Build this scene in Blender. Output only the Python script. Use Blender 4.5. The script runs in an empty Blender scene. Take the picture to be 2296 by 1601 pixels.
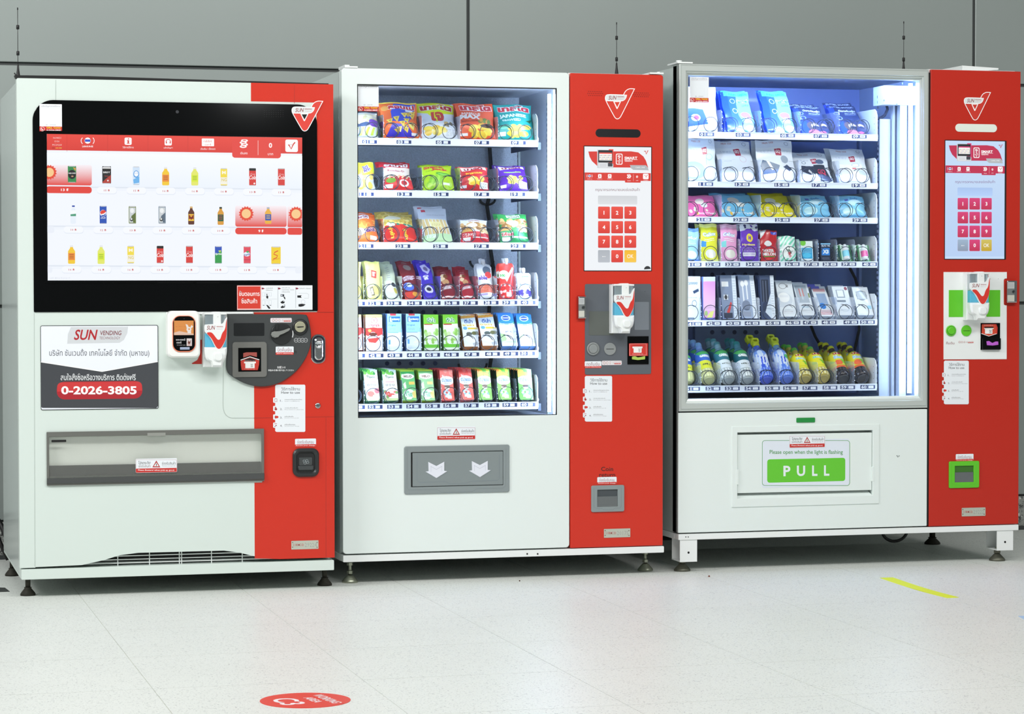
import bpy, bmesh, math, random
import numpy as np
from mathutils import Vector, Matrix
random.seed(7)
rng = np.random.default_rng(11)
SC = bpy.context.scene
COL = SC.collection
PI = math.pi

# ------------------------------------------------------------------ camera
FPX = 5593.09
YAW, PITCH, ROLL = math.radians(15.16325), math.radians(-1.70789), math.radians(-0.04888)
CAM = np.array([0, 0, 1.1532])
_F = np.array([math.sin(YAW)*math.cos(PITCH), math.cos(YAW)*math.cos(PITCH), math.sin(PITCH)])
_R = np.array([math.cos(YAW), -math.sin(YAW), 0.])
_U = np.cross(_R, _F)
_R2 = math.cos(ROLL)*_R+math.sin(ROLL)*_U
_U2 = -math.sin(ROLL)*_R+math.cos(ROLL)*_U
cd = bpy.data.cameras.new('camera'); cam = bpy.data.objects.new('camera', cd); COL.objects.link(cam)
cd.sensor_width = 36; cd.sensor_fit = 'HORIZONTAL'; cd.lens = FPX/2296*36
cd.clip_end = 100; cd.clip_start = .1
mw = Matrix.Identity(4)
for i in range(3):
    mw[i][0] = _R2[i]; mw[i][1] = _U2[i]; mw[i][2] = -_F[i]; mw[i][3] = CAM[i]
cam.matrix_world = mw
SC.camera = cam

# ------------------------------------------------------------------ world, lights, exposure
SC.view_settings.view_transform = 'Standard'; SC.view_settings.look = 'None'
SC.view_settings.exposure = 0.0; SC.view_settings.gamma = 1.0; SC.view_settings.use_curve_mapping = False
W = bpy.data.worlds.new('world'); SC.world = W; W.use_nodes = True
bg = W.node_tree.nodes['Background']; bg.inputs[0].default_value = (.86, .95, .93, 1); bg.inputs[1].default_value = .15
SC.cycles.max_bounces = 7; SC.cycles.diffuse_bounces = 4; SC.cycles.glossy_bounces = 3
SC.cycles.transmission_bounces = 4; SC.cycles.transparent_max_bounces = 16
SC.cycles.caustics_reflective = False; SC.cycles.caustics_refractive = False
SC.cycles.sample_clamp_indirect = 6

def area(name, loc, target, sx, sy, power, color=(1, 1, 1)):
    l = bpy.data.lights.new(name, 'AREA'); l.shape = 'RECTANGLE'; l.size = sx; l.size_y = sy
    l.energy = power; l.color = color
    o = bpy.data.objects.new(name, l); COL.objects.link(o); o.location = loc
    o.rotation_euler = (Vector(target)-Vector(loc)).to_track_quat('-Z', 'Y').to_euler()
    return o
area('ceiling_lamp_row', (2.4, 4.9, 4.8), (2.6, 9.3, .5), 7.0, .35, 90, (1, 1, .975))
area('hall_lamp_front', (3.2, 2.4, 6.9), (2.8, 9.3, .4), 9.0, 1.6, 385, (1, 1, .98))
area('left_fill_light', (-3.6, 6.4, 4.6), (1.3, 9.8, 1.0), 2.4, 2.0, 265, (1, 1, 1))  # unseen fill light added to brighten the left sides of the machines
for nm, x, z, p in (('far_lamp', 7.5, 3.75, 26), ('far_lamp', 4.95, 3.72, 12)):
    area(nm, (x, -12, z), (x*.3, 9.3, 1.9), .22, .12, p*2.2)

# ------------------------------------------------------------------ image ray helpers (photo pixel -> point on a real plane)
def ray(u, v): return _F+_R2*(u-1148)/FPX-_U2*(v-800.5)/FPX
def atY(u, v, Y): d = ray(u, v); return CAM+d*(Y-CAM[1])/d[1]
def atZ(u, v, Z): d = ray(u, v); return CAM+d*(Z-CAM[2])/d[2]
def atX(u, v, X): d = ray(u, v); return CAM+d*(X-CAM[0])/d[0]
Y1, Y2, Y3 = 9.2399, 9.3266, 9.3656

# ------------------------------------------------------------------ materials
def lin(c):
    if isinstance(c, str):
        c = c.lstrip('#'); c = tuple(int(c[i:i+2], 16) for i in (0, 2, 4))
    return tuple((x/255/12.92 if x/255 <= .04045 else ((x/255+.055)/1.055)**2.4) for x in c[:3])
MATS = {}
def mat(name, c=(200, 200, 200), rough=.5, metal=0., coat=0., attr=False, emit=0., alpha=1., noise=0., nscale=30, bump=0., bscale=200, spec=.5, aniso=0):
    if name in MATS: return MATS[name]
    m = bpy.data.materials.new(name); m.use_nodes = True; nt = m.node_tree; N = nt.nodes; L = nt.links
    b = N['Principled BSDF']
    b.inputs['Roughness'].default_value = rough; b.inputs['Metallic'].default_value = metal
    b.inputs['Coat Weight'].default_value = coat; b.inputs['Coat Roughness'].default_value = .06
    b.inputs['Specular IOR Level'].default_value = spec
    col = lin(c)+(1,)
    b.inputs['Base Color'].default_value = col
    src = None
    if attr:
        a = N.new('ShaderNodeAttribute'); a.attribute_name = 'Col'; src = a.outputs['Color']
    if noise:
        n = N.new('ShaderNodeTexNoise'); n.inputs['Scale'].default_value = nscale; n.inputs['Detail'].default_value = 3
        tc = N.new('ShaderNodeTexCoord'); L.new(tc.outputs['Object'], n.inputs['Vector'])
        mr = N.new('ShaderNodeMapRange'); mr.inputs[3].default_value = 1-noise; mr.inputs[4].default_value = 1+noise
        L.new(n.outputs['Fac'], mr.inputs[0])
        mx = N.new('ShaderNodeVectorMath'); mx.operation = 'SCALE'
        if src: L.new(src, mx.inputs[0])
        else: mx.inputs[0].default_value = col[:3]
        L.new(mr.outputs[0], mx.inputs['Scale']); src = mx.outputs[0]
    if src: L.new(src, b.inputs['Base Color'])
    if emit:
        if src: L.new(src, b.inputs['Emission Color']); b.inputs['Base Color'].default_value = (.02, .02, .02, 1)
        else: b.inputs['Emission Color'].default_value = col
        if attr and emit:
            for l in list(L):
                if l.to_socket == b.inputs['Base Color']: L.remove(l)
            b.inputs['Base Color'].default_value = (.02, .02, .02, 1)
        b.inputs['Emission Strength'].default_value = emit
    if alpha < 1: b.inputs['Alpha'].default_value = alpha
    if bump:
        n = N.new('ShaderNodeTexNoise'); n.inputs['Scale'].default_value = bscale; n.inputs['Detail'].default_value = 2
        tc = N.new('ShaderNodeTexCoord'); L.new(tc.outputs['Object'], n.inputs['Vector'])
        bp = N.new('ShaderNodeBump'); bp.inputs['Strength'].default_value = bump; bp.inputs['Distance'].default_value = .002
        L.new(n.outputs['Fac'], bp.inputs['Height']); L.new(bp.outputs[0], b.inputs['Normal'])
        L.new(bp.outputs[0], b.inputs['Coat Normal'])
    MATS[name] = m; return m
def clear(name, tint=(255, 255, 255), gloss=.06, rough=.02, opac=0., dcol=(220, 230, 235)):
    """thin clear sheet: mostly see-through with a fresnel sheen"""
    if name in MATS: return MATS[name]
    m = bpy.data.materials.new(name); m.use_nodes = True; nt = m.node_tree; N = nt.nodes; L = nt.links
    N.remove(N['Principled BSDF']); out = N['Material Output']
    t = N.new('ShaderNodeBsdfTransparent'); t.inputs[0].default_value = lin(tint)+(1,)
    g = N.new('ShaderNodeBsdfGlossy'); g.inputs['Roughness'].default_value = rough
    fr = N.new('ShaderNodeFresnel'); fr.inputs[0].default_value = 1.45
    mm = N.new('ShaderNodeMath'); mm.operation = 'MULTIPLY'; mm.inputs[1].default_value = gloss/.04
    mx = N.new('ShaderNodeMixShader')
    ge = N.new('ShaderNodeNewGeometry'); iv = N.new('ShaderNodeMath'); iv.operation = 'SUBTRACT'; iv.inputs[0].default_value = 1; iv.use_clamp = True
    m3_ = N.new('ShaderNodeMath'); m3_.operation = 'MULTIPLY'; m3_.use_clamp = True   # the sheen sits on the outer face only
    L.new(ge.outputs['Backfacing'], iv.inputs[1]); L.new(fr.outputs[0], mm.inputs[0]); L.new(mm.outputs[0], m3_.inputs[0]); L.new(iv.outputs[0], m3_.inputs[1]); L.new(m3_.outputs[0], mx.inputs[0]); L.new(g.outputs[0], mx.inputs[2])
    if opac:
        d = N.new('ShaderNodeBsdfDiffuse'); d.inputs[0].default_value = lin(dcol)+(1,)
        m2 = N.new('ShaderNodeMixShader'); m2.inputs[0].default_value = opac
        L.new(t.outputs[0], m2.inputs[1]); L.new(d.outputs[0], m2.inputs[2]); L.new(m2.outputs[0], mx.inputs[1])
    else: L.new(t.outputs[0], mx.inputs[1])
    L.new(mx.outputs[0], out.inputs[0])
    MATS[name] = m; return m

WHITE = mat('white_paint', (216, 227, 221), .34, coat=.15, bump=.04, bscale=700)
WHITE2 = mat('warm_white_paint', (231, 239, 236), .3, coat=.25, bump=.04, bscale=700)
RED = mat('red_paint', (208, 48, 30), .38, coat=.08, spec=.35, bump=.05, bscale=700)
RED3 = mat('deep_red_paint', (190, 40, 25), .38, coat=.08, spec=.35, bump=.05, bscale=700)
SIDE = mat('cabinet_side_grey', (214, 223, 220), .2, metal=.2, bump=.02, bscale=20)
BLACK = mat('black_gloss', (8, 9, 10), .06, spec=.3)
GASKET = mat('black_gasket', (12, 12, 12), .7)
DGREY = mat('dark_grey_plastic', (62, 65, 66), .45, bump=.05, bscale=900)
MGREY = mat('slate_grey_plastic', (92, 97, 104), .42, bump=.04, bscale=900)
LGREY = mat('mid_grey_plastic', (140, 144, 144), .4, bump=.04, bscale=900)
GREEN = mat('green_plastic', (96, 196, 40), .35, bump=.03, bscale=900)
WPLAS = mat('white_plastic', (238, 241, 240), .3, coat=.1, bump=.02, bscale=300)
CHROME = mat('chrome', (215, 218, 220), .12, metal=1, bump=.05, bscale=60)
STEEL = mat('zinc_steel', (158, 162, 145), .35, metal=.8, noise=.15, nscale=60)
RUST = mat('dirty_black_steel', (52, 50, 42), .7, metal=.3, noise=.5, nscale=90)
WIRE = mat('dark_wire', (58, 64, 74), .35, metal=.5)
CABLE = mat('black_rubber', (14, 14, 15), .5)
ALU = mat('brushed_aluminium', (205, 212, 208), .35, metal=.35, bump=.03, bscale=300)
GLASS = clear('door_glass', (254, 255, 255), .045, .0)
PERSPEX = clear('clear_divider', (250, 252, 255), .12, .1, .2, (225, 235, 255))
SMOKE = clear('smoked_plastic', (250, 251, 250), .06, .03, .07, (228, 230, 224))
CLEARP = clear('clear_plastic', (240, 246, 252), .2, .06, .10, (225, 235, 245))
PRINT = mat('printed_film', (255, 255, 255), .42, attr=True)
PRINTG = mat('printed_gloss', (255, 255, 255), .28, coat=.3, attr=True)
FOIL = mat('printed_foil_bag', (255, 255, 255), .36, coat=.15, attr=True, bump=.25, bscale=55)
SCREEN = mat('lit_screen', (255, 255, 255), .25, attr=True, emit=1.0)

# ------------------------------------------------------------------ mesh builder
def offset_poly(P, d):
    """move each corner of a closed outline inwards by d"""
    P = [np.array(p, float) for p in P]; n = len(P)
    A = sum(P[i][0]*P[(i+1) % n][1]-P[(i+1) % n][0]*P[i][1] for i in range(n))
    s = 1 if A > 0 else -1; out = []
    for i in range(n):
        a, b, c = P[i-1], P[i], P[(i+1) % n]
        e1 = b-a; e2 = c-b
        e1 = e1/(np.hypot(*e1)+1e-12); e2 = e2/(np.hypot(*e2)+1e-12)
        n1 = np.array([-e1[1], e1[0]])*s; n2 = np.array([-e2[1], e2[0]])*s
        m = n1+n2; k = m@m
        m = m*(2/k) if k > .3 else n1
        out.append(tuple(b+m*d))
    return out
def inset_scale(P, d):
    xs = [p[0] for p in P]; zs = [p[1] for p in P]; cx, cz = (min(xs)+max(xs))/2, (min(zs)+max(zs))/2
    hw, hh = (max(xs)-min(xs))/2, (max(zs)-min(zs))/2
    if abs(d) > .4*min(hw, hh): d = .4*min(hw, hh)*(1 if d > 0 else -1)
    return [(cx+(x-cx)*(1-d/hw), cz+(z-cz)*(1-d/hh)) for x, z in P]
def smooth(P, n=2, keep=()):
    """round off a closed outline; corners listed in keep stay sharp"""
    P = [tuple(p) for p in P]; K = [i in keep for i in range(len(P))]
    for _ in range(n):
        Q, L = [], []; m = len(P)
        for i in range(m):
            a, b, c = P[i-1], P[i], P[(i+1) % m]
            if K[i]: Q.append(b); L.append(True)
            else:
                Q += [tuple(b[k]*.75+a[k]*.25 for k in (0, 1)), tuple(b[k]*.75+c[k]*.25 for k in (0, 1))]; L += [False, False]
        P, K = Q, L
    return P
def rrect(x0, z0, x1, z1, r=0., seg=5):
    """outline of a rounded rectangle; r may be four radii (bl, br, tr, tl)"""
    x0, x1 = min(x0, x1), max(x0, x1); z0, z1 = min(z0, z1), max(z0, z1)
    if not isinstance(r, (tuple, list)): r = (r,)*4
    P = []
    for (cx, cz, a0, rr) in ((x0, z0, PI, r[0]), (x1, z0, 1.5*PI, r[1]), (x1, z1, 0, r[2]), (x0, z1, .5*PI, r[3])):
        rr = max(min(rr, (x1-x0)*.499, (z1-z0)*.499), 1e-5)
        ox = cx+(rr if cx == x0 else -rr); oz = cz+(rr if cz == z0 else -rr)
        for k in range(seg+1):
            a = a0+.5*PI*k/seg; P.append((ox+rr*math.cos(a), oz+rr*math.sin(a)))
    return P
def circle(cx, cz, r, n=24, rz=None):
    rz = r if rz is None else rz
    return [(cx+r*math.cos(2*PI*k/n), cz+rz*math.sin(2*PI*k/n)) for k in range(n)]
class MB:
    def __init__(s): s.v = []; s.f = []; s.m = []; s.s = []; s.c = []
    def add(s, V, F, mi=0, smooth=False, col=(1, 1, 1)):
        o = len(s.v); s.v += [tuple(map(float, p)) for p in V]
        if len(col) == 3 and not hasattr(col[0], '__len__'): s.c += [tuple(col)]*len(V)
        else: s.c += [tuple(c) for c in col]
        for f in F: s.f.append([o+i for i in f]); s.m.append(mi); s.s.append(smooth)
        return s
    def box(s, x0, x1, y0, y1, z0, z1, mi=0, col=(1, 1, 1)):
        V = [(x, y, z) for x in (x0, x1) for y in (y0, y1) for z in (z0, z1)]
        return s.add(V, [(0, 1, 3, 2), (4, 6, 7, 5), (0, 4, 5, 1), (2, 3, 7, 6), (0, 2, 6, 4), (1, 5, 7, 3)], mi, col=col)
    def prism(s, P, y0, y1, ch=0., mi=0, back=True, col=(1, 1, 1)):
        n = len(P); V = []
        if ch: V += [(x, y0, z) for x, z in inset_scale(P, ch)]; y0 = y0+ch*(1 if y1 > y0 else -1)
        V += [(x, y0, z) for x, z in P]; V += [(x, y1, z) for x, z in P]
        k = len(V)//n; F = [list(range(n))]
        for r in range(k-1):
            for i in range(n): j = (i+1) % n; F.append((r*n+i, r*n+j, (r+1)*n+j, (r+1)*n+i))
        if back: F.append([(k-1)*n+i for i in range(n)][::-1])
        return s.add(V, F, mi, col=col)
    def frame(s, O, I, y0, y1, ch=0., mi=0):
        n = len(O); assert n == len(I)
        rings = []
        if ch:
            rings += [[(x, y0+ch, z) for x, z in O], [(x, y0, z) for x, z in inset_scale(O, ch)],
                      [(x, y0, z) for x, z in inset_scale(I, -ch)], [(x, y0+ch, z) for x, z in I]]
        else: rings += [[(x, y0, z) for x, z in O], [(x, y0, z) for x, z in I]]
        rings += [[(x, y1, z) for x, z in I], [(x, y1, z) for x, z in O]]
        V = [p for r in rings for p in r]; F = []; k = len(rings)
        for r in range(k):
            q = (r+1) % k
            for i in range(n): j = (i+1) % n; F.append((r*n+i, r*n+j, q*n+j, q*n+i))
        return s.add(V, F, mi)
    def rings(s, R, closed=False, cap=True, mi=0, smooth=True, col=(1, 1, 1)):
        n = len(R[0]); V = [p for r in R for p in r]; F = []
        for k in range(len(R)-1):
            for i in range(n): j = (i+1) % n; F.append((k*n+i, k*n+j, (k+1)*n+j, (k+1)*n+i))
        s.add(V, F, mi, smooth, col)
        if cap:
            o = len(s.v)-len(V)
            s.f.append([o+i for i in range(n)][::-1]); s.m.append(mi); s.s.append(False)
            s.f.append([o+(len(R)-1)*n+i for i in range(n)]); s.m.append(mi); s.s.append(False)
        return s
    def lathe(s, prof, c=(0, 0, 0), axis='z', n=20, mi=0, smooth=True, cap=True, cols=None):
        R = []
        for r, h in prof:
            ring = []
            for k in range(n):
                a = 2*PI*k/n; p, q = r*math.cos(a), r*math.sin(a)
                ring.append({'z': (c[0]+p, c[1]+q, c[2]+h), 'y': (c[0]+p, c[1]+h, c[2]+q), 'x': (c[0]+h, c[1]+p, c[2]+q)}[axis])
            R.append(ring)
        col = (1, 1, 1) if cols is None else [c_ for c_ in cols for _ in range(n)]
        return s.rings(R, cap=cap, mi=mi, smooth=smooth, col=col)
    def tube(s, P, r, n=8, mi=0, cap=True, closed=False):
        P = [Vector(p) for p in P]; R = []; up = None
        for i, p in enumerate(P):
            t = (P[min(i+1, len(P)-1)]-P[max(i-1, 0)]).normalized()
            if up is None: up = Vector((0, 0, 1)) if abs(t.z) < .9 else Vector((1, 0, 0))
            a = t.cross(up).normalized(); b = a.cross(t).normalized(); up = b
            R.append([tuple(p+(a*math.cos(2*PI*k/n)+b*math.sin(2*PI*k/n))*r) for k in range(n)])
        return s.rings(R, cap=cap, mi=mi)
    def xf(s, M, since=0):
        s.v[since:] = [tuple(M @ Vector(p)) for p in s.v[since:]]; return s
    def mesh(s, name, mats, org=(0, 0, 0), fix=True, color=False):
        me = bpy.data.meshes.new(name)
        me.from_pydata([(x-org[0], y-org[1], z-org[2]) for x, y, z in s.v], [], s.f)
        for m in (mats if isinstance(mats, (list, tuple)) else [mats]): me.materials.append(m)
        me.polygons.foreach_set('material_index', s.m)
        me.polygons.foreach_set('use_smooth', s.s)
        if color or any(m.name.startswith(('printed', 'lit_')) for m in me.materials):
            a = me.color_attributes.new('Col', 'FLOAT_COLOR', 'POINT')
            a.data.foreach_set('color', np.c_[np.array(s.c, np.float32), np.ones(len(s.c), np.float32)].ravel())
        if fix:
            b = bmesh.new(); b.from_mesh(me); bmesh.ops.recalc_face_normals(b, faces=b.faces); b.to_mesh(me); b.free()
        me.update(); return me

def world_org(o):
    p = Vector((0, 0, 0))
    while o is not None: p = p+o.location; o = o.parent
    return p
def obj(name, mb, mats, parent=None, fix=True, label=None):
    """link a builder (world coordinates) as ONE mesh object, as a part when a parent is given"""
    org = world_org(parent) if parent is not None else (0, 0, 0)
    me = mb.mesh(name, mats, org, fix)
    o = bpy.data.objects.new(name, me); COL.objects.link(o)
    if parent is not None: o.parent = parent
    if label: o['label'] = label
    return o
def tag(o, label, cat, group=None, kind=None):
    o['label'] = label; o['category'] = cat
    if group: o['group'] = group
    if kind: o['kind'] = kind
    return o
def thing(name, label, cat, loc, group=None):
    o = bpy.data.objects.new(name, None); COL.objects.link(o); o.location = loc; o.empty_display_size = .1
    return tag(o, label, cat, group)
def solo(name, mb, mats, label, cat, group=None, fix=True):
    """a thing that is one mesh: its origin is put at the base"""
    V = np.array(mb.v); org = (float(V[:, 0].mean()), float(V[:, 1].mean()), float(V[:, 2].min()))
    o = bpy.data.objects.new(name, mb.mesh(name, mats, org, fix)); COL.objects.link(o); o.location = org
    return tag(o, label, cat, group)

# ------------------------------------------------------------------ flat print: text and shapes laid on a surface
_TX = {}
def text_tris(s, bold=False, shear=0., res=3):
    k = (s, bold, shear, res)
    if k in _TX: return _TX[k]
    c = bpy.data.curves.new('t', 'FONT'); c.body = s; c.resolution_u = res
    if bold: c.offset = .02 if bold is True else bold
    c.shear = shear
    o = bpy.data.objects.new('t', c)
    m = bpy.data.meshes.new_from_object(o); m.calc_loop_triangles()
    V = np.array([v.co[:2] for v in m.vertices]).reshape(-1, 2); F = [tuple(t.vertices) for t in m.loop_triangles]
    bpy.data.objects.remove(o); bpy.data.meshes.remove(m); bpy.data.curves.remove(c)
    if len(V) == 0: V = np.zeros((1, 2)); F = []
    lo = V.min(0); hi = V.max(0)
    _TX[k] = (V, F, lo, hi); return _TX[k]
LSTEP = 6e-5
class Art:
    """shapes given in photo-crop pixels, laid flat on the plane y = Y of the scene"""
    def __init__(s, Y, crop=(0, 0, 1.), P=None):
        s.Y = Y; s.o = crop; s.mb = MB(); s.bb = []; s.P = P
    def pt(s, a, b):
        if s.P: return s.P(a, b)
        q = atY(s.o[0]+a/s.o[2], s.o[1]+b/s.o[2], s.Y); return (q[0], q[2])
    def _lay(s, Q):
        x0 = min(q[0] for q in Q); x1 = max(q[0] for q in Q); z0 = min(q[1] for q in Q); z1 = max(q[1] for q in Q)
        l = 1
        for (a0, a1, b0, b1, k) in s.bb:
            if a0 < x1 and x0 < a1 and b0 < z1 and z0 < b1: l = max(l, k+1)
        s.bb.append((x0, x1, z0, z1, l)); return s.Y-l*LSTEP
    def raw(s, Q, F, col, col2=None):
        y = s._lay(Q)
        if col2 is not None:
            z0 = min(q[1] for q in Q); z1 = max(q[1] for q in Q); a = np.array(lin(col)); b = np.array(lin(col2))
            C = [tuple(b+(a-b)*((q[1]-z0)/(z1-z0+1e-9))) for q in Q]
        else: C = lin(col)
        s.mb.add([(x, y, z) for x, z in Q], F, 0, False, C)
    def poly(s, P, col, col2=None): Q = [s.pt(*p) for p in P]; s.raw(Q, [list(range(len(Q)))], col, col2)
    def rect(s, a0, b0, a1, b1, col, r=0., col2=None):
        x0, z1 = s.pt(a0, b0); x1, z0 = s.pt(a1, b1)
        k = abs(s.pt(100, 0)[0]-s.pt(0, 0)[0])/100
        rr = tuple(q*k for q in r) if isinstance(r, (tuple, list)) else r*k
        P = rrect(x0, z0, x1, z1, rr, 5) if r else [(x0, z0), (x1, z0), (x1, z1), (x0, z1)]
        s.raw(P, [list(range(len(P)))], col, col2)
    def ell(s, a, b, ra, rb=None, col='#000', n=20, t0=0., t1=2*PI):
        rb = ra if rb is None else rb
        s.poly([(a+ra*math.cos(t0+(t1-t0)*k/n), b+rb*math.sin(t0+(t1-t0)*k/n)) for k in range(n)], col)
    def line(s, P, w, col, closed=False):
        P = [np.array(p, float) for p in P]
        if closed:
            O = offset_poly(P, -w/2); I = offset_poly(P, w/2); n = len(P)
            s.raw([s.pt(*p) for p in O+I], [(i, (i+1) % n, n+(i+1) % n, n+i) for i in range(n)], col); return
        A, B = [], []
        for i, p in enumerate(P):
            t = P[min(i+1, len(P)-1)]-P[max(i-1, 0)]; t = t/(np.hypot(*t)+1e-9); nn = np.array([-t[1], t[0]])*w/2
            A.append(tuple(p+nn)); B.append(tuple(p-nn))
        n = len(P); s.raw([s.pt(*p) for p in A+B], [(i, i+1, n+i+1, n+i) for i in range(n-1)], col)
    def text(s, t, a, b, w=None, h=None, col='#000000', bold=False, shear=0., rot=0., res=3, anchor='c'):
        """ink box of the text is fitted to w x h around (a, b); one of w / h may be left out"""
        V, F, lo, hi = text_tris(t, bold, shear, res)
        if not F: return
        sz = hi-lo+1e-6
        if w is None: kx = ky = h/sz[1]
        elif h is None: kx = ky = w/sz[0]
        else: kx = w/sz[0]; ky = h/sz[1]
        q = (V-(lo+hi)/2)*[kx, -ky]
        if anchor == 'l': q = q+[sz[0]*kx/2, 0]
        if rot: cr, sr = math.cos(rot), math.sin(rot); q = q@np.array([[cr, sr], [-sr, cr]])
        s.raw([s.pt(a+x, b+y) for x, y in q], F, col)
    def build(s, name, parent, m=None, label=None):
        return obj(name, s.mb, m or PRINT, parent, fix=False, label=label)

def logo(A, x, y, w, fillv='#e0453a', stroke='#ffffff', ban='#dfe3e4', notch=None, full=True, h=None):
    """tick-shaped maker's mark with its banner; (x, y) top left, w wide"""
    k = w/207.; ky = (h/221.) if h else k
    T = lambda P: [(x+p[0]*k, y+p[1]*ky) for p in P]
    out = [(0, 62), (6, 48), (25, 42), (126, 46), (133, 30), (143, 16), (158, 6), (176, 1), (207, 4), (112, 200), (100, 214), (85, 220), (71, 214), (61, 200), (4, 92), (0, 76)]
    out = smooth(out, 2, (3, 8))
    A.poly(T(out), stroke); A.poly(T(offset_poly(out, 5)), fillv)
    A.poly(T([(57, 94), (110, 94), (86, 146), (80, 146)]), stroke)
    A.poly(T([(65, 98), (102, 98), (84, 136)]), notch or fillv)
    b = [(0, 62), (6, 48), (25, 42), (152, 48), (146, 72), (132, 88), (112, 94), (22, 92), (6, 92)]
    b = smooth(b, 2, (3,))
    A.poly(T(b), stroke); A.poly(T(offset_poly(b, 4)), ban)
    if full:
        A.text('SUN', x+52*k, y+68*ky, 56*k, 28*ky, '#8c1f22', bold=.01, shear=.25)
        A.text('VENDING', x+108*k, y+61*ky, 48*k, 10*ky, '#a8383a', bold=True, shear=.1)
        A.text('TECHNOLOGY', x+108*k, y+77*ky, 46*k, 6*ky, '#b0888a', res=2)
# ------------------------------------------------------------------ room
def speckle(name, base, dark, rough, scale, dens, coat=0.):
    m = bpy.data.materials.new(name); m.use_nodes = True; nt = m.node_tree; N = nt.nodes; L = nt.links
    b = N['Principled BSDF']; b.inputs['Roughness'].default_value = rough; b.inputs['Coat Weight'].default_value = coat
    b.inputs['Coat Roughness'].default_value = .05
    g = N.new('ShaderNodeNewGeometry')
    cur = None
    n0 = N.new('ShaderNodeTexNoise'); n0.inputs['Scale'].default_value = 2.2; n0.inputs['Detail'].default_value = 4
    L.new(g.outputs['Position'], n0.inputs['Vector'])
    mx = N.new('ShaderNodeMix'); mx.data_type = 'RGBA'; mx.inputs[6].default_value = lin(base[0])+(1,); mx.inputs[7].default_value = lin(base[1])+(1,)
    L.new(n0.outputs['Fac'], mx.inputs[0]); cur = mx.outputs[2]
    for sc, lo, hi, c in ((scale, dens, dens+.06, dark[0]), (scale*1.9, dens+.02, dens+.1, dark[1]), (scale*.8, dens+.03, dens+.08, dark[2])):
        n = N.new('ShaderNodeTexNoise'); n.inputs['Scale'].default_value = sc; n.inputs['Detail'].default_value = 2; n.inputs['Roughness'].default_value = .6
        ad = N.new('ShaderNodeVectorMath'); ad.operation = 'ADD'; ad.inputs[1].default_value = (sc*.37, sc, 3.1)
        L.new(g.outputs['Position'], ad.inputs[0]); L.new(ad.outputs[0], n.inputs['Vector'])
        mr = N.new('ShaderNodeMapRange'); mr.inputs[1].default_value = lo; mr.inputs[2].default_value = hi
        L.new(n.outputs['Fac'], mr.inputs[0])
        k = N.new('ShaderNodeMix'); k.data_type = 'RGBA'; L.new(mr.outputs[0], k.inputs[0]); L.new(cur, k.inputs[6])
        k.inputs[7].default_value = lin(c)+(1,); cur = k.outputs[2]
    L.new(cur, b.inputs['Base Color']); return m
FLOORM = speckle('terrazzo', ((231, 234, 229), (222, 225, 220)), ((172, 174, 174), (196, 197, 193), (244, 246, 242)), .4, 175, .61, .0)
FLOORM.node_tree.nodes['Principled BSDF'].inputs['Specular IOR Level'].default_value = .12
GROUT = mat('floor_joint', (214, 212, 200), .7)
GRAN = speckle('grey_granite', ((168, 170, 165), (140, 143, 139)), ((60, 62, 62), (110, 112, 110), (215, 216, 210)), .3, 55, .52)
PANEL = mat('grey_metal_panel', (154, 162, 159), .38, metal=.25, bump=.03, bscale=3)
DARKJ = mat('dark_joint', (62, 66, 66), .6)
YW = 10.587
fl = MB().box(-6, 12, -14, YW+.2, -.06, -.002)
floor = obj('floor', fl, GROUT); floor['kind'] = 'structure'
tb = MB(); P_ = .608; PY = .6165; J = .001
x0, y0 = .86, 8.93
tile_me = MB().box(J, P_-J, J, PY-J, -.02, 0).mesh('tile', FLOORM)
nt = 0
for j in range(-7, 3):
    for i in range(-1, 9):
        px, py = x0+i*P_, y0+j*PY
        if py > YW or py < 5.0: continue
        o = bpy.data.objects.new('tile', tile_me); COL.objects.link(o); o.location = (px, py, 0)
        if py+PY > YW: o.scale = (1, (YW-py)/PY, 1)
        o.parent = floor
# the hall floor beyond what the picture shows, one slab outside the tiled bay
rest = MB(); rest.box(-6, x0-P_, -14, YW, -.02, 0).box(x0+9*P_-P_*0, 12, -14, YW, -.02, 0).box(x0-P_, x0+9*P_, -14, y0-6*PY, -.02, 0)
o = obj('terrazzo_field', rest, FLOORM, floor); o['kind'] = 'stuff'
wall = obj('wall_back', MB().box(-6, 12, YW+.012, YW+.2, 0, 4.6), DARKJ); wall['kind'] = 'structure'
g = .007
xs = [2.673-2.406*2, 2.673-2.406, 2.673, 5.079, 5.079+2.406, 12]; xs = [-6]+xs
zs = [.157, 1.056, 2.066, 3.076, 4.08]
for i in range(len(xs)-1):
    for j in range(len(zs)-1):
        m = MB().prism(rrect(xs[i]+g, zs[j]+g, xs[i+1]-g, zs[j+1]-g, .002, 1), YW, YW+.012, .002)
        obj('wall_panel', m, PANEL, wall)
bb = obj('baseboard_back', MB().box(-6, 12, YW-.012, YW+.012, .004, .155), GRAN); bb['kind'] = 'structure'
t1 = obj('trim_1', MB().box(-6, 12, YW-.016, YW-.0125, 0, .018), DARKJ); t1['kind'] = 'structure'

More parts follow.
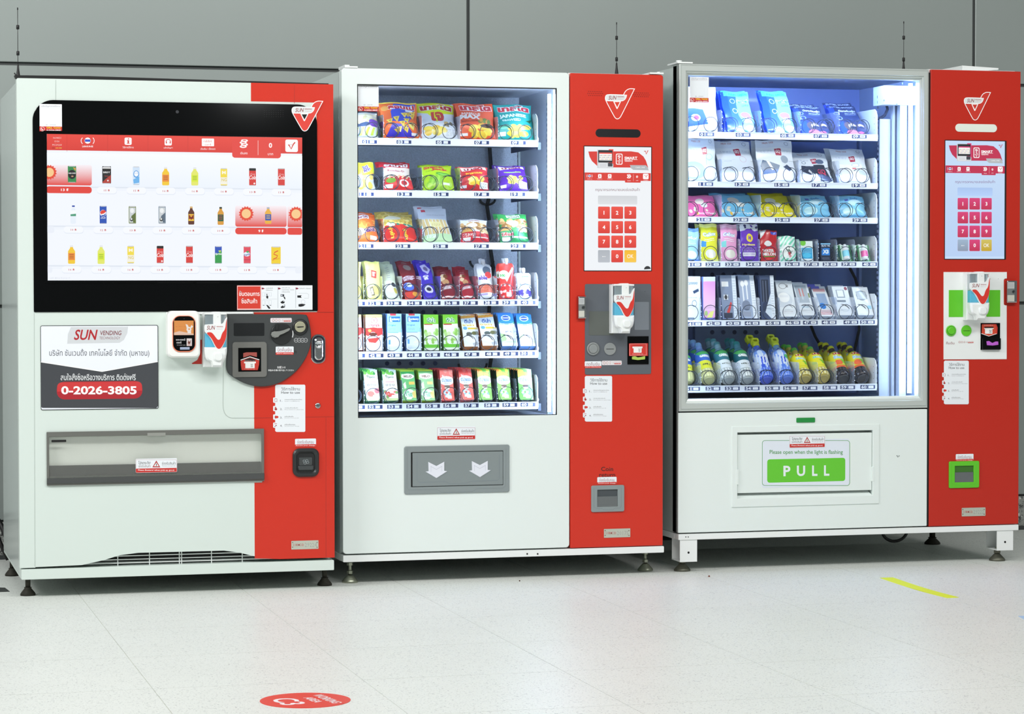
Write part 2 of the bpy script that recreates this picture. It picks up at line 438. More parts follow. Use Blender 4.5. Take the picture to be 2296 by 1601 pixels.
# floor markings
tp = MB(); q = [atZ(*p, .0012) for p in ((1973, 1295.5), (2002, 1294.5), (2150, 1339), (2124, 1340.5))]
n = 8; top = []; Vt = []
for k in range(n+1):
    t = k/n; b_ = .028*math.sin(PI*t)
    L_ = q[0]*(1-t)+q[3]*t; R_ = q[1]*(1-t)+q[2]*t
    Vt += [(L_[0]-b_*.5, L_[1]-b_*1.6, .0012), (R_[0]-b_*.5, R_[1]-b_*1.6, .0012), (L_[0]-b_*.5, L_[1]-b_*1.6, 0), (R_[0]-b_*.5, R_[1]-b_*1.6, 0)]
F_ = []
for k in range(n):
    a = 4*k; F_ += [(a, a+1, a+5, a+4), (a, a+4, a+6, a+2), (a+1, a+3, a+7, a+5)]
F_ += [(0, 2, 3, 1), (4*n, 4*n+1, 4*n+3, 4*n+2)]
solo('floor_tape', tp.add(Vt, F_), mat('yellow_tape', (228, 240, 30), .5), 'short bowed strip of yellow tape stuck on the floor before the right machine', 'tape')
tp = MB(); q = [atZ(*p, .0012) for p in ((2283, 1381), (2300, 1380.5), (2303, 1388.5), (2296, 1388.5))]
tp.add([(p[0], p[1], .0012) for p in q]+[(p[0], p[1], 0) for p in q], [(0, 1, 2, 3), (0, 4, 5, 1), (1, 5, 6, 2), (2, 6, 7, 3), (3, 7, 4, 0)])
solo('floor_tape', tp, mat('blue_tape', (176, 205, 236), .5), 'tip of a pale blue floor tape at the right edge of the picture', 'tape')
tp = MB(); q = [atZ(*p, .0012) for p in ((-14, 1317), (11, 1317.5), (22, 1326), (-4, 1327))]
tp.add([(p[0], p[1], .0012) for p in q]+[(p[0], p[1], 0) for p in q], [(0, 1, 2, 3), (0, 4, 5, 1), (1, 5, 6, 2), (2, 6, 7, 3), (3, 7, 4, 0)])
solo('floor_tape', tp, mat('black_tape', (30, 32, 32), .5), 'black tape end on the floor left of the drinks machine', 'tape')
# round red sticker
C0 = atZ(684.5, 1571, 0); rr = .125
ring = MB().prism(circle(C0[0], C0[1], rr, 40), 0, 1)   # placeholder outline turned flat below
ring.v = [(x, z, .0015 if y == 0 else 0) for x, y, z in ring.v]
stk = solo('floor_sticker', ring, mat('sticker_red', (226, 62, 44), .4), 'round red sticker on the floor reading C3 working area', 'sticker')
ring.v = []
def flat_art(cx, cy, ang):
    ca, sa = math.cos(ang), math.sin(ang)
    def P(a, b): return (cx+a*ca-b*sa, cy+a*sa+b*ca)
    return P
A = Art(0, P=flat_art(C0[0], C0[1], 0))
def ftext(t, a, b, w, h, ang, bold):
    V, Fc, lo, hi = text_tris(t, bold); sz = hi-lo
    q = (V-(lo+hi)/2)*[w/sz[0], h/sz[1]]; ca, sa = math.cos(ang), math.sin(ang)
    A.mb.add([(C0[0]+a+x*ca-y*sa, C0[1]+b+x*sa+y*ca, .0018) for x, y in q], Fc, 0, False, lin('#f6eef0'))
# text runs away from the viewer, read from the left
ftext('C3', -.05, -.012, .11, .07, -PI/2+.19, .02)
ftext('AREA', .022, -.002, .09, .026, -PI/2+.19, .02)
ftext('WORKING', .062, .004, .155, .03, -PI/2+.19, .02)
obj('sticker_print', A.mb, PRINT, stk, fix=False)
for (u, v, c, r_, w_) in ((1165, 1303.5, (70, 45, 35), .0032, 'before the middle machine'), (1590, 1293.5, (120, 58, 40), .004, 'by the left foot of the right machine')):
    p = atZ(u, v, 0); m = MB(); m.lathe([(r_*.6, 0), (r_, r_*.4), (r_*.9, r_), (r_*.3, r_*1.5)], (p[0], p[1], 0), n=7)
    solo('crumb', m, mat('crumb_%d' % u, c, .8), 'tiny brown crumb on the floor '+w_, 'crumb')
# power cord against the wall, left of the drinks machine
cb = MB(); pts = [atY(-40, 1150, 10.4), atY(-8, 1160, 10.4), atY(4, 1180, 10.38), atY(14, 1205, 10.36), atY(30, 1240, 10.36)]
cb.tube([tuple(p) for p in pts], .011, 8); cb.tube([tuple(p+np.array([-.02, .03, -.03])) for p in pts], .009, 8)
solo('power_cord', cb, CABLE, 'thick black power cords bunched behind the drinks machine on the left', 'cable')
# ------------------------------------------------------------------ shared machine pieces
def PX(Y, pts, crop=(0, 0, 1.)):
    out = []
    for a, b in pts:
        q = atY(crop[0]+a/crop[2], crop[1]+b/crop[2], Y); out.append((q[0], q[2]))
    return out
def RP(Y, a0, b0, a1, b1, r=0., crop=(0, 0, 1.), seg=5):
    (x0, z1), (x1, z0) = PX(Y, [(a0, b0), (a1, b1)], crop)
    k = (PX(Y, [(100, 100)], crop)[0][0]-PX(Y, [(0, 100)], crop)[0][0])/100
    return rrect(x0, z0, x1, z1, r*k, seg)
def prismo(name, P, y0, y1, m, parent, ch=0., label=None):
    return obj(name, MB().prism(P, y0, y1, ch), m, parent, label=label)
def foot(name, parent, x, y, ztop, m, R=.03, rod=.007, nuts=()):
    b = MB()
    b.lathe([(R, 0), (R, .006), (R*.86, .012), (R*.45, .026), (rod*1.5, .03)], (x, y, 0), n=24)
    b.lathe([(rod, .028), (rod, ztop)], (x, y, 0), n=12)
    for z in nuts: b.lathe([(rod*1.9, z), (rod*1.9, z+.011)], (x, y, 0), n=6, smooth=False)
    return obj(name, b, m, parent)
THAI_HOW = 'วิธีการใช้งาน'
def how_to_use(Y, u0, v0, u1, v1, parent):
    """white instruction card with four tabs down its left edge"""
    w = u1-u0; h = v1-v0; cr = (u0, v0, 1.)
    A = Art(Y-.0006, cr); k = w/68.
    L_ = [(w-2, 0), (w, 2), (w, h-2), (w-2, h), (3, h), (0, h-2)]
    for t in (.857, .685, .505, .327): L_ += [(0, h*t+6*k), (-3.4*k, h*t+6*k), (-4.6*k, h*t+4.6*k), (-4.6*k, h*t-4.6*k), (-3.4*k, h*t-6*k), (0, h*t-6*k)]
    b = MB().prism(PX(Y, L_+[(0, 2.5), (2.5, 0)], cr), Y-.0006, Y)
    card = obj('instruction_card', b, mat('sticker_white', (236, 240, 245), .4), parent)
    A.text(THAI_HOW, w*.51, h*.085, w*.62, h*.075, '#33363a'); A.text('How to use', w*.51, h*.165, w*.62, h*.055, '#33363a', bold=.005)
    rows = ((.327, '1.', 'หยอดเหรียญ/ธนบัตร', 'Insert Coin/Banknote', .60, .5), (.505, '2.', 'กดปุ่มเลือกสินค้า', 'Press button to select item', .46, .62),
            (.685, '3.', 'หยิบสินค้า', 'Receive your goods', .3, .46), (.857, '4.', 'หยิบเงินทอน', 'Receive your change', .36, .48))
    for i, (t, n, th, en, wt, we) in enumerate(rows):
        A.text(n, w*.2, h*(t+.012), w*.075, h*.04, '#55585c')
        A.text(th, w*.32, h*(t-.012), w*wt*.95, h*.028, '#4b4d52', anchor='l', res=2)
        A.text(en, w*.32, h*(t+.022), w*we, h*.017, '#66686c', anchor='l', res=1)
    y = h*.327; A.line([(-1*k, y-3*k), (-1*k, y+3.4*k), (5*k, y+3.4*k)], .9*k, '#b8413e'); A.line([(-1*k, y-3*k), (4*k, y-3*k), (4*k, y+2*k)], .9*k, '#8a2a2c')
    y = h*.505; A.ell(1.5*k, y+1.5*k, 3*k, 2.6*k, '#a83a3a'); A.ell(.8*k, y-2*k, 1.8*k, 1.8*k, '#d2554c')
    y = h*.685; A.rect(-1*k, y-3*k, 3*k, y+3.2*k, '#b2403c', 1); A.ell(4*k, y, 3.4*k, 2.8*k, '#d83c30')
    y = h*.857; A.line([(-2*k, y-3*k), (4*k, y-3.4*k)], 1.2*k, '#c8413c'); A.ell(2*k, y+1*k, 1.8*k, 1.2*k, '#9c4448'); A.ell(-.5*k, y+3*k, 1.2*k, 1*k, '#7c4448')
    A.build('print', card)
def warning(Y, u0, v0, u1, v1, parent):
    cr = (u0, v0, 1.); w = u1-u0; h = v1-v0
    c = prismo('warning_sticker', RP(Y, 0, 0, w, h, 2.5, cr), Y-.0006, Y, mat('sticker_white', (236, 240, 245), .4), parent)
    A = Art(Y-.0006, cr); A.line([(1, 2), (w-1, 2), (w-1, h-2), (1, h-2)], .7, '#c0a0a4', True)
    A.rect(.5, h*.74, w-.5, h-.5, '#c8322c', 1.5)
    A.text('Please Beware! when pick up good.', w/2, h*.865, w*.88, h*.15, '#f6f0f0', bold=.015, res=1)
    A.text('โปรดระวัง!', w*.215, h*.28, w*.29, h*.24, '#3c3c40', bold=.01, res=1); A.text('เมื่อรับสินค้า', w*.215, h*.53, w*.29, h*.22, '#6a5a60', res=1)
    A.text('ช่องรับสินค้า', w*.8, h*.32, w*.33, h*.24, '#3c3c40', res=1); A.text('Receive your goods', w*.8, h*.54, w*.31, h*.09, '#66606a', res=1)
    A.poly([(w*.5, h*.12), (w*.595, h*.64), (w*.405, h*.64)], '#b02c2a'); A.poly([(w*.5, h*.27), (w*.56, h*.56), (w*.44, h*.56)], '#f4f2f2')
    A.rect(w*.492, h*.36, w*.508, h*.54, '#221a1a')
    A.build('print', c)
def coin_sticker(Y, u0, v0, u1, v1, parent, thai='ช่องรับเงินทอน', en='Receive your change', name='coin_sticker'):
    cr = (u0, v0, 1.); w = u1-u0; h = v1-v0
    c = prismo(name, RP(Y, 0, 0, w, h, 2, cr), Y-.0006, Y, mat('sticker_white', (236, 240, 245), .4), parent)
    A = Art(Y-.0006, cr); A.rect(0, h*.72, w, h, '#d43a30', 1.2); A.text(thai, w/2, h*.37, w*.78, h*.5, '#8a4a50', res=2)
    A.text(en, w/2, h*.86, w*.9, h*.19, '#f8ecec', bold=.01, res=1); A.build('print', c)
def id_plate(Y, u0, v0, u1, v1, parent, num):
    cr = (u0, v0, 1.); w = u1-u0; h = v1-v0
    c = prismo('id_plate', RP(Y, 0, 0, w, h, 1, cr), Y-.001, Y, mat('plate_metal', (206, 210, 196), .3, metal=.5), parent)
    A = Art(Y-.001, cr); A.text('S 108.MC.ID:', w*.27, h*.5, w*.4, h*.3, '#b4342c', bold=.008, res=2)
    A.text(num, w*.72, h*.5, w*.44, h*.55, '#a8aaa4', res=1)
    for a, b in ((.05, .2), (.95, .2), (.05, .8), (.95, .8)): A.ell(w*a, h*b, 1.3, 1.3, '#7c6a60')
    A.build('print', c)
def qr_sticker(Y, u0, v0, u1, v1, parent, num):
    """service sticker: heading, blank code field, red call centre strip"""
    cr = (u0, v0, 1.); w = u1-u0; h = v1-v0
    c = prismo('service_sticker', RP(Y, 0, 0, w, h, 1, cr), Y-.0008, Y, mat('sticker_white', (236, 240, 245), .4), parent)
    A = Art(Y-.0008, cr); A.text('แจ้งปัญหาการใช้งาน', w/2, h*.085, w*.82, h*.075, '#8c8488', res=1)
    A.line([(w*.08, h*.145), (w*.92, h*.145)], .5, '#c9c2c6')
    A.text('ID : '+num, w/2, h*.76, w*.42, h*.035, '#77777c', res=1)
    A.rect(0, h*.81, w, h, '#c62a28'); A.ell(w*.13, h*.905, w*.1, w*.1, '#f4dcd8'); A.ell(w*.13, h*.905, w*.082, w*.082, '#c62a28')
    A.line([(w*.09, h*.88), (w*.11, h*.925), (w*.16, h*.94)], w*.035, '#ffffff')
    A.text('CALL Center', w*.63, h*.86, w*.66, h*.06, '#ffe23c', bold=.035, res=1); A.text('0-2026-3805', w*.63, h*.95, w*.64, h*.05, '#ffffff', bold=.035, res=1)
    A.build('print', c)
def coins_label(Y, u0, v0, u1, v1, parent, plate=True):
    cr = (u0, v0, 1.); w = u1-u0; h = v1-v0
    if plate: c = prismo('coin_value_label', RP(Y, 0, 0, w, h, 2.2, cr), Y-.0006, Y, mat('sticker_white', (236, 240, 245), .4), parent)
    A = Art(Y-.0007, cr)
    if plate: A.line([(1, 1), (w-1, 1), (w-1, h-1), (1, h-1)], .5, '#d89a98', True)
    for i, r in enumerate((.3, .28, .25, .18)):
        A.ell(w*(.13+.145*i), h*.5, h*r*1.1, h*r*1.1, '#b87c7c', 12); A.ell(w*(.13+.145*i), h*.5, h*r*.8, h*r*.8, '#f0eeee', 12)
        A.text(('10', '5', '2', '1')[i], w*(.13+.145*i), h*.5, None, h*r*.8, '#b46a6a', res=1)
    A.text('รับเฉพาะเหรียญ', w*.79, h*.32, w*.33, h*.22, '#c46a66', res=1); A.rect(w*.62, h*.52, w*.95, h*.8, '#d0605a', .8)
    A.text('10,5,2,1 BAHT', w*.785, h*.66, w*.26, h*.16, '#f8e6e4', res=1)
    A.build('print' if plate else 'coin_value_label', c if plate else parent)
def dispenser(Y, cr, label, ymount):
    """wall mounted hand gel dispenser; crop coordinates follow the close-up of the middle machine"""
    X = lambda a, b: atY(cr[0]+a/cr[2], cr[1]+b/cr[2], Y)
    base = X(108, 270); root = thing('gel_dispenser', label, 'dispenser', (base[0], ymount, base[2]), 'hand gel dispensers on the machines')
    # a, b run over 0..216 x 0..530
    bk = MB(); bk.prism(PX(Y, [(0, 12), (216, 12), (216, 340), (206, 440), (180, 530), (0, 530)], cr), ymount-.035, ymount-.0003, .003)
    obj('backplate', bk, WPLAS, root)
    t = prismo('tank', RP(Y, 8, 20, 208, 342, 6, cr), Y+.006, ymount-.036, clear('gel_tank', (225, 240, 246), .2, .05, .4, (196, 208, 212)), root, .004)
    prismo('gel', RP(Y, 7, 205, 209, 338, 4, cr), Y+.004, ymount-.037, mat('blue_gel', (96, 182, 214), .15, coat=.3), root, .002)
    b = MB(); b.prism(PX(Y, [(2, 8), (60, 6), (86, 0), (150, 0), (160, 6), (216, 10), (216, 30), (2, 28)], cr), Y+.002, ymount-.036, .004)
    obj('top_bracket', b, WPLAS, root); b = MB().prism(RP(Y, 84, 4, 160, 200, 2, cr), Y+.001, Y+.02, .003); obj('pump_stem', b, WPLAS, root); b = MB()
    b.prism(PX(Y, smooth([(2, 338), (214, 338), (214, 400), (196, 462), (176, 472), (168, 528), (76, 528), (66, 474), (20, 460), (4, 400)], 2, (0, 1, 5, 6)), cr), Y-.004, ymount-.036, .008)
    obj('shell', b, WPLAS, root)
    prismo('push_button', PX(Y, smooth([(84, 400), (98, 386), (150, 384), (174, 398), (176, 440), (160, 464), (140, 472), (108, 468), (88, 452)], 2), cr), Y-.012, Y-.004, WPLAS, root, .004)
    ar = Art(Y-.004, cr)
    out = [(0, 130), (8, 120), (150, 116), (178, 112), (196, 70), (216, 48), (214, 240), (176, 330), (152, 360), (126, 362), (104, 340), (60, 250), (20, 206), (0, 190)]
    out = smooth(out, 2, (5,))
    pl = obj('front_badge', MB().prism([ar.pt(*p) for p in out], Y-.004, Y+.004, .001), WPLAS, root)
    ar.poly(smooth([(24, 196), (60, 194), (80, 206), (120, 262), (134, 268), (150, 262), (168, 200), (196, 170), (206, 90), (213, 66), (212, 240), (172, 326), (150, 352), (128, 354), (106, 332), (66, 250), (24, 212)], 2, (9,)), '#d8352a')
    ar.poly([(0, 134), (8, 122), (178, 116), (198, 118), (194, 150), (176, 178), (150, 186), (14, 188), (2, 178)], '#eef0f1')
    ar.text('SUN', 62, 152, 80, 40, '#8c1f22', bold=.01, shear=.25); ar.text('VENDING', 144, 142, 64, 12, '#a8383a', bold=True)
    ar.text('TECHNOLOGY', 142, 164, 60, 8, '#b0a0a4', res=1)
    ar.build('print', pl)
    obj('screw', MB().lathe([(.0012, 0), (.0012, .001)], tuple(X(128, 48)-np.array([0, .0, 0])), axis='y', n=8), LGREY, root)
    return root
def note_reader_art(A, x0, y0, x1, y1, up):
    w, h = x1-x0, y1-y0
    A.rect(x0, y0, x1, y1, '#d2352b', 2)
    A.rect(x0+w*.27, y0+h*.28, x0+w*.76, y0+h*.44, '#f2f2f2', 1.5); A.text('BANKNOTES 20, 50', x0+w*.5, y0+h*.2, w*.55, h*.07, '#f8dcd8', res=1)
    A.rect(x0+w*.34, y0+h*.38, x0+w*.72, y0+h*.82, '#f4f4f2', 1); A.text('20', x0+w*.6, y0+h*.6, h*.26, w*.12, '#6b6f70', rot=PI/2, bold=.01)
    A.text('insert banknotes', x0+w*.5, y0+h*.91, w*.6, h*.09, '#f8dcd8', res=1)

# ------------------------------------------------------------------ machine 1 : drinks machine with a large screen
YA = Y1
K0 = (0, 0, 1.); K1 = (0, 150, 2.9105); K2 = (0, 680, 2.3895); K3 = (360, 690, 5.7175)
m1 = thing('vending_machine', 'white and red drinks vending machine with a wide black framed touch screen', 'vending machine', (1.225, YA+.45, 0))
cab = MB().box(.645, 1.806, YA+.085, 10.22, .08, 1.888)
obj('cabinet', cab, SIDE, m1)
slot = RP(YA, 108, 974, 588, 1076, 3)
obj('door_gasket', MB().frame(rrect(.656, .12, 1.80, 1.885, .002), slot, YA+.05, YA+.0855), GASKET, m1)
obj('top_seal', MB().prism(PX(YA, [(33, 168), (200, 170), (420, 177), (560, 181), (738, 186.5), (738, 189.5), (36, 175)], K0), YA+.012, YA+.05), CABLE, m1)
# door slab with the pick-up opening and an arched lower edge
dx0, dx1, dz1 = .6405, 1.8095, 1.8975
slot = RP(YA, 108, 974, 588, 1076, 3)
za = PX(YA, [(400, 1120)])[0][1]
door = MB().frame(rrect(dx0, za, dx1, dz1, (0, 0, .006, .006)), slot, YA, YA+.05)
arch = PX(YA, [(79.5, 1271), (184, 1267), (234, 1255.6), (268, 1245), (310, 1239.6), (502, 1234.6), (536, 1239), (569, 1247), (598, 1252.6), (628, 1253.5), (750, 1250)])
arch[0] = (arch[0][0], .114); z_r = arch[-1][1]
lower = [(dx0, za), (dx0, .112), (arch[0][0]-.0005, .112)]+arch+[(dx1, z_r), (dx1, za)]
door.prism(lower, YA, YA+.05)
D = obj('door', door, WHITE, m1)
# printed red wrap on the door
rw = MB(); yr = YA-.0006
a, b = PX(YA, [(563, 186), (712, 230)]); zt = 1.8975
pr = PX(YA, [(563, 300), (712, 300), (569, 700), (569, 1200)])
rw.prism([(pr[0][0], dz1), (dx1, dz1), (dx1, PX(YA, [(740, 701)])[0][1]), (PX(YA, [(711, 700)])[0][0], PX(YA, [(740, 701)])[0][1]), (PX(YA, [(711, 700)])[0][0], b[1]), (pr[0][0], b[1])], yr, YA)
arcr = [p for p in arch if p[0] > pr[2][0]]
slx1 = max(p[0] for p in slot); slz0 = min(p[1] for p in slot); slz1 = max(p[1] for p in slot)
rx = pr[2][0]
rw.prism([(rx, PX(YA, [(640, 700)])[0][1]), (dx1, PX(YA, [(640, 700)])[0][1]), (dx1, slz1+.004), (rx, slz1+.004)], yr, YA)
rw.prism([(slx1, slz1+.004), (dx1, slz1+.004), (dx1, slz0-.01), (slx1, slz0-.01)], yr, YA)
rw.prism([(rx, slz0-.01), (rx, arcr[0][1]+.002)]+arcr+[(dx1, z_r), (dx1, slz0-.01)], yr, YA)
obj('red_wrap', rw, RED, m1)
# fine door seams
se = Art(YA-.0008, K0)
sm = '#aeb8b2'
for P_s, w_s, c_s in (([(125, 179), (125, 226)], .8, sm), ([(76.5, 702), (78.5, 1271)], .8, '#b4beb8'),
    ([(660, 190), (660, 232)], .8, '#a82a20'), ([(501, 812), (500, 905), (500.5, 916), (503, 925), (507, 931), (513, 935.5), (520, 937.5), (569, 937.5)], .8, '#a4aea8'),
    ([(569, 937.5), (750, 934.5)], .9, '#9c2a20'), ([(731, 936), (731, 1250)], .9, '#a82c22'), ([(569, 702), (750, 700)], .8, '#b03026')):
    se = Art(YA-.0008, K0); se.line(P_s, w_s, c_s); se.build('door_seam', m1)
# trim strip above the lower door
prismo('trim_strip', PX(YA, [(372, 700), (567, 699), (567, 704), (372, 705)]), YA-.006, YA, WPLAS, m1, .001)
# glossy black display panel
zb_ = PX(YA, [(76, 700)])[0][1]; zt_ = PX(YA, [(150, 225)])[0][1]; xl_ = PX(YA, [(74.5, 500)])[0][0]; xr_ = PX(YA, [(711.5, 500)])[0][0]
pan = prismo('display_panel', rrect(xl_, zb_, xr_, zt_, (.004, .004, .075, .075), 10), YA-.004, YA, BLACK, m1, .0008)
bz = MB().frame(RP(YA, 97, 293, 684, 634, 1), RP(YA, 104.5, 300.5, 678, 628.5, 0), YA-.0075, YA-.004, .0008)
obj('screen_bezel', bz, BLACK, pan)
# lit screen
yS = YA-.0052
x0, z1 = PX(YA, [(104.8, 300)])[0]; x1, z0 = PX(YA, [(677.7, 628.5)])[0]
S_ = Art(yS, K1)
scr = MB().prism([(x0, z0), (x1, z0), (x1, z1), (x0, z1)], yS, YA-.002)
scr.c = [lin('#f1f5fd')]*len(scr.v)
scr = obj('touch_screen', scr, SCREEN, m1)
def sp(a, b): return (a, b)
cx_ = lambda x: x
S_.poly([(305, 560), (1972, 582), (1972, 800), (305, 780)], '#f6f9ff', '#eaf1fb')
# shelves drawn on the screen
for (b0, b1, w_) in ((783, 800, 10), (1040, 1050, 10), (1298, 1308, 10)):
    S_.line([(306, b0), (1971, b1)], w_, '#dfe6f0'); S_.line([(306, b0+14), (1971, b1+14)], 14, '#edf2fa')
S_.poly([(306, 437), (1972, 462), (1972, 567), (306, 543)], '#e8463a', '#d8382f')
for a in (437, 703, 966, 1227): S_.line([(a, 440), (a, 552)], 2, '#c8352c')
S_.poly([(1515, 480), (1833, 480), (1833, 582), (1827, 592), (1815, 597), (1530, 593), (1518, 586), (1515, 576)], '#e2423a')
wt = '#ffffff'
for t, b in (('06/08/21', 463), ('13:56', 486), ('MC29224', 509)): S_.text(t, 372, b, None, 11, '#f6dcd8', res=1)
for a, c in ((348, '#8a2a20'), (372, '#f0c030'), (394, '#e8d040')): S_.rect(a-9, 527, a+9, 531, c)
S_.ell(572, 481, 20, 20, wt); S_.rect(554, 473, 590, 489, '#3454c8'); S_.text('LANGUAGE', 572, 519, 70, 11, wt, bold=True, res=1)
for s in (-1, 1): S_.line([(572+s*34, 462), (572+s*41, 472), (572+s*43, 482), (572+s*41, 492), (572+s*34, 502)], 4, wt)
S_.rect(813, 461, 859, 509, wt, 9); S_.rect(832, 478, 842, 500, '#d33a30'); S_.rect(828, 478, 838, 482, '#d33a30'); S_.rect(827, 497, 846, 501, '#d33a30'); S_.ell(838, 470, 4, 4, '#d33a30')
S_.text('วิธีการใช้งาน', 836, 524, 72, 14, wt, res=1)
S_.rect(1074, 465, 1121, 513, wt, 9); S_.line([(1084, 496), (1083, 484), (1090, 475), (1100, 473), (1109, 477), (1113, 486), (1112, 496)], 4, '#d33a30'); S_.rect(1082, 486, 1089, 500, '#d33a30', 2); S_.rect(1107, 486, 1114, 500, '#d33a30', 2)
S_.text('แจ้งปัญหา', 1098, 528, 58, 14, wt, res=1)
S_.rect(1317, 467, 1397, 518, wt, 4); S_.text('rabbit', 1356, 484, 54, 15, '#e0685c', res=2); S_.text('card', 1357, 506, 40, 13, '#e0685c', res=2)
S_.text('เติมเงิน / เช็คยอด', 1357, 534, 96, 14, wt, res=1)
for i in range(4): S_.ell(1591+(4 if i % 2 else -4), 520-i*13, 23, 9, wt); S_.ell(1591+(4 if i % 2 else -4), 518-i*13, 12, 3.5, '#e2423a')
S_.text('เงินสด', 1592, 563, 46, 15, wt, res=1); S_.line([(1684, 480), (1684, 576)], 3, '#f6d0cc'); S_.text('0', 1765, 512, None, 32, wt, bold=.03); S_.text('บาท', 1765, 570, 34, 13, wt, res=1)
S_.rect(1862, 474, 1944, 556, wt, 12); S_.line([(1880, 510), (1886, 510), (1900, 536), (1914, 505), (1926, 492)], 8, '#d33a30'); S_.text('SUN', 1896, 508, 20, 7, '#8c1f22', res=1)
# special offer panels
S_.poly([(306, 640), (590, 640), (599, 650), (599, 765), (590, 774), (306, 771)], '#f6eff4', '#e03a30'); S_.rect(300, 779, 599, 826, '#e03f35', 20); S_.text('13 ฿', 424, 802, 52, 19, wt, bold=.02)
S_.rect(1535, 905, 1871, 1044, '#f6eff4', 14, '#e03a30'); S_.rect(1535, 1049, 1871, 1094, '#e03f35', 20); S_.text('9 ฿', 1704, 1071, 36, 19, wt, bold=.02)
S_.rect(1876, 910, 1972, 1046, '#f6eff4', 8, '#e03a30'); S_.rect(1876, 1050, 1972, 1096, '#e03f35', 14)
for cx2, cy2, R_ in ((322, 688, 50), (1607, 958, 50), (1932, 960, 50)):      # plain sunburst in place of the mascot
    pts = []
    for k in range(32):
        a = 2*PI*k/32; q = R_ if k % 2 else R_*.82
        pts.append((max(cx2+q*math.cos(a), 306), min(max(cy2+q*math.sin(a), 600), 1100)))
    pts = [(min(p[0], 1971), p[1]) for p in pts]
    S_.poly(pts, '#e2492f'); c = [(min(max(cx2+R_*.6*math.cos(t*PI/10), 306), 1971), cy2+R_*.6*math.sin(t*PI/10)) for t in range(20)]; S_.poly(c, '#f6c98c')
for (a, b, t) in ((697, 806, '15 ฿'), (890, 808, '15 ฿'), (1081, 810, '16 ฿'), (1272, 812, '16 ฿'), (1461, 814, '16 ฿'), (1649, 817, '13 ฿'), (1836, 819, '13 ฿'),
                  (480, 1063, '10 ฿'), (674, 1065, '12 ฿'), (867, 1067, '13 ฿'), (1060, 1068, '13 ฿'), (1249, 1069, '10 ฿'), (1439, 1070, '10 ฿'),
                  (467, 1323, '16 ฿'), (661, 1324, '16 ฿'), (853, 1324, '16 ฿'), (1045, 1325, '13 ฿'), (1236, 1325, '13 ฿'), (1425, 1325, '13 ฿'), (1613, 1326, '13 ฿'), (1801, 1326, '13 ฿')):
    S_.rect(a-64, b-20, a+66, b+26, '#e4eaf4', 20); S_.rect(a-64, b-22, a+64, b+20, '#f4f7fd', 20); S_.text(t, a, b, 38, 14, '#c8524e', res=1, bold=.01)
def can(a, b0, b1, w, c, art=()):
    S_.rect(a-w/2, b0, a+w/2, b1, c, 7); S_.rect(a-w*.4, b0, a+w*.4, b0+6, '#c9ccd0', 3); S_.rect(a-w*.4, b1-4, a+w*.4, b1, '#b8b8bc', 2)
    for f in art: f(a, b0, b1, w)
def bottle_(a, b0, b1, w, c, capc, lab, lc):
    h = b1-b0
    S_.poly([(a-w*.2, b0+4), (a+w*.2, b0+4), (a+w*.22, b0+h*.16), (a+w*.5, b0+h*.32), (a+w*.5, b1-5), (a+w*.4, b1), (a-w*.4, b1), (a-w*.5, b1-5), (a-w*.5, b0+h*.32), (a-w*.22, b0+h*.16)], c)
    S_.rect(a-w*.22, b0, a+w*.22, b0+h*.1, capc, 2); S_.rect(a-w*.46, b0+h*.42, a+w*.46, b0+h*.8, lab, 2)
    for k in range(3): S_.line([(a-w*.3, b0+h*(.5+.09*k)), (a+w*.3, b0+h*(.5+.09*k))], 3, lc)
can(470, 645, 755, 55, '#2e8a4a', [lambda a, b0, b1, w: (S_.ell(a, 702, 26, 30, '#101414'), S_.text('NESCAFE', a, 694, 46, 8, wt, bold=True, res=1), S_.poly([(a+6, 656), (a+24, 660), (a+22, 680)], '#d89a4a'), S_.ell(a+2, 714, 8, 5, '#b88a68'))])
can(696, 647, 762, 58, '#1b1a1c', [lambda a, b0, b1, w: (S_.poly([(a-28, 752), (a-10, 735), (a+27, 705), (a+27, 758), (a-26, 758)], '#b23a30'), S_.rect(a-27, 655, a+27, 664, '#e8e8e8'), S_.text('BIRDY', a, 688, 44, 11, '#f4f4f4', bold=True, res=1), S_.text('Robusta', a, 712, 24, 7, '#e05040', res=1), S_.ell(a+8, 742, 5, 5, '#f0f0f0'))])
can(889, 650, 770, 46, '#cfe2f6', [lambda a, b0, b1, w: (S_.ell(a, 700, 19, 24, '#5a9fe0'), S_.ell(a, 698, 14, 17, '#f4f8ff'), S_.poly([(a-20, 735), (a+20, 715), (a+20, 755), (a-16, 762)], '#6cb2ea'), S_.text('LACTA', a, 694, 24, 6, '#3a70c0', res=1))])
for a, b0, b1, c, lab, lc in ((1081, 653, 773, '#f2c832', '#e88a34', '#8a4a18'), (1271, 655, 774, '#e2e66a', '#d8e83a', '#6a9a28'), (467, 1164, 1285, '#f2c832', '#e88a34', '#8a4a18'), (660, 1164, 1286, '#e2e66a', '#d8e83a', '#6a9a28')):
    bottle_(a, b0, b1, 46, c, '#e4e6ea', lab, lc)
for a, b0 in ((1461, 661), (853, 1168)):
    can(a, b0, b0+115, 44, '#f0da48', [lambda a, b0, b1, w: (S_.rect(a-21, b0+60, a+21, b0+106, '#f2efe0'), S_.text('M', a, b0+28, 26, 22, '#f8f4dc', bold=.03), S_.text('NG', a+2, b0+76, 34, 20, '#d8c04a', bold=.01))])
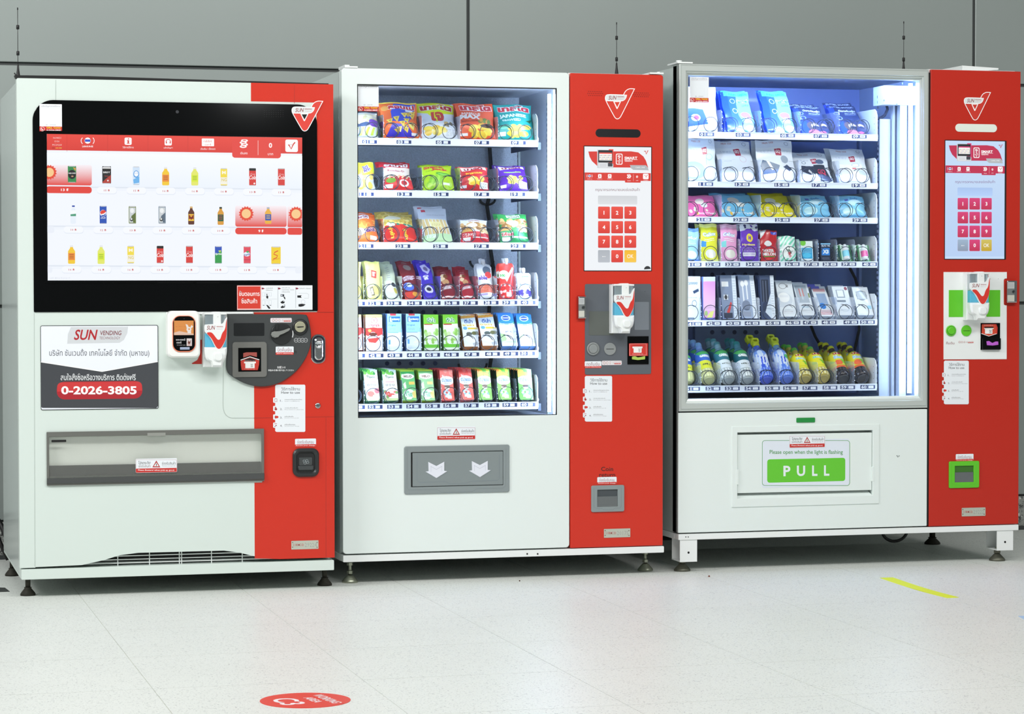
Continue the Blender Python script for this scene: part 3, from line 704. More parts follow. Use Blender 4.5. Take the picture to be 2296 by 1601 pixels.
for a, b0, zero in ((1648, 661, 1), (1836, 662, 0), (1045, 1168, 1), (1236, 1168, 0)):
    can(a, b0, b0+114, 45, '#d63a34', [lambda a, b0, b1, w, zero=zero: (S_.rect(a-22, b0, a+22, b0+(17 if zero else 5), '#141414' if zero else '#b8b0b0', 4), S_.text('Cola', a, b0+60, 42, 26, '#ffffff', bold=.01, shear=.35), S_.text('Coca', a, b0+38, 30, 12, '#f8dada', shear=.35, res=1), S_.ell(a+12, b1-14, 6, 6, '#f4e8e8') if zero else None)])
# second row
S_.poly([(470, 920), (488, 920), (496, 945), (496, 1018), (488, 1024), (468, 1024), (460, 1018), (460, 945)], '#e6eef8'); S_.rect(470, 904, 488, 914, '#2a4aa8'); S_.rect(460, 936, 496, 972, '#f4f8fc', 2); S_.poly([(460, 962), (496, 958), (496, 974), (460, 974)], '#4a9a78')
can(673, 906, 1024, 46, '#1f4fb4', [lambda a, b0, b1, w: (S_.ell(a, 955, 21, 22, '#f4f6fa'), S_.poly([(a-20, 950), (a-10, 936), (a+8, 934), (a+20, 944), (a+6, 956), (a-14, 962)], '#e0402e'), S_.poly([(a-16, 968), (a+4, 966), (a+20, 954), (a+12, 972), (a-4, 976)], '#1f4fb4'), S_.text('เป๊ปซี่', a, 985, 30, 11, wt, bold=.01, res=1))])
for a, c1, c2 in ((864, '#7c8a50', '#5c6e36'), (1058, '#8a9aa8', '#5a6a7a')):
    can(a, 908, 1024, 48, c1, [lambda a, b0, b1, w, c2=c2: (S_.rect(a-20, 918, a+20, 1016, '#c9cfd2', 2), S_.poly([(a-8, 975), (a+20, 950), (a+20, 1016), (a+6, 1016)], c2), S_.ell(a-2, 938, 13, 16, '#eceff0'), S_.ell(a-6, 996, 10, 12, '#2e3432'), S_.ell(a-6, 993, 6, 6, '#e8ecea'))])
bottle_(1248, 911, 1029, 40, '#5a2c1a', '#d8b070', '#f0c23a', '#b0341e'); S_.poly([(1232, 962), (1248, 982), (1264, 962), (1264, 998), (1256, 988), (1248, 1000), (1240, 988), (1232, 998)], '#7a1c10')
bottle_(1440, 914, 1031, 40, '#d89a34', '#2a3a2c', '#1e5a40', '#c83a30'); bottle_(1750, 916, 1024, 42, '#e8b040', '#a8b4c4', '#2c50b0', '#f0d040')
can(1425, 1169, 1284, 45, '#2a50b8', [lambda a, b0, b1, w: (S_.poly([(a-22, 1222), (a+22, 1204), (a+22, 1280), (a-22, 1280)], '#2e9a48'), S_.text('Sprite', a, 1222, 42, 16, wt, bold=.02, shear=.2), S_.poly([(a-2, 1200), (a+18, 1196), (a+12, 1212)], '#c8e03a'))])
can(1613, 1170, 1284, 46, '#e04a5c', [lambda a, b0, b1, w: (S_.ell(a-2, 1222, 21, 15, '#e8f0fa'), S_.text('Fanta', a-1, 1224, 38, 15, '#20489a', bold=.02, rot=-.3), S_.ell(a+3, 1207, 9, 6, '#3aa858'), S_.rect(a-22, 1256, a+22, 1262, '#c03a50'))])
can(1801, 1172, 1287, 62, '#f0d02c', [lambda a, b0, b1, w: (S_.line([(a+14, 1200), (a-8, 1210), (a-14, 1222), (a+10, 1232), (a+4, 1246), (a-18, 1254)], 6, '#d8502a'), S_.text('Sponsor', a-1, 1256, 52, 10, '#d8502a', bold=.01, rot=-.25, res=1))])
S_.rect(1926, 1304, 1972, 1348, '#e9eef7', 14); S_.rect(306, 1306, 342, 1344, '#e9eef7', 14); S_.rect(306, 1040, 354, 1084, '#e9eef7', 14)
S_.text('L.8.0.18.0.2.19.2.0.2.1.7', 392, 1378, 130, 10, '#c6ccd6', res=1)
S_.build('screen_print', scr, SCREEN)
# black panel details: speaker holes, camera lens
sd = MB()
for i in range(9):
    for j in range(4):
        p = atY(593+i*5.2, 248+j*4.6, YA-.0042); sd.lathe([(.0012, 0), (.0012, .0006)], (p[0], YA-.0046, p[2]), axis='y', n=6)
obj('speaker_grille', sd, mat('hole_grey', (30, 31, 32), .6), m1)
p = atY(397, 251, YA); obj('camera_lens', MB().lathe([(.006, 0), (.006, .003), (.003, .003)], (p[0], YA-.007, p[2]), axis='y', n=16), mat('lens_grey', (52, 54, 58), .2), m1)
qr_sticker(YA-.0041, 88.5, 233, 139, 295, m1, '29224')
A = Art(YA-.0045, (0, 150, 2.9105)); logo(A, 1903, 219, 207, fillv='#dd4238', notch='#0b0c0d', h=204); A.build('maker_mark', m1)
# purchase steps sticker
K5 = (500, 620, 9.983); yk = YA-.0042
st = prismo('steps_sticker', RP(YA, 310, 200, 1998, 744, 2, K5), yk-.0006, yk, mat('sticker_white', (236, 240, 245), .4), m1)
A = Art(yk-.0006, K5); A.rect(312, 202, 856, 742, '#d8463c'); A.rect(318, 210, 850, 734, '#f6e0de'); A.rect(328, 222, 840, 720, '#d53a2b')
A.text('ขั้นตอนการ', 590, 380, 460, 110, '#ffffff', bold=.01); A.text('ซื้อสินค้า', 588, 545, 350, 115, '#ffffff', bold=.01)
for a in (1230, 1627): A.line([(a, 240), (a, 706)], 7, '#9aa0a8')
for a in (866, 1232, 1630): A.poly([(a, 250), (a+30, 250), (a+68, 268), (a+30, 288), (a, 288)], '#8c2440')
for (a, b, w_, t) in ((1038, 260, 160, 'กดเลือกสินค้า'), (1035, 305, 150, 'ที่ต้องการ'), (1408, 255, 185, 'สแกน QR Code'), (1455, 298, 275, 'หยอดเหรียญ / ธนบัตร'), (1408, 343, 180, 'หรือแตะบัตร'), (1842, 264, 260, 'รับสินค้า / เงินทอน')):
    A.text(t, a, b, w_, 26, '#3c3e44', shear=.2, res=1)
for a in (910, 985, 1060):
    A.line([(a-28, 360), (a+24, 360), (a+24, 440), (a-28, 440)], 3, '#a8b0c0', True); A.line([(a-28, 535), (a+24, 535), (a+24, 630), (a-28, 630)], 3, '#a8b0c0', True); A.rect(a-20, 640, a+20, 650, '#22242a')
A.poly([(976, 385), (992, 385), (992, 430), (1014, 440), (1010, 492), (980, 492), (962, 450), (978, 440)], '#101216'); A.poly([(972, 645), (1000, 642), (1030, 668), (1062, 712), (1030, 726), (998, 690)], '#101216')
A.line([(890, 510), (1210, 506)], 3, '#8a929c')
A.rect(1290, 398, 1370, 450, '#3a3e46'); A.rect(1302, 410, 1330, 438, '#dfe6f0'); A.poly([(1350, 455), (1385, 455), (1398, 508), (1380, 510)], '#101216')
A.poly([(1286, 572), (1340, 540), (1382, 548), (1376, 596), (1330, 608), (1296, 596)], '#101216'); A.ell(1362, 556, 12, 10, '#e8eef6'); A.poly([(1292, 680), (1350, 640), (1388, 628), (1386, 690), (1330, 708), (1296, 704)], '#101216'); A.rect(1345, 640, 1376, 668, '#e8eef6')
A.line([(1690, 378), (1880, 378), (1916, 400), (1916, 486), (1820, 486)], 4, '#8a929c'); A.poly([(1664, 424), (1700, 424), (1764, 420), (1740, 446), (1762, 478), (1700, 474), (1664, 472)], '#101216')
A.ell(1794, 566, 46, 46, '#b6bcc6'); A.ell(1794, 566, 41, 41, '#eef2fa'); A.poly([(1688, 622), (1760, 610), (1850, 626), (1800, 664), (1740, 678), (1690, 672)], '#101216')
A.build('print', st)
# poster of the operator
ps = prismo('poster_frame', RP(YA, 216, 120, 849, 564, 9, K2), YA-.003, YA, mat('poster_edge', (30, 33, 36), .35), m1, .0008)
A = Art(YA-.003, K2); A.rect(219, 123, 846, 561, '#eef1fa', 7); A.poly([(219, 315), (547, 366), (846, 313), (846, 552), (838, 561), (227, 561), (219, 552)], '#45474c')
A.line([(219, 315), (547, 366), (846, 313)], 3, '#ffffff')
A.poly([(380, 128), (686, 126), (682, 160), (664, 196), (640, 212), (360, 217), (364, 165)], '#d3d6da'); A.text('SUN', 460, 169, 128, 56, '#b4242c', bold=.02, shear=.25)
A.text('VENDING', 594, 159, 114, 24, '#7c3038', bold=.01, shear=.15); A.text('TECHNOLOGY', 589, 186, 112, 14, '#8a5a62', shear=.15)
A.text('บริษัท ซันเวนดิ้ง เทคโนโลยี จำกัด (มหาชน)', 532, 268, 536, 46, '#4a4c52')
A.text('สนใจสั่งซื้อหรือวางบริการ ติดตั้งฟรี', 526, 394, 402, 36, '#f4f5f7', bold=.006)
A.rect(304, 421, 763, 510, '#b02630', 42); A.rect(306, 424, 761, 468, '#cf3a3c', (2, 2, 42, 42)); A.text('0-2026-3805', 530, 466, 404, 45, '#ffffff', bold=.03)
A.build('poster_print', ps, PRINTG)
# card reader in its white holder
cdr = atY(411, 760, YA-.06); card = thing('card_reader', 'white card reader holder with an orange and black display, above the poster', 'card reader', (cdr[0], YA, cdr[2]))
O1 = RP(YA-.06, 92, 42, 510, 640, 70, K3, 8); O2 = RP(YA, 70, 62, 505, 700, 80, K3, 8)
hb = MB(); n = len(O1)
R_ = [[(x, YA-.06, z) for x, z in offset_poly(O1, .006)], [(x, YA-.054, z) for x, z in O1], [(x, YA, z) for x, z in O1]]
hb.rings(R_, smooth=False)
obj('holder', hb, mat('matte_white_plastic', (240, 241, 237), .5), card)
pd = prismo('terminal', RP(YA-.062, 160, 110, 442, 555, 90, K3, 8), YA-.064, YA-.06, BLACK, card, .001)
Ac = Art(YA-.0642, K3); 
rim = MB().frame(RP(YA-.062, 152, 103, 450, 566, 96, K3, 8), RP(YA-.062, 160, 110, 442, 555, 90, K3, 8), YA-.063, YA-.06)
obj('orange_rim', rim, mat('orange_rim', (226, 120, 84), .4), card)
Ac.rect(172, 166, 425, 350, '#f09a46', 2); Ac.poly([(172, 320), (240, 300), (425, 335), (425, 350), (172, 350)], '#f6d0b8'); Ac.text('tap rabbit card', 262, 242, 150, 14, '#d8743a', res=1); Ac.text('แตะบัตรเพื่อชำระ', 262, 276, 100, 14, '#e8804a', res=1)
Ac.ell(364, 278, 32, 32, '#fff6ee'); Ac.poly([(336, 262), (320, 210), (346, 218), (362, 250)], '#fff6ee'); Ac.poly([(380, 254), (396, 222), (418, 240), (400, 262)], '#fff6ee'); Ac.ell(366, 274, 12, 10, '#f09a46'); Ac.rect(346, 300, 392, 328, '#fff6ee', 8)
Ac.text('แตะตรงนี้', 258, 408, 118, 26, '#ffffff', bold=.01, res=1); Ac.text('ตรงนี้', 236, 445, 62, 26, '#ffffff', bold=.01, res=1); Ac.text('TAP RABBIT HERE', 264, 480, 112, 12, '#b8b8b8', res=1)
Ac.rect(334, 394, 402, 490, '#f2e6e2', 3); Ac.ell(366, 450, 18, 16, '#7a3c30'); Ac.poly([(352, 440), (350, 410), (366, 436)], '#7a3c30'); Ac.poly([(372, 436), (386, 408), (384, 442)], '#7a3c30'); Ac.rect(345, 474, 390, 480, '#c8503c')
Ac.rect(250, 506, 372, 536, '#b8c8e4', 2); Ac.text('rabbit payment', 311, 520, 108, 10, '#5a6a9a', res=1); Ac.ell(302, 142, 6, 3, '#44464a')
Ac.build('display_print', pd, mat('lit_display', (255, 255, 255), .3, attr=True, emit=.8))
# red backing vinyl behind the dispenser
prismo('red_vinyl', PX(YA, [(510, 410), (600, 410), (604, 720), (405, 722), (402, 712), (470, 672), (505, 600)], K3), YA-.0012, YA, mat('vinyl_red', (190, 44, 32), .4), m1)
dispenser(YA-.07, (458.5, 699, 4.24), 'gel dispenser with red tick badge beside the white card reader', YA)
# coin and banknote console
con = PX(YA, [(852, 85), (1850, 78), (1880, 110), (1905, 200), (1922, 300), (1926, 420), (1908, 520), (1870, 620), (1800, 740), (1700, 850), (1560, 945), (1420, 998), (1290, 1014), (1180, 1002), (1060, 965), (950, 905), (836, 826), (840, 640), (858, 500)], K3)
con = smooth(con, 2, (0,))
cns = prismo('payment_console', con, YA-.012, YA, DGREY, m1, .003)
yc = YA-.012
prismo('price_display', RP(yc, 938, 198, 1330, 360, 12, K3), yc-.001, yc, mat('display_black', (28, 30, 32), .2, coat=.3), cns, .0004)
nr = MB().frame(RP(yc, 918, 440, 1362, 888, 38, K3), RP(yc, 994, 516, 1288, 818, 2, K3), yc-.004, yc, .001)
obj('note_slot_frame', nr, mat('note_frame_grey', (112, 112, 108), .5), cns)
prismo('note_slot', RP(yc, 994, 516, 1288, 818, 0, K3), yc-.0005, yc, BLACK, cns)
A = Art(yc-.002, K3)
A.poly([(1060, 582), (1100, 572), (1235, 572), (1235, 632), (1150, 610), (1060, 640)], '#a85048'); A.poly([(1026, 682), (1146, 640), (1266, 678), (1262, 730), (1246, 800), (1040, 800), (1030, 740)], '#c8382c')
A.line([(1026, 672), (1146, 630), (1266, 668)], 10, '#f2f2f2'); A.poly([(1082, 666), (1146, 644), (1214, 666), (1214, 688), (1082, 688)], '#261414'); A.text('BANKNOTES ONLY', 1148, 680, 132, 9, '#e8c8c4', res=1)
A.rect(1070, 692, 1222, 712, '#f0f0ee', 3); A.rect(1086, 704, 1206, 774, '#f0f0ee', 2); A.text('20', 1170, 740, 46, 26, '#5a5e60', rot=PI/2, bold=.01); A.text('20 banknotes only', 1142, 787, 136, 11, '#f4d8d4', res=1)
A.build('note_print', cns)
kn = MB(); p = atY(360+1548/5.7175, 690+332/5.7175, yc); kn.lathe([(.0405, 0), (.0405, -.004), (.038, -.006)], (p[0], yc, p[2]), axis='y', n=32); obj('lever_dial', kn, mat('dial_black', (30, 32, 33), .4), cns)
kn = MB().prism(PX(yc, [(1450, 302), (1520, 300), (1580, 285), (1640, 262), (1656, 268), (1640, 290), (1570, 330), (1520, 350), (1500, 376), (1460, 386), (1424, 372), (1410, 345), (1420, 315)], K3), yc-.018, yc-.006, .003)
obj('return_lever', kn, mat('lever_grey', (132, 134, 130), .45), cns)
prismo('dial_pointer', PX(yc, [(1466, 215), (1500, 200), (1514, 222), (1500, 290), (1468, 296)], K3), yc-.009, yc-.006, mat('dial_black2', (22, 24, 25), .5), cns, .001)
p = atY(360+1790/5.7175, 690+250/5.7175, yc); kk = .001*1
obj('coin_slot_ring', MB().lathe([(.030, 0), (.030, -.003), (.0245, -.005)], (p[0], yc, p[2]), axis='y', n=32), mat('dial_black', (30, 32, 33), .4), cns)
p = atY(360+1786/5.7175, 690+244/5.7175, yc); cs = MB().lathe([(.0205, -.004), (.0205, -.008), (.0190, -.009)], (p[0], yc, p[2]), axis='y', n=32); cs = obj('coin_slot', cs, mat('worn_brass', (190, 188, 160), .35, metal=.6), cns)
A = Art(yc-.0091, K3); A.poly([(1736, 248), (1765, 240), (1836, 238), (1836, 250), (1765, 258)], '#1a1a18'); A.build('slit', cs)
A = Art(yc-.0002, K3); A.poly([(1688, 292), (1702, 294), (1704, 345), (1696, 382), (1684, 380), (1692, 340)], '#eceef0')
for i in range(4): A.ell(1737+i*41, 417, 26, 28, '#d0d2d4', 16); A.ell(1737+i*41, 417, 21, 23, '#34383a', 16); A.text(('500', '100', '50', '10')[i], 1737+i*41, 417, 24, 11, '#e8eaec', res=1, bold=.02)
A.text('お願い!!', 1548, 765, 106, 30, '#f0f0f0', bold=.02, res=1); A.text('商品は1個毎に取り出してください', 1545, 802, 330, 26, '#e6e8e8', bold=.02, res=1)
A.text('n', 1730, 568, 24, 34, '#101212'); A.build('console_print', cns)
coins_label(yc-.0003, 360+1408/5.7175, 690+132/5.7175, 360+1682/5.7175, 690+190/5.7175, cns)
coin_sticker(yc-.0003, 360+1476/5.7175, 690+498/5.7175, 360+1706/5.7175, 690+602/5.7175, cns, 'บิดคืนเงิน', 'twist to refund money', 'refund_sticker')
# door lock handle
lk = MB().prism(RP(YA, 1928, 342, 2115, 716, 88, K3, 8), YA-.004, YA, .0015); lk = obj('door_lock', lk, CHROME, m1)
obj('lock_recess', MB().prism(RP(YA, 1945, 358, 2100, 700, 74, K3, 8), YA-.0045, YA-.004), mat('recess_dark', (52, 54, 66), .25, metal=.6), lk)
obj('lock_handle', MB().prism(RP(YA, 1968, 380, 2078, 670, 52, K3, 8), YA-.012, YA-.0045, .004), CHROME, lk)
p = atY(360+2022/5.7175, 690+472/5.7175, YA); b = MB().lathe([(.0145, -.012), (.0145, -.017), (.012, -.018), (.008, -.018), (.0075, -.016), (.003, -.016)], (p[0], YA, p[2]), axis='y', n=24); obj('lock_cylinder', b, CHROME, lk)
p = atY(712.5, 909.5, YA); b = MB().lathe([(.0105, 0), (.0105, -.003), (.008, -.004)], (p[0], YA, p[2]), axis='y', n=20).box(p[0]-.006, p[0]+.006, YA-.0046, YA-.004, p[2]-.0012, p[2]+.0012, 1); obj('cam_lock', b, [CHROME, GASKET], m1)
how_to_use(YA-.0007, 617, 862.5, 684.5, 968.5, m1)
# product chute
wx0 = min(p[0] for p in slot); wz0 = min(p[1] for p in slot); wz1 = max(p[1] for p in slot)
ch = MB().box(wx0, slx1, YA+.024, YA+.028, wz0, wz1).box(wx0, slx1, YA+.05, YA+.075, wz0-.004, wz0).box(wx0, slx1, YA+.05, YA+.075, wz1, wz1+.004)
obj('chute_liner', ch, mat('chute_white', (236, 238, 232), .5), m1)
d2 = MB().prism(RP(YA, 260, 873, 1400, 905, 0, K2), YA+.012, YA+.023); obj('chute_floor', d2, mat('chute_dark', (20, 22, 22), .5), m1)
cf = MB().frame(RP(YA, 249, 690, 1414, 952, 2, K2), RP(YA, 262, 716, 1400, 915, 3, K2), YA-.008, YA-.0005, .001)
fr_ = obj('chute_frame', cf, mat('smoke_frame', (112, 113, 108), .3, alpha=.9), m1)
obj('chute_flap', MB().prism(RP(YA, 262, 706, 1400, 915, 2, K2), YA-.006, YA-.004), SMOKE, m1)
prismo('chute_lip', PX(YA, [(250, 938), (1414, 910), (1414, 942), (250, 966)], K2), YA-.014, YA-.006, mat('smoke_lip', (74, 76, 76), .25), m1, .002)
prismo('flap_mark', RP(YA, 275, 732, 354, 743, 1, K2), YA-.0066, YA-.006, GASKET, m1)
prismo('flap_grip', RP(YA, 788, 694, 886, 710, 2, K2), YA-.0095, YA-.008, mat('grip_grey', (148, 150, 144), .3), m1, .0006)
warning(YA-.0075, 304, 1029, 397, 1058.5, m1)
coin_sticker(YA-.0007, 661.5, 984, 708.5, 1001.5, m1)
cr_ = MB().frame(RP(YA, 1567, 778, 1708, 928, 38, K2, 6), RP(YA, 1590, 800, 1686, 905, 22, K2, 6), YA-.012, YA, .005); cr_ = obj('coin_return', cr_, mat('cup_black', (40, 43, 44), .4), m1)
obj('cup_inner', MB().prism(RP(YA, 1588, 798, 1688, 908, 24, K2, 6), YA-.003, YA-.0006), mat('cup_inner', (24, 26, 27), .5), cr_)
obj('cup_flap', MB().prism(RP(YA, 1600, 826, 1672, 868, 6, K2), YA-.005, YA-.003, .001).prism(RP(YA, 1594, 870, 1680, 895, 10, K2), YA-.0075, YA-.003, .003), mat('cup_flap', (64, 68, 69), .35), cr_)
A = Art(YA-.0052, K2)
for q in ((1630, 845), (1644, 843), (1634, 856), (1648, 853)): A.ell(*q, 8, 7, '#8c9294', 12); A.ell(*q, 5.5, 4.8, '#40484a', 12)
A.build('cup_print', cr_)
id_plate(YA-.0007, 653, 1213, 714, 1230.5, m1, '29224')
# ventilation grille behind the arch
gb = MB()
for v in (1243, 1251, 1258.5, 1266):
    p = atY(400, v, YA+.03)[2]; gb.box(PX(YA+.03, [(180, v)])[0][0], PX(YA+.03, [(610, v)])[0][0], YA+.028, YA+.032, p-.0016, p+.0016)
for u in (264, 335, 402, 407, 474, 543): x = atY(u, 1250, YA+.03)[0]; gb.box(x-.0015, x+.0015, YA+.027, YA+.033, .1, .17)
o = obj('grille_bars', gb, WPLAS, m1)
obj('base_rail', MB().prism(rrect(.646, .069, 1.807, .107, .003, 2), YA-.002, YA+.04, .001).box(.646, .67, YA+.04, 10.2, .069, .107).box(1.785, 1.807, YA+.04, 10.2, .069, .107).box(.646, 1.807, 10.2, 10.22, .069, .107).box(.67, 1.785, YA+.04, 10.2, .1, .107), WHITE, m1)
for (x, y) in ((.676, YA+.095), (1.80, YA+.1), (.662, 9.98), (1.79, 9.98)): foot('foot', m1, min(x, 1.79), y, .075, RUST, .028, .0095)
# ------------------------------------------------------------------ trays, coils, dividers shared by the two glass-front machines
TRAYM = mat('tray_white', (226, 232, 240), .35, coat=.15)
NAVY = mat('tag_navy', (44, 54, 92), .4)
LEDM = mat('lit_led_strip', (222, 234, 255), .3, emit=74)
for m_ in (LEDM,): m_.node_tree.nodes['Principled BSDF'].inputs['Emission Color'].default_value = (.55, .73, 1, 1)
_h = MB(); pts = []
turns, pitch, cr0, seg = 8, .052, .0295, 22
for k in range(turns*seg+1):
    a = 2*PI*k/seg; t = k/seg
    yy = pitch*max(0, t-.8) if t < 1.6 else pitch*(t-.8)
    pts.append((cr0*math.cos(a-PI/2), yy, cr0*math.sin(a-PI/2)))
_h.tube(pts, .0014, 5)
COIL = _h.mesh('coil', WIRE)
_d = MB(); hh, dd = .092, .44
P = [(0, .0), (0, hh-.012), (.004, hh-.004), (.012, hh), (dd, hh), (dd, 0)]
_d.add([(-.0008, y, z) for y, z in P]+[(.0008, y, z) for y, z in P], [[0, 1, 2, 3, 4, 5], [11, 10, 9, 8, 7, 6]]+[(i, (i+1) % 6, 6+(i+1) % 6, 6+i) for i in range(6)])
DIV = _d.mesh('divider', PERSPEX)
def inst(name, me, parent, loc):
    o = bpy.data.objects.new(name, me); COL.objects.link(o)
    o.parent = parent; o.location = Vector(loc)-world_org(parent); return o
def tray(root, ztop, zbot, xl, xr, Yf, coils, divs, tags, style):
    b = MB(); b.prism(rrect(xl, zbot, xr, ztop, (.001, .008, .001, .001), 3), Yf, Yf+.003, .0006)
    b.box(xl, xr, Yf+.003, Yf+.50, ztop-.005, ztop-.002)
    b.box(xl, xr-.002, Yf-.0012, Yf, ztop-.003, ztop); b.box(xl, xr-.002, Yf-.0012, Yf, zbot, zbot+.003)
    hh = .105; P = [(Yf+.004, ztop-.004), (Yf+.004, ztop+hh-.03), (Yf+.012, ztop+hh-.01), (Yf+.03, ztop+hh), (Yf+.5, ztop+hh), (Yf+.5, ztop-.004)]
    for x in (xr-.003, xl):
        b.add([(x, y, z) for y, z in P]+[(x+.0025, y, z) for y, z in P], [[0, 1, 2, 3, 4, 5], [11, 10, 9, 8, 7, 6]]+[(i, (i+1) % 6, 6+(i+1) % 6, 6+i) for i in range(6)])
    t = obj('tray', b, TRAYM, root)
    for x in coils: inst('coil', COIL, t, (x, Yf+.010, ztop+.031))
    for x in divs: inst('divider', DIV, t, (x, Yf+.006, ztop-.001))
    sb = MB()
    for z in (.02, .045, .07): sb.lathe([(.0016, -.0006), (.0016, 0)], (xr-.003, Yf+.03, ztop+z), axis='x', n=8)
    obj('side_holes', sb, GASKET, t)
    sc = MB()
    for x in divs:
        for z in (.014, .034, .058): sc.lathe([(.0018, 0), (.0018, .002)], (x+.0012, Yf+.004, ztop+z), axis='y', n=6)
    obj('divider_rivets', sc, WPLAS, t)
    if len(divs) > 20: pass
    for (u, v, num, pr) in tags:
        A = Art(Yf-.0004, (u, v, 1.)); w = 16.5; hgt = 4.1
        if style == 2:
            A.rect(-w, -hgt, w, hgt, '#2a3358'); A.rect(-w*.02, -hgt, 2, hgt, '#7482aa'); A.rect(1, -hgt*.72, 10.5, hgt*.72, '#eef2fa')
            A.text(pr, 5.7, 0, 6.5, 3.4, '#9aa2b4', res=1); nx = -8.6
        else:
            A.rect(-w, -hgt, -1.5, hgt, '#3a4468'); A.rect(-1, -hgt, w, hgt, '#525c80'); A.rect(1.6, -hgt*.66, 13, hgt*.66, '#f4f7fd'); A.text(pr, 7.3, 0, 7, 2.6, '#a4a8b4', res=1); nx = -8.6
        if num: A.text(num, nx, 0, 11.5, 6.6, '#f2f5fb', bold=.03, res=2)
        A.build('price_tag', t)
    return t

# ------------------------------------------------------------------ machine 2 : snack machine
YB = Y2
m2 = thing('vending_machine', 'white and red snack vending machine in the middle, on thin bolt feet', 'vending machine', (2.5, YB+.45, 0))
xl2, xr2, zt2, zb2 = 1.8591, 3.1436, 1.9681, .1175
gx0, gz1 = PX(YB, [(801, 188.5)])[0]; gx1, gz0 = PX(YB, [(1249, 930.5)])[0]
xd = PX(YB, [(1276.5, 600)])[0][0]; ix0, ix1 = xl2+.035, gx1+.028; iz0, iz1 = gz0-.012, gz1+.012; iy1 = YB+.66
c = MB()
c.box(xl2+.003, ix0, YB+.075, 10.2, .112, 1.96); c.box(ix1+.012, xr2-.004, YB+.075, 10.2, .112, 1.96)
c.box(ix0, ix1+.012, YB+.075, 10.2, iz1, 1.96); c.box(ix0, ix1+.012, YB+.075, 10.2, .112, iz0); c.box(ix0, ix1+.012, iy1+.004, 10.2, iz0, iz1)
obj('cabinet', c, SIDE, m2)
STUC = mat('embossed_aluminium', (226, 232, 244), .42, metal=.15, bump=1.0, bscale=260, noise=.28, nscale=240)
li = MB().box(ix0, ix1, iy1, iy1+.004, iz0, iz1).box(ix0-.0, ix0+.002, YB+.06, iy1, iz0, iz1).box(ix0, ix1, YB+.06, iy1, iz1-.002, iz1).box(ix0, ix1, YB+.06, iy1, iz0, iz0+.002)
obj('liner', li, STUC, m2)
obj('side_liner', MB().box(ix1, ix1+.012, YB+.06, iy1+.004, iz0, iz1), mat('embossed_side', (222, 228, 240), .4, metal=.1, bump=.9, bscale=260, noise=.14, nscale=240), m2)
gk = MB().frame(rrect(xl2+.008, .12, xd, 1.962, .004), rrect(gx0-.026, gz0-.006, gx1+.026, gz1+.010, .004), YB+.05, YB+.060)
obj('door_gasket', gk, GASKET, m2)
dr = MB().frame(rrect(xl2, zb2+.001, xd, zt2, .014), rrect(gx0, gz0, gx1, gz1, .001), YB, YB+.05, .0015)
D2 = obj('door', dr, WHITE2, m2)
obj('glass', MB().box(gx0-.003, gx1+.003, YB+.010, YB+.013, gz0-.003, gz1+.003), GLASS, m2)
fr2 = MB().frame(rrect(gx0, gz0, gx1, gz1, .001), rrect(gx0+.003, gz0+.003, gx1-.004, gz1-.004, .001), YB+.002, YB+.010); obj('glass_seal', fr2, GASKET, m2)
# led strips inside the door edges
for s, xx in ((0, gx1-.014), (1, gx0-.018)):
    e = MB().box(xx-.004, xx+.004, YB+.052, YB+.068, gz0+.01, gz1-.02 if s == 0 else gz1-.05)
    obj('led_strip', e, LEDM, m2)
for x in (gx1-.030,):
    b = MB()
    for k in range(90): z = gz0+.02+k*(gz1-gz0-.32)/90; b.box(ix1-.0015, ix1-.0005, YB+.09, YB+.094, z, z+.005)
    obj('led_reflection_dots', b, mat('lit_led_reflection', (235, 242, 255), .3, emit=1.5), m2)  # glowing dots stand in for the led strip's reflection on the side liner
# red service door
rd = MB().prism(rrect(xd+.004, PX(YB, [(1380, 1226)])[0][1], xr2, PX(YB, [(1380, 166)])[0][1], (.004, .004, .01, .004)), YB-.001, YB+.055, .002)
RD2 = obj('service_door', rd, RED, m2)
obj('hinge_plate', MB().box(xl2+.012, xl2+.062, YB-.002, YB+.12, 1.969, 1.975).box(xl2+.012, xl2+.03, YB-.002, YB+.12, 1.975, 1.980), WPLAS, m2)
obj('hinge_plate', MB().box(xr2-.055, xr2+.001, YB-.002, YB+.10, 1.9705, 1.977).lathe([(.006, 0), (.006, .004)], (xr2-.012, YB+.02, 1.977), n=12), WPLAS, m2)
obj('top_edge', MB().box(xd, xr2-.01, YB+.012, YB+.3, 1.955, 1.969), WPLAS, m2)
KB = (1260, 150, 2.911); KC = (1280, 620, 4.709); KD = (1260, 600, 2.2873); KE = (740, 930, 2.9436); KM = (760, 150, 3.9058); KN = (760, 540, 3.9058)
yd = YB-.001
def dots(u0, u1, vs, m, Y, parent):
    b = MB()
    for r, v in enumerate(vs):
        n = 9 if r % 2 else 8
        for k in range(n):
            u = u0+(u1-u0)*(k+(0 if r % 2 else .5))/8; p = atY(u, v+(u-u0)*.02, Y); b.lathe([(.0017, 0), (.0017, -.0003)], (p[0], Y, p[2]), axis='y', n=7)
    obj('speaker_holes', b, m, parent)
HOLE = mat('hole_dark_red', (96, 18, 14), .7)
dots(1318, 1351, (205, 209.5, 214), HOLE, yd, m2); dots(1421, 1455, (208, 212.3, 216.4), HOLE, yd, m2)
A = Art(yd-.0003, KB); logo(A, 281, 138, 196, fillv='#d93a29', notch='#de3c26', h=206); A.build('maker_mark', m2)
prismo('sensor_window', RP(yd, 219, 404, 513, 462, 28, KB, 8), yd-.001, yd, mat('window_black', (22, 23, 26), .2, coat=.2), m2, .0004)
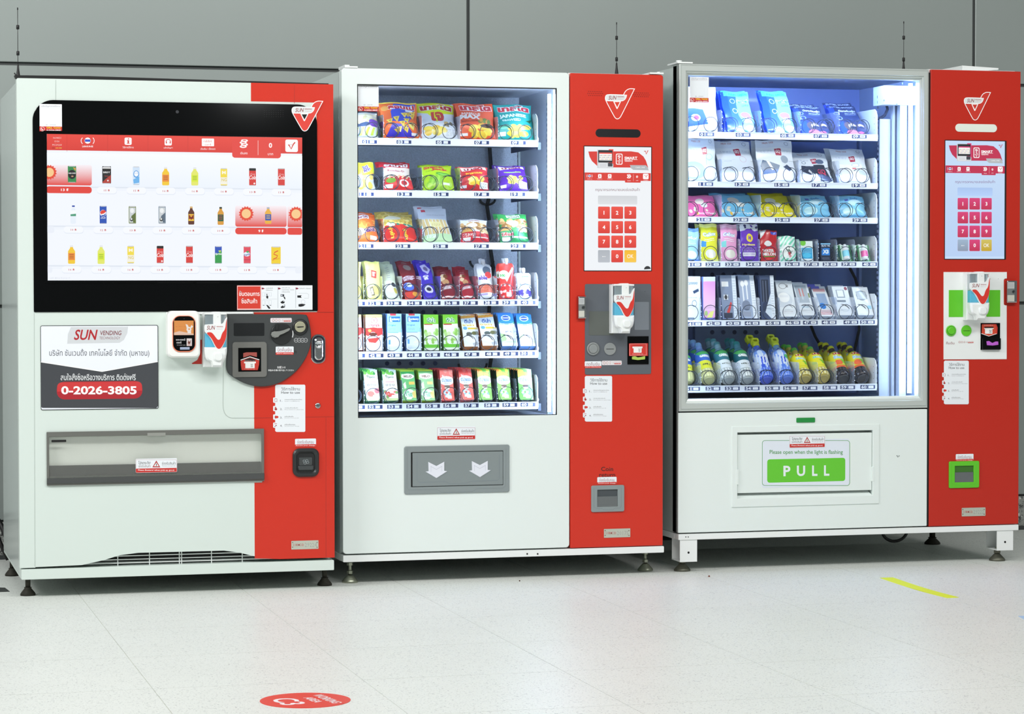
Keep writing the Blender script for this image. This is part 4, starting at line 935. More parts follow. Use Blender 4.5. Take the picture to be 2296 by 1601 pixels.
def smart_screen(Y, M, bgc, bg2, red, red2, txt, root, sx0, sy0, sx1, sy1):
    """panel with keypad; M maps the middle machine's crop coordinates"""
    (x0, z1), (x1, z0) = PX(Y, [M(146, 519), M(581, 1329)])
    sc = MB().frame(rrect(x0-.003, z0-.003, x1+.003, z1+.003, .002), rrect(x0, z0, x1, z1, .0005), Y-.0015, Y, .0004)
    root2 = obj('screen_rim', sc, GASKET, root)
    b = MB().prism([(x0, z0), (x1, z0), (x1, z1), (x0, z1)], Y-.001, Y); b.c = [lin(bgc)]*len(b.v)
    s = obj('touch_screen', b, SCREEN, root)
    def P(a, b_): u, v = M(a, b_); q = atY(u, v, Y-.001); return (q[0], q[2])
    A = Art(Y-.001, P=P)
    A.rect(148, 747, 580, 1312, bgc, 0, bg2)
    w = '#ffffff'
    A.poly([(172, 552), (450, 551), (498, 558), (532, 585), (548, 612), (563, 658), (270, 656), (232, 648), (196, 615), (180, 585)], red)
    A.rect(230, 540, 335, 661, '#cfd2d6', 3); A.rect(305, 537, 336, 632, red2, 3); A.rect(236, 543, 330, 625, '#22242a', 4); A.rect(243, 567, 326, 611, w)
    A.rect(243, 559, 326, 568, red2)
    for i in range(3):
        for j in range(9): A.rect(247+j*9, 575+i*12, 251+j*9, 582+i*12, ('#a85a4a', '#50586a', '#c8b45a')[(i+j) % 3])
    A.rect(240, 630, 296, 655, '#e8eaee', 2); A.line([(244, 638), (292, 638)], 3, '#a4a8b0'); A.line([(244, 647), (292, 647)], 3, '#a4a8b0'); A.rect(300, 626, 330, 650, '#3c3e46', 4)
    A.rect(352, 566, 395, 638, w, 8); A.rect(357, 571, 390, 633, red, 6); A.line([(366, 578), (380, 590), (368, 598), (380, 606)], 5, w); A.ell(373, 584, 9, 7, w); A.ell(373, 584, 4, 3, red)
    A.line([(362, 616), (368, 611), (378, 611), (384, 616)], 3, w); A.line([(366, 622), (373, 618), (380, 622)], 3, w); A.ell(373, 627, 3, 3, w)
    A.text('SMART', 450, 595, 84, 18, w, bold=.03); A.line([(408, 606), (494, 606)], 1.6, w); A.text('VENDING', 434, 614, 52, 10, w, bold=.02, res=1)
    A.poly([(443, 641), (548, 642), (560, 655), (566, 675), (465, 672), (450, 660)], '#b4b8bc'); A.text('CAFE | PRE', 510, 658, 62, 10, w, res=1)
    A.line([(536, 551), (545, 551), (549, 570), (562, 545)], 5, red); A.text('SUN', 543, 549, 13, 5, txt, res=1)
    A.rect(147, 689, 580, 745, red); A.rect(411, 740, 514, 756, red, 5)
    for a, c_ in ((147, red2), (214, red2), (280, red2), (324, red2)): A.line([(a+2, 690), (a+2, 744)], 1.5, c_)
    A.ell(180, 712, 11, 9, w); A.rect(171, 708, 189, 715, '#4a50b0'); A.rect(236, 700, 258, 726, w, 4); A.rect(244, 706, 249, 720, red); A.rect(300, 700, 323, 726, w, 4); A.ell(311, 712, 6, 6, red); A.ell(311, 713, 3.5, 3.5, w)
    for s_ in (-1, 1): A.line([(180+s_*15, 702), (180+s_*19, 712), (180+s_*15, 722)], 2, w)
    for a in (180, 245, 311): A.text('วิธีใช้งาน', a, 731, 34, 6, '#fbe8e8', res=1)
    for i in range(3): A.ell(438+(2 if i % 2 else -2), 722-i*8, 12, 5.5, w); A.ell(438+(2 if i % 2 else -2), 721-i*8, 6, 2, red)
    A.text('เงินสด', 438, 743, 22, 6, w, res=1); A.line([(466, 700), (466, 746)], 1.4, '#f4d0d0'); A.text('0', 490, 717, 12, 15, w, bold=.03); A.text('บาท', 490, 742, 14, 5, w, res=1)
    A.rect(529, 697, 565, 733, w, 6); A.line([(538, 708), (543, 708), (548, 722), (558, 704)], 4, red); A.text('SUN VENDING', 547, 740, 30, 5, w, res=1)
    A.text('กรุณากรอกหมายเลขช่องสินค้า', 363, 803, 290, 27, txt)
    A.rect(235, 840, 491, 899, ('#d0d3d7' if root is m2 else '#a9c4ee'), 6, ('#dcdfe3' if root is m2 else '#b4d0fa'))
    K = '123456789'
    for i in range(4):
        for j in range(3):
            a0, b0 = 236+j*86, 912+i*94.7; ch = K[i*3+j] if i < 3 else ('←', '0', 'OK')[j]
            cc = (red, red2)
            c1 = red2 if i < 3 or j == 1 else ('#aeb4bb', None, '#f4b820')[j]; c2 = red if i < 3 or j == 1 else ('#b9bec6', None, '#f8c848')[j]
            if root is not m2 and i == 3 and j == 2: c1, c2 = '#cfc060', '#c4a21c'
            if root is not m2 and i == 3 and j == 0: c1, c2 = '#9db4cc', '#8c98ac'
            A.rect(a0-1, b0-1, a0+77.5, b0+80.5, '#c0c6cf' if root is m2 else '#dcc8ea', 7); A.rect(a0, b0, a0+76.5, b0+79.5, c1, 6, c2)
            if ch == '←': A.line([(a0+26, b0+42), (a0+50, b0+42)], 2, w); A.poly([(a0+26, b0+42), (a0+32, b0+38.5), (a0+32, b0+45.5)], w)
            else: A.text(ch, a0+38, b0+40, 41 if ch == 'OK' else None, 25, w, bold=.025 if ch != 'OK' else False)
    if root is m2: A.ell(558, 1322, 22, 22, '#24262b', 20, PI, 2*PI)
    A.build('screen_print', s, SCREEN)
smart_screen(yd, lambda a, b: (KB[0]+a/KB[2], KB[1]+b/KB[2]), '#eef1f5', '#eef2f6', '#d8352b', '#ee4e40', '#80565e', m2, 0, 0, 0, 0)
# payment panel
pp = prismo('payment_panel', RP(yd, 147, 79, 846, 1030, 18, KC), yd-.002, yd, MGREY, m2, .0006)
yp = yd-.002
prismo('card_pad', RP(yp, 191, 367, 449, 620, 9, KC), yp-.001, yp, mat('card_pad_olive', (96, 100, 96), .25, coat=.2), pp, .0004)
prismo('card_pad', RP(yp, 672, 268, 824, 564, 9, KC), yp-.001, yp, mat('card_pad_grey', (126, 132, 140), .3, coat=.1), pp, .0004)
p = atY(1280+233/4.709, 620+764/4.709, yp); obj('refund_button', MB().lathe([(.0255, 0), (.0255, -.004), (.021, -.0055), (.019, -.003)], (p[0]+.0, yp, p[2]), axis='y', n=32).lathe([(.0175, -.003), (.0175, -.007), (.015, -.0085)], (p[0], yp, p[2]), axis='y', n=32), LGREY, pp)
p = atY(1280+411/4.709, 620+765/4.709, yp); obj('coin_slot', MB().lathe([(.0242, 0), (.0242, -.003), (.0235, -.0036)], (p[0], yp, p[2]), axis='y', n=32).box(p[0]-.0155, p[0]+.0155, yp-.0038, yp-.0034, p[2]-.001, p[2]+.0012, 1), [LGREY, GASKET], pp)
nr = prismo('note_reader', RP(yp, 597, 632, 820, 926, 2, KC), yp-.003, yp, BLACK, pp, .001)
prismo('reader_mouth', RP(yp, 612, 706, 806, 838, 4, KC), yp-.012, yp-.003, mat('reader_red', (200, 46, 36), .4), nr, .002)
prismo('reader_light', PX(yp, [(640, 846), (668, 838), (700, 854), (740, 848), (778, 836), (776, 874), (700, 882), (642, 874)], KC), yp-.010, yp-.003, mat('reader_green', (176, 206, 92), .4), nr, .001)
A = Art(yp-.012, KC); A.rect(614, 708, 804, 836, '#d4362c', 3); A.line([(622, 714), (795, 710), (798, 830), (622, 834)], 2.5, '#f2c4be', True)
A.text('BANKNOTES 20 BAHT', 700, 731, 96, 7, '#401818', res=1); A.rect(650, 740, 756, 758, '#ececea', 2); A.rect(662, 752, 746, 804, '#f2f2f0', 1); A.text('20', 724, 777, 36, 20, '#6a6e70', rot=PI/2, bold=.01); A.text('insert banknotes', 706, 817, 112, 9, '#f6dad6', res=1, bold=.01)
A.build('reader_print', nr)
coin_sticker(yp-.0002, 1280+146/4.709, 620+896/4.709, 1280+322/4.709, 620+966/4.709, pp, 'กดคืนเงิน', 'push to refund money', 'refund_sticker')
coins_label(yp-.0002, 1280+326/4.709, 620+890/4.709, 1280+537/4.709, 620+934/4.709, pp)
p = atY(1280+782/4.709, 620+159/4.709, yp); obj('pin_hole', MB().lathe([(.0012, 0), (.0012, -.0004)], (p[0], yp, p[2]), axis='y', n=8), GASKET, pp)
def lock_box(Y, P4, crop, root, flip=False):
    (a0, b0, a1, b1) = P4
    b = MB().prism(RP(Y, a0-12, b0-14, a1+8, b1+10, 8, crop), Y-.003, Y, .001)
    l = obj('lock_surround', b, RED3, root)
    e = MB().prism(RP(Y, a0, b0, a1, b1, 3, crop), Y-.02, Y-.003, .003); e = obj('lock_body', e, CHROME, root)
    w = a1-a0; h = b1-b0; x_ = .2 if not flip else .22
    A = Art(Y-.02, crop); A.rect(a0+w*x_, b0+h*.06, a0+w*.94, b0+h*.36, '#d9dbdc', 2); A.rect(a0+w*x_, b0+h*.36, a0+w*.94, b0+h*.66, '#8c9090', 1); A.rect(a0+w*x_, b0+h*.66, a0+w*.94, b0+h*.95, '#e8e6da', 2)
    for k in range(8): A.line([(a0+w*(x_+.08*k), b0+h*.1), (a0+w*(x_+.06+.08*k), b0+h*.18), (a0+w*(x_+.02+.08*k), b0+h*.3)], 2, '#b8bcbe')
    A.build('lock_plate', e, mat('printed_metal', (255, 255, 255), .3, metal=.4, attr=True))
    p = atY(crop[0]+(a0+w*.6)/crop[2], crop[1]+(b0+h*.5)/crop[2], Y)
    obj('lock_cylinder', MB().lathe([(.006, -.020), (.006, -.023), (.004, -.023), (.0035, -.021)], (p[0], Y, p[2]), axis='y', n=16), mat('dark_steel', (80, 84, 86), .3, metal=.8), e)
lock_box(yd, (66, 212, 148, 440), KC, m2)
dispenser(YB-.07, (1280+458/4.709, 620+72/4.709, 4.709), 'gel dispenser with red tick badge on the dark grey panel of the middle machine', yp)
how_to_use(yd-.0006, 1280+147/4.709, 620+1050/4.709, 1280+435/4.709, 620+1532/4.709, m2)
warning(YB-.0006, 980, 957, 1066, 985, m2)
# bezel of the pick-up door
bzl = MB().frame(RP(YB, 488, 209, 1183, 509, 14, KE), RP(YB, 533, 248, 1142, 464, 4, KE), YB-.006, YB, .002); bz2 = obj('pickup_frame', bzl, mat('pickup_grey', (138, 147, 148), .42, bump=.04, bscale=900), m2)
A = Art(YB-.0062, KE)
for P in ([(510, 225), (508, 480), (518, 496), (705, 493), (735, 511), (940, 507), (968, 488), (1140, 484), (1158, 472), (1162, 225)],): A.line(P, 2.2, '#7d8688')
A.build('frame_groove', bz2)
obj('pickup_recess', MB().prism(RP(YB, 533, 248, 1142, 464, 4, KE), YB-.0015, YB-.0003), BLACK, m2)
pf = prismo('pickup_flap', RP(YB, 543, 252, 1140, 460, 4, KE), YB-.004, YB-.0015, mat('pickup_grey2', (132, 141, 142), .42, bump=.04, bscale=900), m2, .001)
A = Art(YB-.0042, KE); A.line([(574, 270), (574, 435), (590, 446), (765, 442), (790, 456), (905, 452), (928, 438), (1105, 434), (1118, 420), (1118, 262)], 2, '#78828a')
A.build('flap_groove', pf)
for cxx, cyy in ((702, 364), (989, 358)):
    k = 1.0; P = [(-54, -53), (0, -26), (52, -54), (52, 6), (73, 8), (0, 55), (-73, 12), (-52, 8)]
    ar = prismo('arrow_badge', PX(YB-.004, [(cxx+a, cyy+b) for a, b in P], KE), YB-.0065, YB-.004, mat('arrow_white', (228, 230, 240), .4), pf, .0015)
    A = Art(YB-.0066, KE); A.line([(cxx+a*.72, cyy+b*.72) for a, b in ((-54, -34), (0, -4), (52, -34))], 2, '#b4b8c6'); A.line([(cxx-36, cyy-24), (cxx-36, cyy+14)], 2, '#c4c8d4'); A.line([(cxx+36, cyy-24), (cxx+36, cyy+10)], 2, '#c4c8d4'); A.build('arrow_relief', ar)
A = Art(yd-.0003, KD); A.text('Coin', 232, 1033, 62, 22, '#4c1c1a', bold=.015); A.text('return', 232, 1065, 82, 20, '#5c1c1a', bold=.015); A.build('coin_return_lettering', m2)
coin_sticker(yd-.0006, 1260+181/2.2873, 600+1075/2.2873, 1260+280/2.2873, 600+1111/2.2873, m2)
def coin_cup(Y, a0, b0, a1, b1, wa0, wb0, wa1, wb1, crop, m, mi, root):
    f = MB().frame(RP(Y, a0, b0, a1, b1, 9, crop), RP(Y, wa0, wb0, wa1, wb1, 2, crop), Y-.006, Y, .0015); f = obj('coin_return', f, m, root)
    (x0, z1), (x1, z0) = PX(Y, [(wa0, wb0), (wa1, wb1)], crop)
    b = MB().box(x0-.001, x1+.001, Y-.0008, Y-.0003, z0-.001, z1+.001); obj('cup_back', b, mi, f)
    b = MB().prism([(x0, z0), (x1, z0), (x1, z0+(z1-z0)*.62), (x0, z0+(z1-z0)*.62)], Y-.003, Y-.001, .001).box(x0, x1, Y-.0035, Y-.001, z0, z0+(z1-z0)*.1); obj('cup_flap', b, clear('cup_clear', (190, 196, 200), .2, .06, .45, (110, 118, 122)), f)
    A = Art(Y-.0061, crop); w = a1-a0; h = b1-b0
    A.line([(a0+w*.09, b0+h*.1), (a0+w*.09, b0+h*.84), (a0+w*.2, b0+h*.9), (a0+w*.34, b0+h*.9), (a0+w*.4, b0+h*.95), (a0+w*.66, b0+h*.95), (a0+w*.72, b0+h*.88), (a0+w*.88, b0+h*.87), (a0+w*.92, b0+h*.8), (a0+w*.92, b0+h*.08)], 1.1, '#6c7478' if m is not GREEN else '#5aa82c'); A.build('cup_groove', f)
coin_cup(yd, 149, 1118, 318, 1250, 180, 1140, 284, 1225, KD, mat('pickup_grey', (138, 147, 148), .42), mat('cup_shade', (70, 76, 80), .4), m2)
id_plate(yd-.0006, 1260+215/2.2873, 600+1341/2.2873, 1260+350/2.2873, 600+1382/2.2873, m2, '20175')
rl = MB().prism(rrect(xl2, .0875, xr2+.004, .113, .003, 2), YB-.004, YB+.05, .001).box(xl2, xl2+.03, YB+.05, 10.2, .0875, .112).box(xr2-.03, xr2, YB+.05, 10.2, .0875, .112).box(xl2+.03, xr2-.03, 10.16, 10.2, .0875, .112)
for u in (1182, 1205.5): p = atY(u, 1242, YB-.004); rl.lathe([(.0035, 0), (.0035, -.0006)], (p[0], YB-.004, p[2]), axis='y', n=10, mi=1)
obj('base_rail', rl, [WPLAS, GASKET], m2)
obj('cross_brace', MB().tube([(3.02, YB+.12, .095), (3.09, 9.9, .095)], .012, 4), SIDE, m2)
for (x, y) in ((1.902, YB+.079), (3.119, YB+.145), (1.905, 10.08), (3.1, 10.08)): foot('foot', m2, x, y, .09, STEEL, .031, .0065, (.034, .066))

# interior fittings of machine 2
TF2 = YB+.14
u2x = lambda u, Y, v=500: atY(u, v, Y)[0]
CO2 = [u2x(u, TF2) for u in (794, 837, 880, 924, 967, 1010, 1052, 1094, 1137, 1180)]
D2W = [u2x(u, TF2) for u in (861, 947.5, 1033, 1118)]; D2N = [u2x(u, TF2) for u in (816, 858.5, 902, 945, 989, 1031, 1073, 1115, 1158)]
ZT2 = [1.7110, 1.5110, 1.3095, 1.0895, .8862, .6843]
vt2 = [(311.5, 327), (427.5, 444), (543.5, 559), (671.5, 686), (787, 804), (903.5, 920)]
ZT2 = [atY(1000, a, TF2)[2] for a, b in vt2]; ZB2 = [atY(1000, b, TF2)[2] for a, b in vt2]
xR2 = u2x(1207, TF2); xL2 = ix0+.01
TG2 = [[(268, 656), (569, 658), (913, 661), (1250, 663), (1572, 665)], [(240, 1115), (575, 1115), (895, 1116), (1250, 1116), (1565, 1116)], [(238, 1569), (560, 1570), (890, 1571), (1248, 1570), (1570, 1569)],
       [(163, 550), (322, 549), (482, 547), (662, 546), (825, 545), (990, 545), (1152, 544), (1333, 542), (1497, 541), (1657, 540)],
       [(163, 1006), (325, 1005), (490, 1003), (660, 1001), (820, 999), (985, 997), (1163, 994), (1345, 991), (1505, 989), (1652, 987)],
       [(163, 1457), (317, 1455), (487, 1453), (655, 1450), (820, 1447), (980, 1444), (1158, 1442), (1338, 1440), (1497, 1437), (1655, 1434)]]
PR2 = [['20', '20', '20', '20', '20'], ['20', '10', '10', '10', '10'], ['10', '10', '20', '10', '10'], ['12', '12', '10', '10', '10', '10', '10', '30', '30', '30'], ['10', '10', '12', '12', '13', '13', '13', '13', '12', '12'], ['10', '20', '20', '13', '13', '12', '12', '12', '12', '12']]
for r in range(6):
    cc = KM if r < 3 else KN; tags = []
    for k, (a, b) in enumerate(TG2[r]):
        num = f'{r}{2*k+1}' if r < 3 else f'{r}{k+1}' if k < 9 else f'{r+1}0'
        if r >= 3 and k == 0: num = ''
        tags.append((cc[0]+a/cc[2], cc[1]+b/cc[2], num, PR2[r][k]))
    tray(m2, ZT2[r], ZB2[r], xL2, xR2, TF2, CO2, D2W if r < 3 else D2N, tags, 2)
st = MB(); sk = MB()
xw = ix1-.004
for yy, xx in ((TF2+.06, xw), (iy1-.02, xw)):
    st.box(xx-.004, xx+.004, yy, yy+.022, iz0+.005, iz1-.04)
    for k in range(60): z = iz0+.02+k*.0205; sk.box(xx-.0046, xx-.004, yy+.008, yy+.013, z, z+.011)
obj('shelf_standard', st, ALU, m2); obj('standard_slots', sk, NAVY, m2)
rl = MB(); wh = MB()
for r in range(6):
    rl.box(xR2+.002, xR2+.007, TF2+.02, TF2+.42, ZT2[r]-.03, ZT2[r]-.006).box(xR2+.002, xR2+.014, TF2+.012, TF2+.03, ZT2[r]-.036, ZT2[r]-.008); wh.lathe([(.008, 0), (.008, .006), (.006, .008)], (xR2+.001, TF2+.03, ZT2[r]+.006), axis='x', n=14)
obj('tray_runner', rl, mat('runner_blue_grey', (70, 78, 104), .4), m2); obj('tray_roller', wh, WPLAS, m2)
cbl = MB(); pts = [atY(u, v, iy1-.03) for u, v in ((1100, 250), (1098, 330), (1102, 390), (1097, 440), (1092, 462), (1098, 500), (1100, 560), (1106, 600), (1098, 650), (1096, 720), (1102, 800), (1092, 860), (1102, 915))]
cbl.tube([tuple(p) for p in pts], .008, 8)
for (u, v, r1) in ((1093, 447, .032), (1080, 585, .05), (1060, 815, .06)):
    p = atY(u, v, iy1-.04); cbl.tube([(p[0]+r1*math.cos(a*PI/12), p[1], p[2]+r1*math.sin(a*PI/12)*.7) for a in range(12, 25)], .005, 6)
obj('cable_loom', cbl, CABLE, m2)
dp = MB(); (x0, z1), (x1, z0) = PX(iy1-.02, [(814, 690), (1030, 930)]); dp.box(x0, x1, iy1-.022, iy1-.002, z0, z1); dp = obj('duct_panel', dp, mat('duct_grey', (150, 158, 172), .5), m2)
b = MB()
for u in (868, 895, 922, 949, 976):
    for v in (700, 815): p = atY(u, v, iy1-.024); b.lathe([(.009, 0), (.009, -.001)], (p[0], iy1-.0225, p[2]), axis='y', n=14)
obj('vent_holes', b, NAVY, dp)
qr_sticker(YB+.0095, 802, 189, 849, 250, m2, '20175')
# ------------------------------------------------------------------ machine 3 : mixed goods machine on bracket legs
YC = Y3
m3 = thing('vending_machine', 'white and red vending machine on the right with a green pull door', 'vending machine', (3.96, YC+.45, 0))
xl3, xr3, zt3, zb3 = 3.2210, 4.7017, 2.0174, .1555
K7 = (1510, 130, 3.892); K8 = (1510, 500, 3.724); K9 = (2060, 130, 3.407); KG = (2080, 590, 4.852); KH = (1480, 900, 2.8137)
hx0, hz1 = PX(YC, [(1546, 168)])[0]; hx1, hz0 = PX(YC, [(2062, 888)])[0]
xe = PX(YC, [(2080.5, 600)])[0][0]; zm = PX(YC, [(1800, 918.5)])[0][1]; xg = PX(YC, [(1522.5, 600)])[0][0]
jx0, jx1 = xl3+.03, hx1+.03; jz0, jz1 = hz0-.02, hz1+.015; jy1 = YC+.70
c = MB()
c.box(xl3+.003, jx0, YC+.065, 10.2, .155, 2.008); c.box(jx1+.01, xr3-.004, YC+.065, 10.2, .155, 2.008)
c.box(jx0, jx1+.01, YC+.065, 10.2, jz1, 2.008); c.box(jx0, jx1+.01, YC+.065, 10.2, .155, jz0); c.box(jx0, jx1+.01, jy1+.004, 10.2, jz0, jz1)
obj('cabinet', c, SIDE, m3)
BLUEW = mat('liner_blue_grey', (148, 164, 212), .45, coat=.1); LIW = mat('liner_white', (186, 200, 222), .4)
li = MB().box(jx0, jx1, jy1, jy1+.004, jz0, jz1); obj('back_liner', li, BLUEW, m3)
li = MB().box(jx1, jx1+.01, YC+.05, jy1+.004, jz0, jz1).box(jx0, jx0+.002, YC+.05, jy1, jz0, jz1).box(jx0, jx1, YC+.05, jy1, jz1-.002, jz1).box(jx0, jx1, YC+.05, jy1, jz0, jz0+.002)
obj('liner', li, LIW, m3)
# aluminium glass door : four mitred profiles
prof = [((xg, zm), (xe, zm), (xe, zt3), (xg, zt3))]
w = .001
def ringf(ins0, ins1, y0, y1, nm, m):
    O = [(xg+ins0, zm+ins0), (xe-ins0, zm+ins0), (xe-ins0, zt3-ins0), (xg+ins0, zt3-ins0)]
    t = ins1
    wl, wr, wt, wb = hx0-xg, xe-hx1, zt3-hz1, hz0-zm
    I = [(xg+wl*t, zm+wb*t), (xe-wr*t, zm+wb*t), (xe-wr*t, zt3-wt*t), (xg+wl*t, zt3-wt*t)]
    return O, I
def lerp_rect(t):
    wl, wr, wt, wb = hx0-xg, xe-hx1, zt3-hz1, hz0-zm
    return [(xg+wl*t, zm+wb*t), (xe-wr*t, zm+wb*t), (xe-wr*t, zt3-wt*t), (xg+wl*t, zt3-wt*t)]
names = ('bottom', 'right', 'top', 'left')
T_ = [(0, .06), (0, .0), (.06, -.002), (.12, -.002), (.125, -.0005), (.2, -.0005), (.205, -.003), (.62, -.003), (.66, .002), (.8, .004), (.82, .010), (1., .014), (1., .05)]
ad = None
for k in range(4):
    V = []; F = []
    for t, y in T_:
        Rr = lerp_rect(t); a = Rr[k]; b_ = Rr[(k+1) % 4]; e = .0004
        V += [(a[0], YC+y, a[1]), (b_[0], YC+y, b_[1])]
    n = len(T_)
    for i in range(n-1): F.append((2*i, 2*i+1, 2*i+3, 2*i+2))
    F.append((0, 1, 2*n-1, 2*n-2)); F.append([2*i for i in range(n)]); F.append([2*i+1 for i in range(n)][::-1])
    obj('door_profile', MB().add(V, F), ALU, m3)
obj('glass', MB().box(hx0-.002, hx1+.002, YC+.018, YC+.021, hz0-.002, hz1+.002), clear('door_glass_clear', (254, 255, 255), .04, .0), m3)
obj('hinge_strip', MB().box(xl3+.001, xg-.0045, YC+.004, YC+.06, .16, 2.012).box(xg-.0045, xg-.001, YC+.02, YC+.06, .16, 2.01, 1), [mat('dull_steel', (150, 156, 154), .4, metal=.5), GASKET], m3)
obj('hinge_plate', MB().box(xl3-.006, xg+.055, YC-.004, YC+.12, 2.0185, 2.0245).lathe([(.012, 0), (.012, .007)], (xg+.006, YC+.02, 2.0245), n=16).box(xg+.056, xg+.12, YC+.03, YC+.1, 2.0085, 2.014), WPLAS, m3)
zl_ = PX(YC, [(1800, 921.5)])[0][1]; zlb = PX(YC, [(1800, 1190.3)])[0][1]
# lower white door with pick-up opening
rc = RP(YC, 487, 197, 1340, 592, 3, KH)
obj('lower_door', MB().frame(rrect(xg-.002, zb3+.003, xe, zl_, .003), rc, YC+.001, YC+.05, .001), WHITE2, m3)
rc2 = RP(YC, 452, 158, 1380, 645, 3, KH); obj('pickup_surround', MB().frame(rc2, rc, YC-.003, YC+.001, .0015), WHITE2, m3)
obj('pickup_recess', MB().box(min(p[0] for p in rc), max(p[0] for p in rc), YC+.045, YC+.05, min(p[1] for p in rc), max(p[1] for p in rc)), WHITE2, m3)
(x0, z1), (x1, z0) = PX(YC, [(487, 197), (1340, 592)], KH)
obj('pickup_chamfer', MB().add([(x0, YC+.001, z0-.001), (x1, YC+.001, z0-.001), (x1-.012, YC+.035, z0+.022), (x0+.012, YC+.035, z0+.022), (x0, YC+.05, z0-.001), (x1, YC+.05, z0-.001)], [(0, 1, 2, 3), (0, 4, 5, 1), (3, 2, 5, 4), (0, 3, 4), (1, 5, 2)]), WHITE2, m3)
pf3 = prismo('pull_flap', RP(YC, 490, 212, 1338, 560, 2, KH), YC+.004, YC+.018, WHITE2, m3, .0015)
obj('flap_hinge', MB().prism(RP(YC, 477, 430, 494, 525, 3, KH), YC-.004, YC+.004, .001), WHITE2, m3)
obj('flap_hinge', MB().prism(RP(YC, 1336, 412, 1351, 505, 3, KH), YC-.004, YC+.004, .001), WHITE2, m3)
lb = prismo('pull_label', RP(YC, 643, 245, 1198, 533, 18, KH), YC+.0034, YC+.004, mat('label_white', (226, 232, 242), .4), pf3)
A = Art(YC+.0034, KH)
def rr_line(a0, b0, a1, b1, r, w, col):
    P = []
    for (cx, cy, s0) in ((a1-r, b0+r, -PI/2), (a1-r, b1-r, 0), (a0+r, b1-r, PI/2), (a0+r, b0+r, PI)):
        for k in range(6): P.append((cx+r*math.cos(s0+PI/2*k/5), cy+r*math.sin(s0+PI/2*k/5)))
    A.line(P, w, col, True)
rr_line(645, 247, 1196, 531, 17, 3, '#4f9c3c')
A.rect(676, 366, 1168, 502, '#66c832', 16)
A.text('Please open when the light is flashing', 922, 323, 462, 33, '#4a9644', bold=.008)
for ch, a in (('P', 800), ('U', 889), ('L', 976), ('L', 1051)):
    A.text(ch, a, 438-(a-922)*.012, 44 if ch == 'P' else 52 if ch == 'U' else 34, 66, '#e9eef2', bold=.03)
A.build('pull_print', lb)
warning(YC+.0028, 1480+816/2.8137, 900+214/2.8137, 1480+1040/2.8137, 900+289/2.8137, pf3)
obj('indicator_lamp', MB().prism(RP(YC, 860, 104, 977, 132, 5, KH), YC-.003, YC+.001, .001), mat('lamp_green', (30, 140, 62), .3, coat=.3), m3)
A = Art(YC-.0002, KH)
for a, b_ in ((1495, 343), (1500, 349), (1508, 344)): A.ell(a, b_, 3, 3, '#5c6060', 8)
A.build('scratch_mark', m3)
# red service door
yr3 = YC-.001
rdp = MB().prism(rrect(PX(yr3, [(2085.5, 600)])[0][0], PX(yr3, [(2180, 1177.7)])[0][1], xr3+.001, PX(yr3, [(2180, 158)])[0][1], .002, 2), yr3, YC+.055, .002)
obj('service_door', rdp, RED3, m3)
obj('door_gasket', MB().box(xe, PX(yr3, [(2085.5, 600)])[0][0], YC+.004, YC+.06, .16, 2.005).box(xg+.004, xe, YC+.05, YC+.066, zm-.004, zm+.01).box(xg+.004, xe, YC+.012, YC+.05, zl_-.0005, zm), GASKET, m3)
obj('top_edge', MB().box(xe, xr3-.02, YC+.012, YC+.3, 2.006, 2.0195), WPLAS, m3)
A = Art(yr3-.0003, K9); logo(A, 345, 258, 207, fillv='#cb3428', notch='#cb3428'); A.build('maker_mark', m3)
prismo('sensor_window', RP(yr3, 279, 502, 597, 568, 30, K9, 8), yr3-.001, yr3, mat('window_white', (230, 236, 226), .3), m3, .0004)
_sx = (657-203)/434.; _sy = (1535-631)/(1329-519.)
smart_screen(yr3, lambda a, b: (K9[0]+(203+(a-146)*_sx)/K9[2], K9[1]+(631+(b-519)*_sy)/K9[2]), '#c3daf6', '#b7cff2', '#c02c50', '#d8407a', '#85608c', m3, 0, 0, 0, 0)
(x0, z1), (x1, z0) = PX(yr3, [(657, 633), (665, 1538)], K9); obj('screen_gap', MB().box(x0, x1, yr3-.0012, yr3-.0004, z0, z1), GASKET, m3)
# payment panel
P = [(172, 97), (860, 97), (860, 165), (838, 168), (827, 180), (827, 448), (838, 458), (858, 460), (858, 1045), (172, 1048)]
pp = prismo('payment_panel', PX(yr3, P, KG), yr3-.002, yr3, WPLAS, m3, .0005); yp3 = yr3-.002
prismo('green_pad', RP(yp3, 230, 293, 442, 586, 0, KG), yp3-.001, yp3, GREEN, pp, .0003); prismo('green_pad', RP(yp3, 640, 293, 788, 583, 0, KG), yp3-.001, yp3, GREEN, pp, .0003)
p = atY(2080+252/4.852, 590+735/4.852, yp3); obj('refund_button', MB().lathe([(.0222, 0), (.0222, -.004), (.019, -.0055), (.017, -.003)], (p[0], yp3, p[2]), axis='y', n=32).lathe([(.0158, -.003), (.0158, -.007), (.013, -.009)], (p[0], yp3, p[2]), axis='y', n=32), GREEN, pp)
p = atY(2080+419/4.852, 590+735/4.852, yp3); obj('coin_slot', MB().lathe([(.0225, 0), (.0225, -.003), (.022, -.0036)], (p[0], yp3, p[2]), axis='y', n=32).box(p[0]-.0148, p[0]+.0148, yp3-.0038, yp3-.0034, p[2]-.001, p[2]+.0008, 1), [GREEN, GASKET], pp)
A = Art(yp3-.0002, KG); A.text('คืนเงิน', 246, 869, 88, 30, '#8a3430'); A.ell(683, 171, 3, 3, '#604c48', 8); A.ell(769, 171, 3, 3, '#604c48', 8); A.build('panel_lettering', pp)
coins_label(yp3-.0001, 2080+322/4.852, 590+842/4.852, 2080+508/4.852, 590+876/4.852, pp, plate=False)
nr = prismo('note_reader', RP(yp3, 576, 652, 785, 942, 2, KG), yp3-.003, yp3, BLACK, pp, .001)
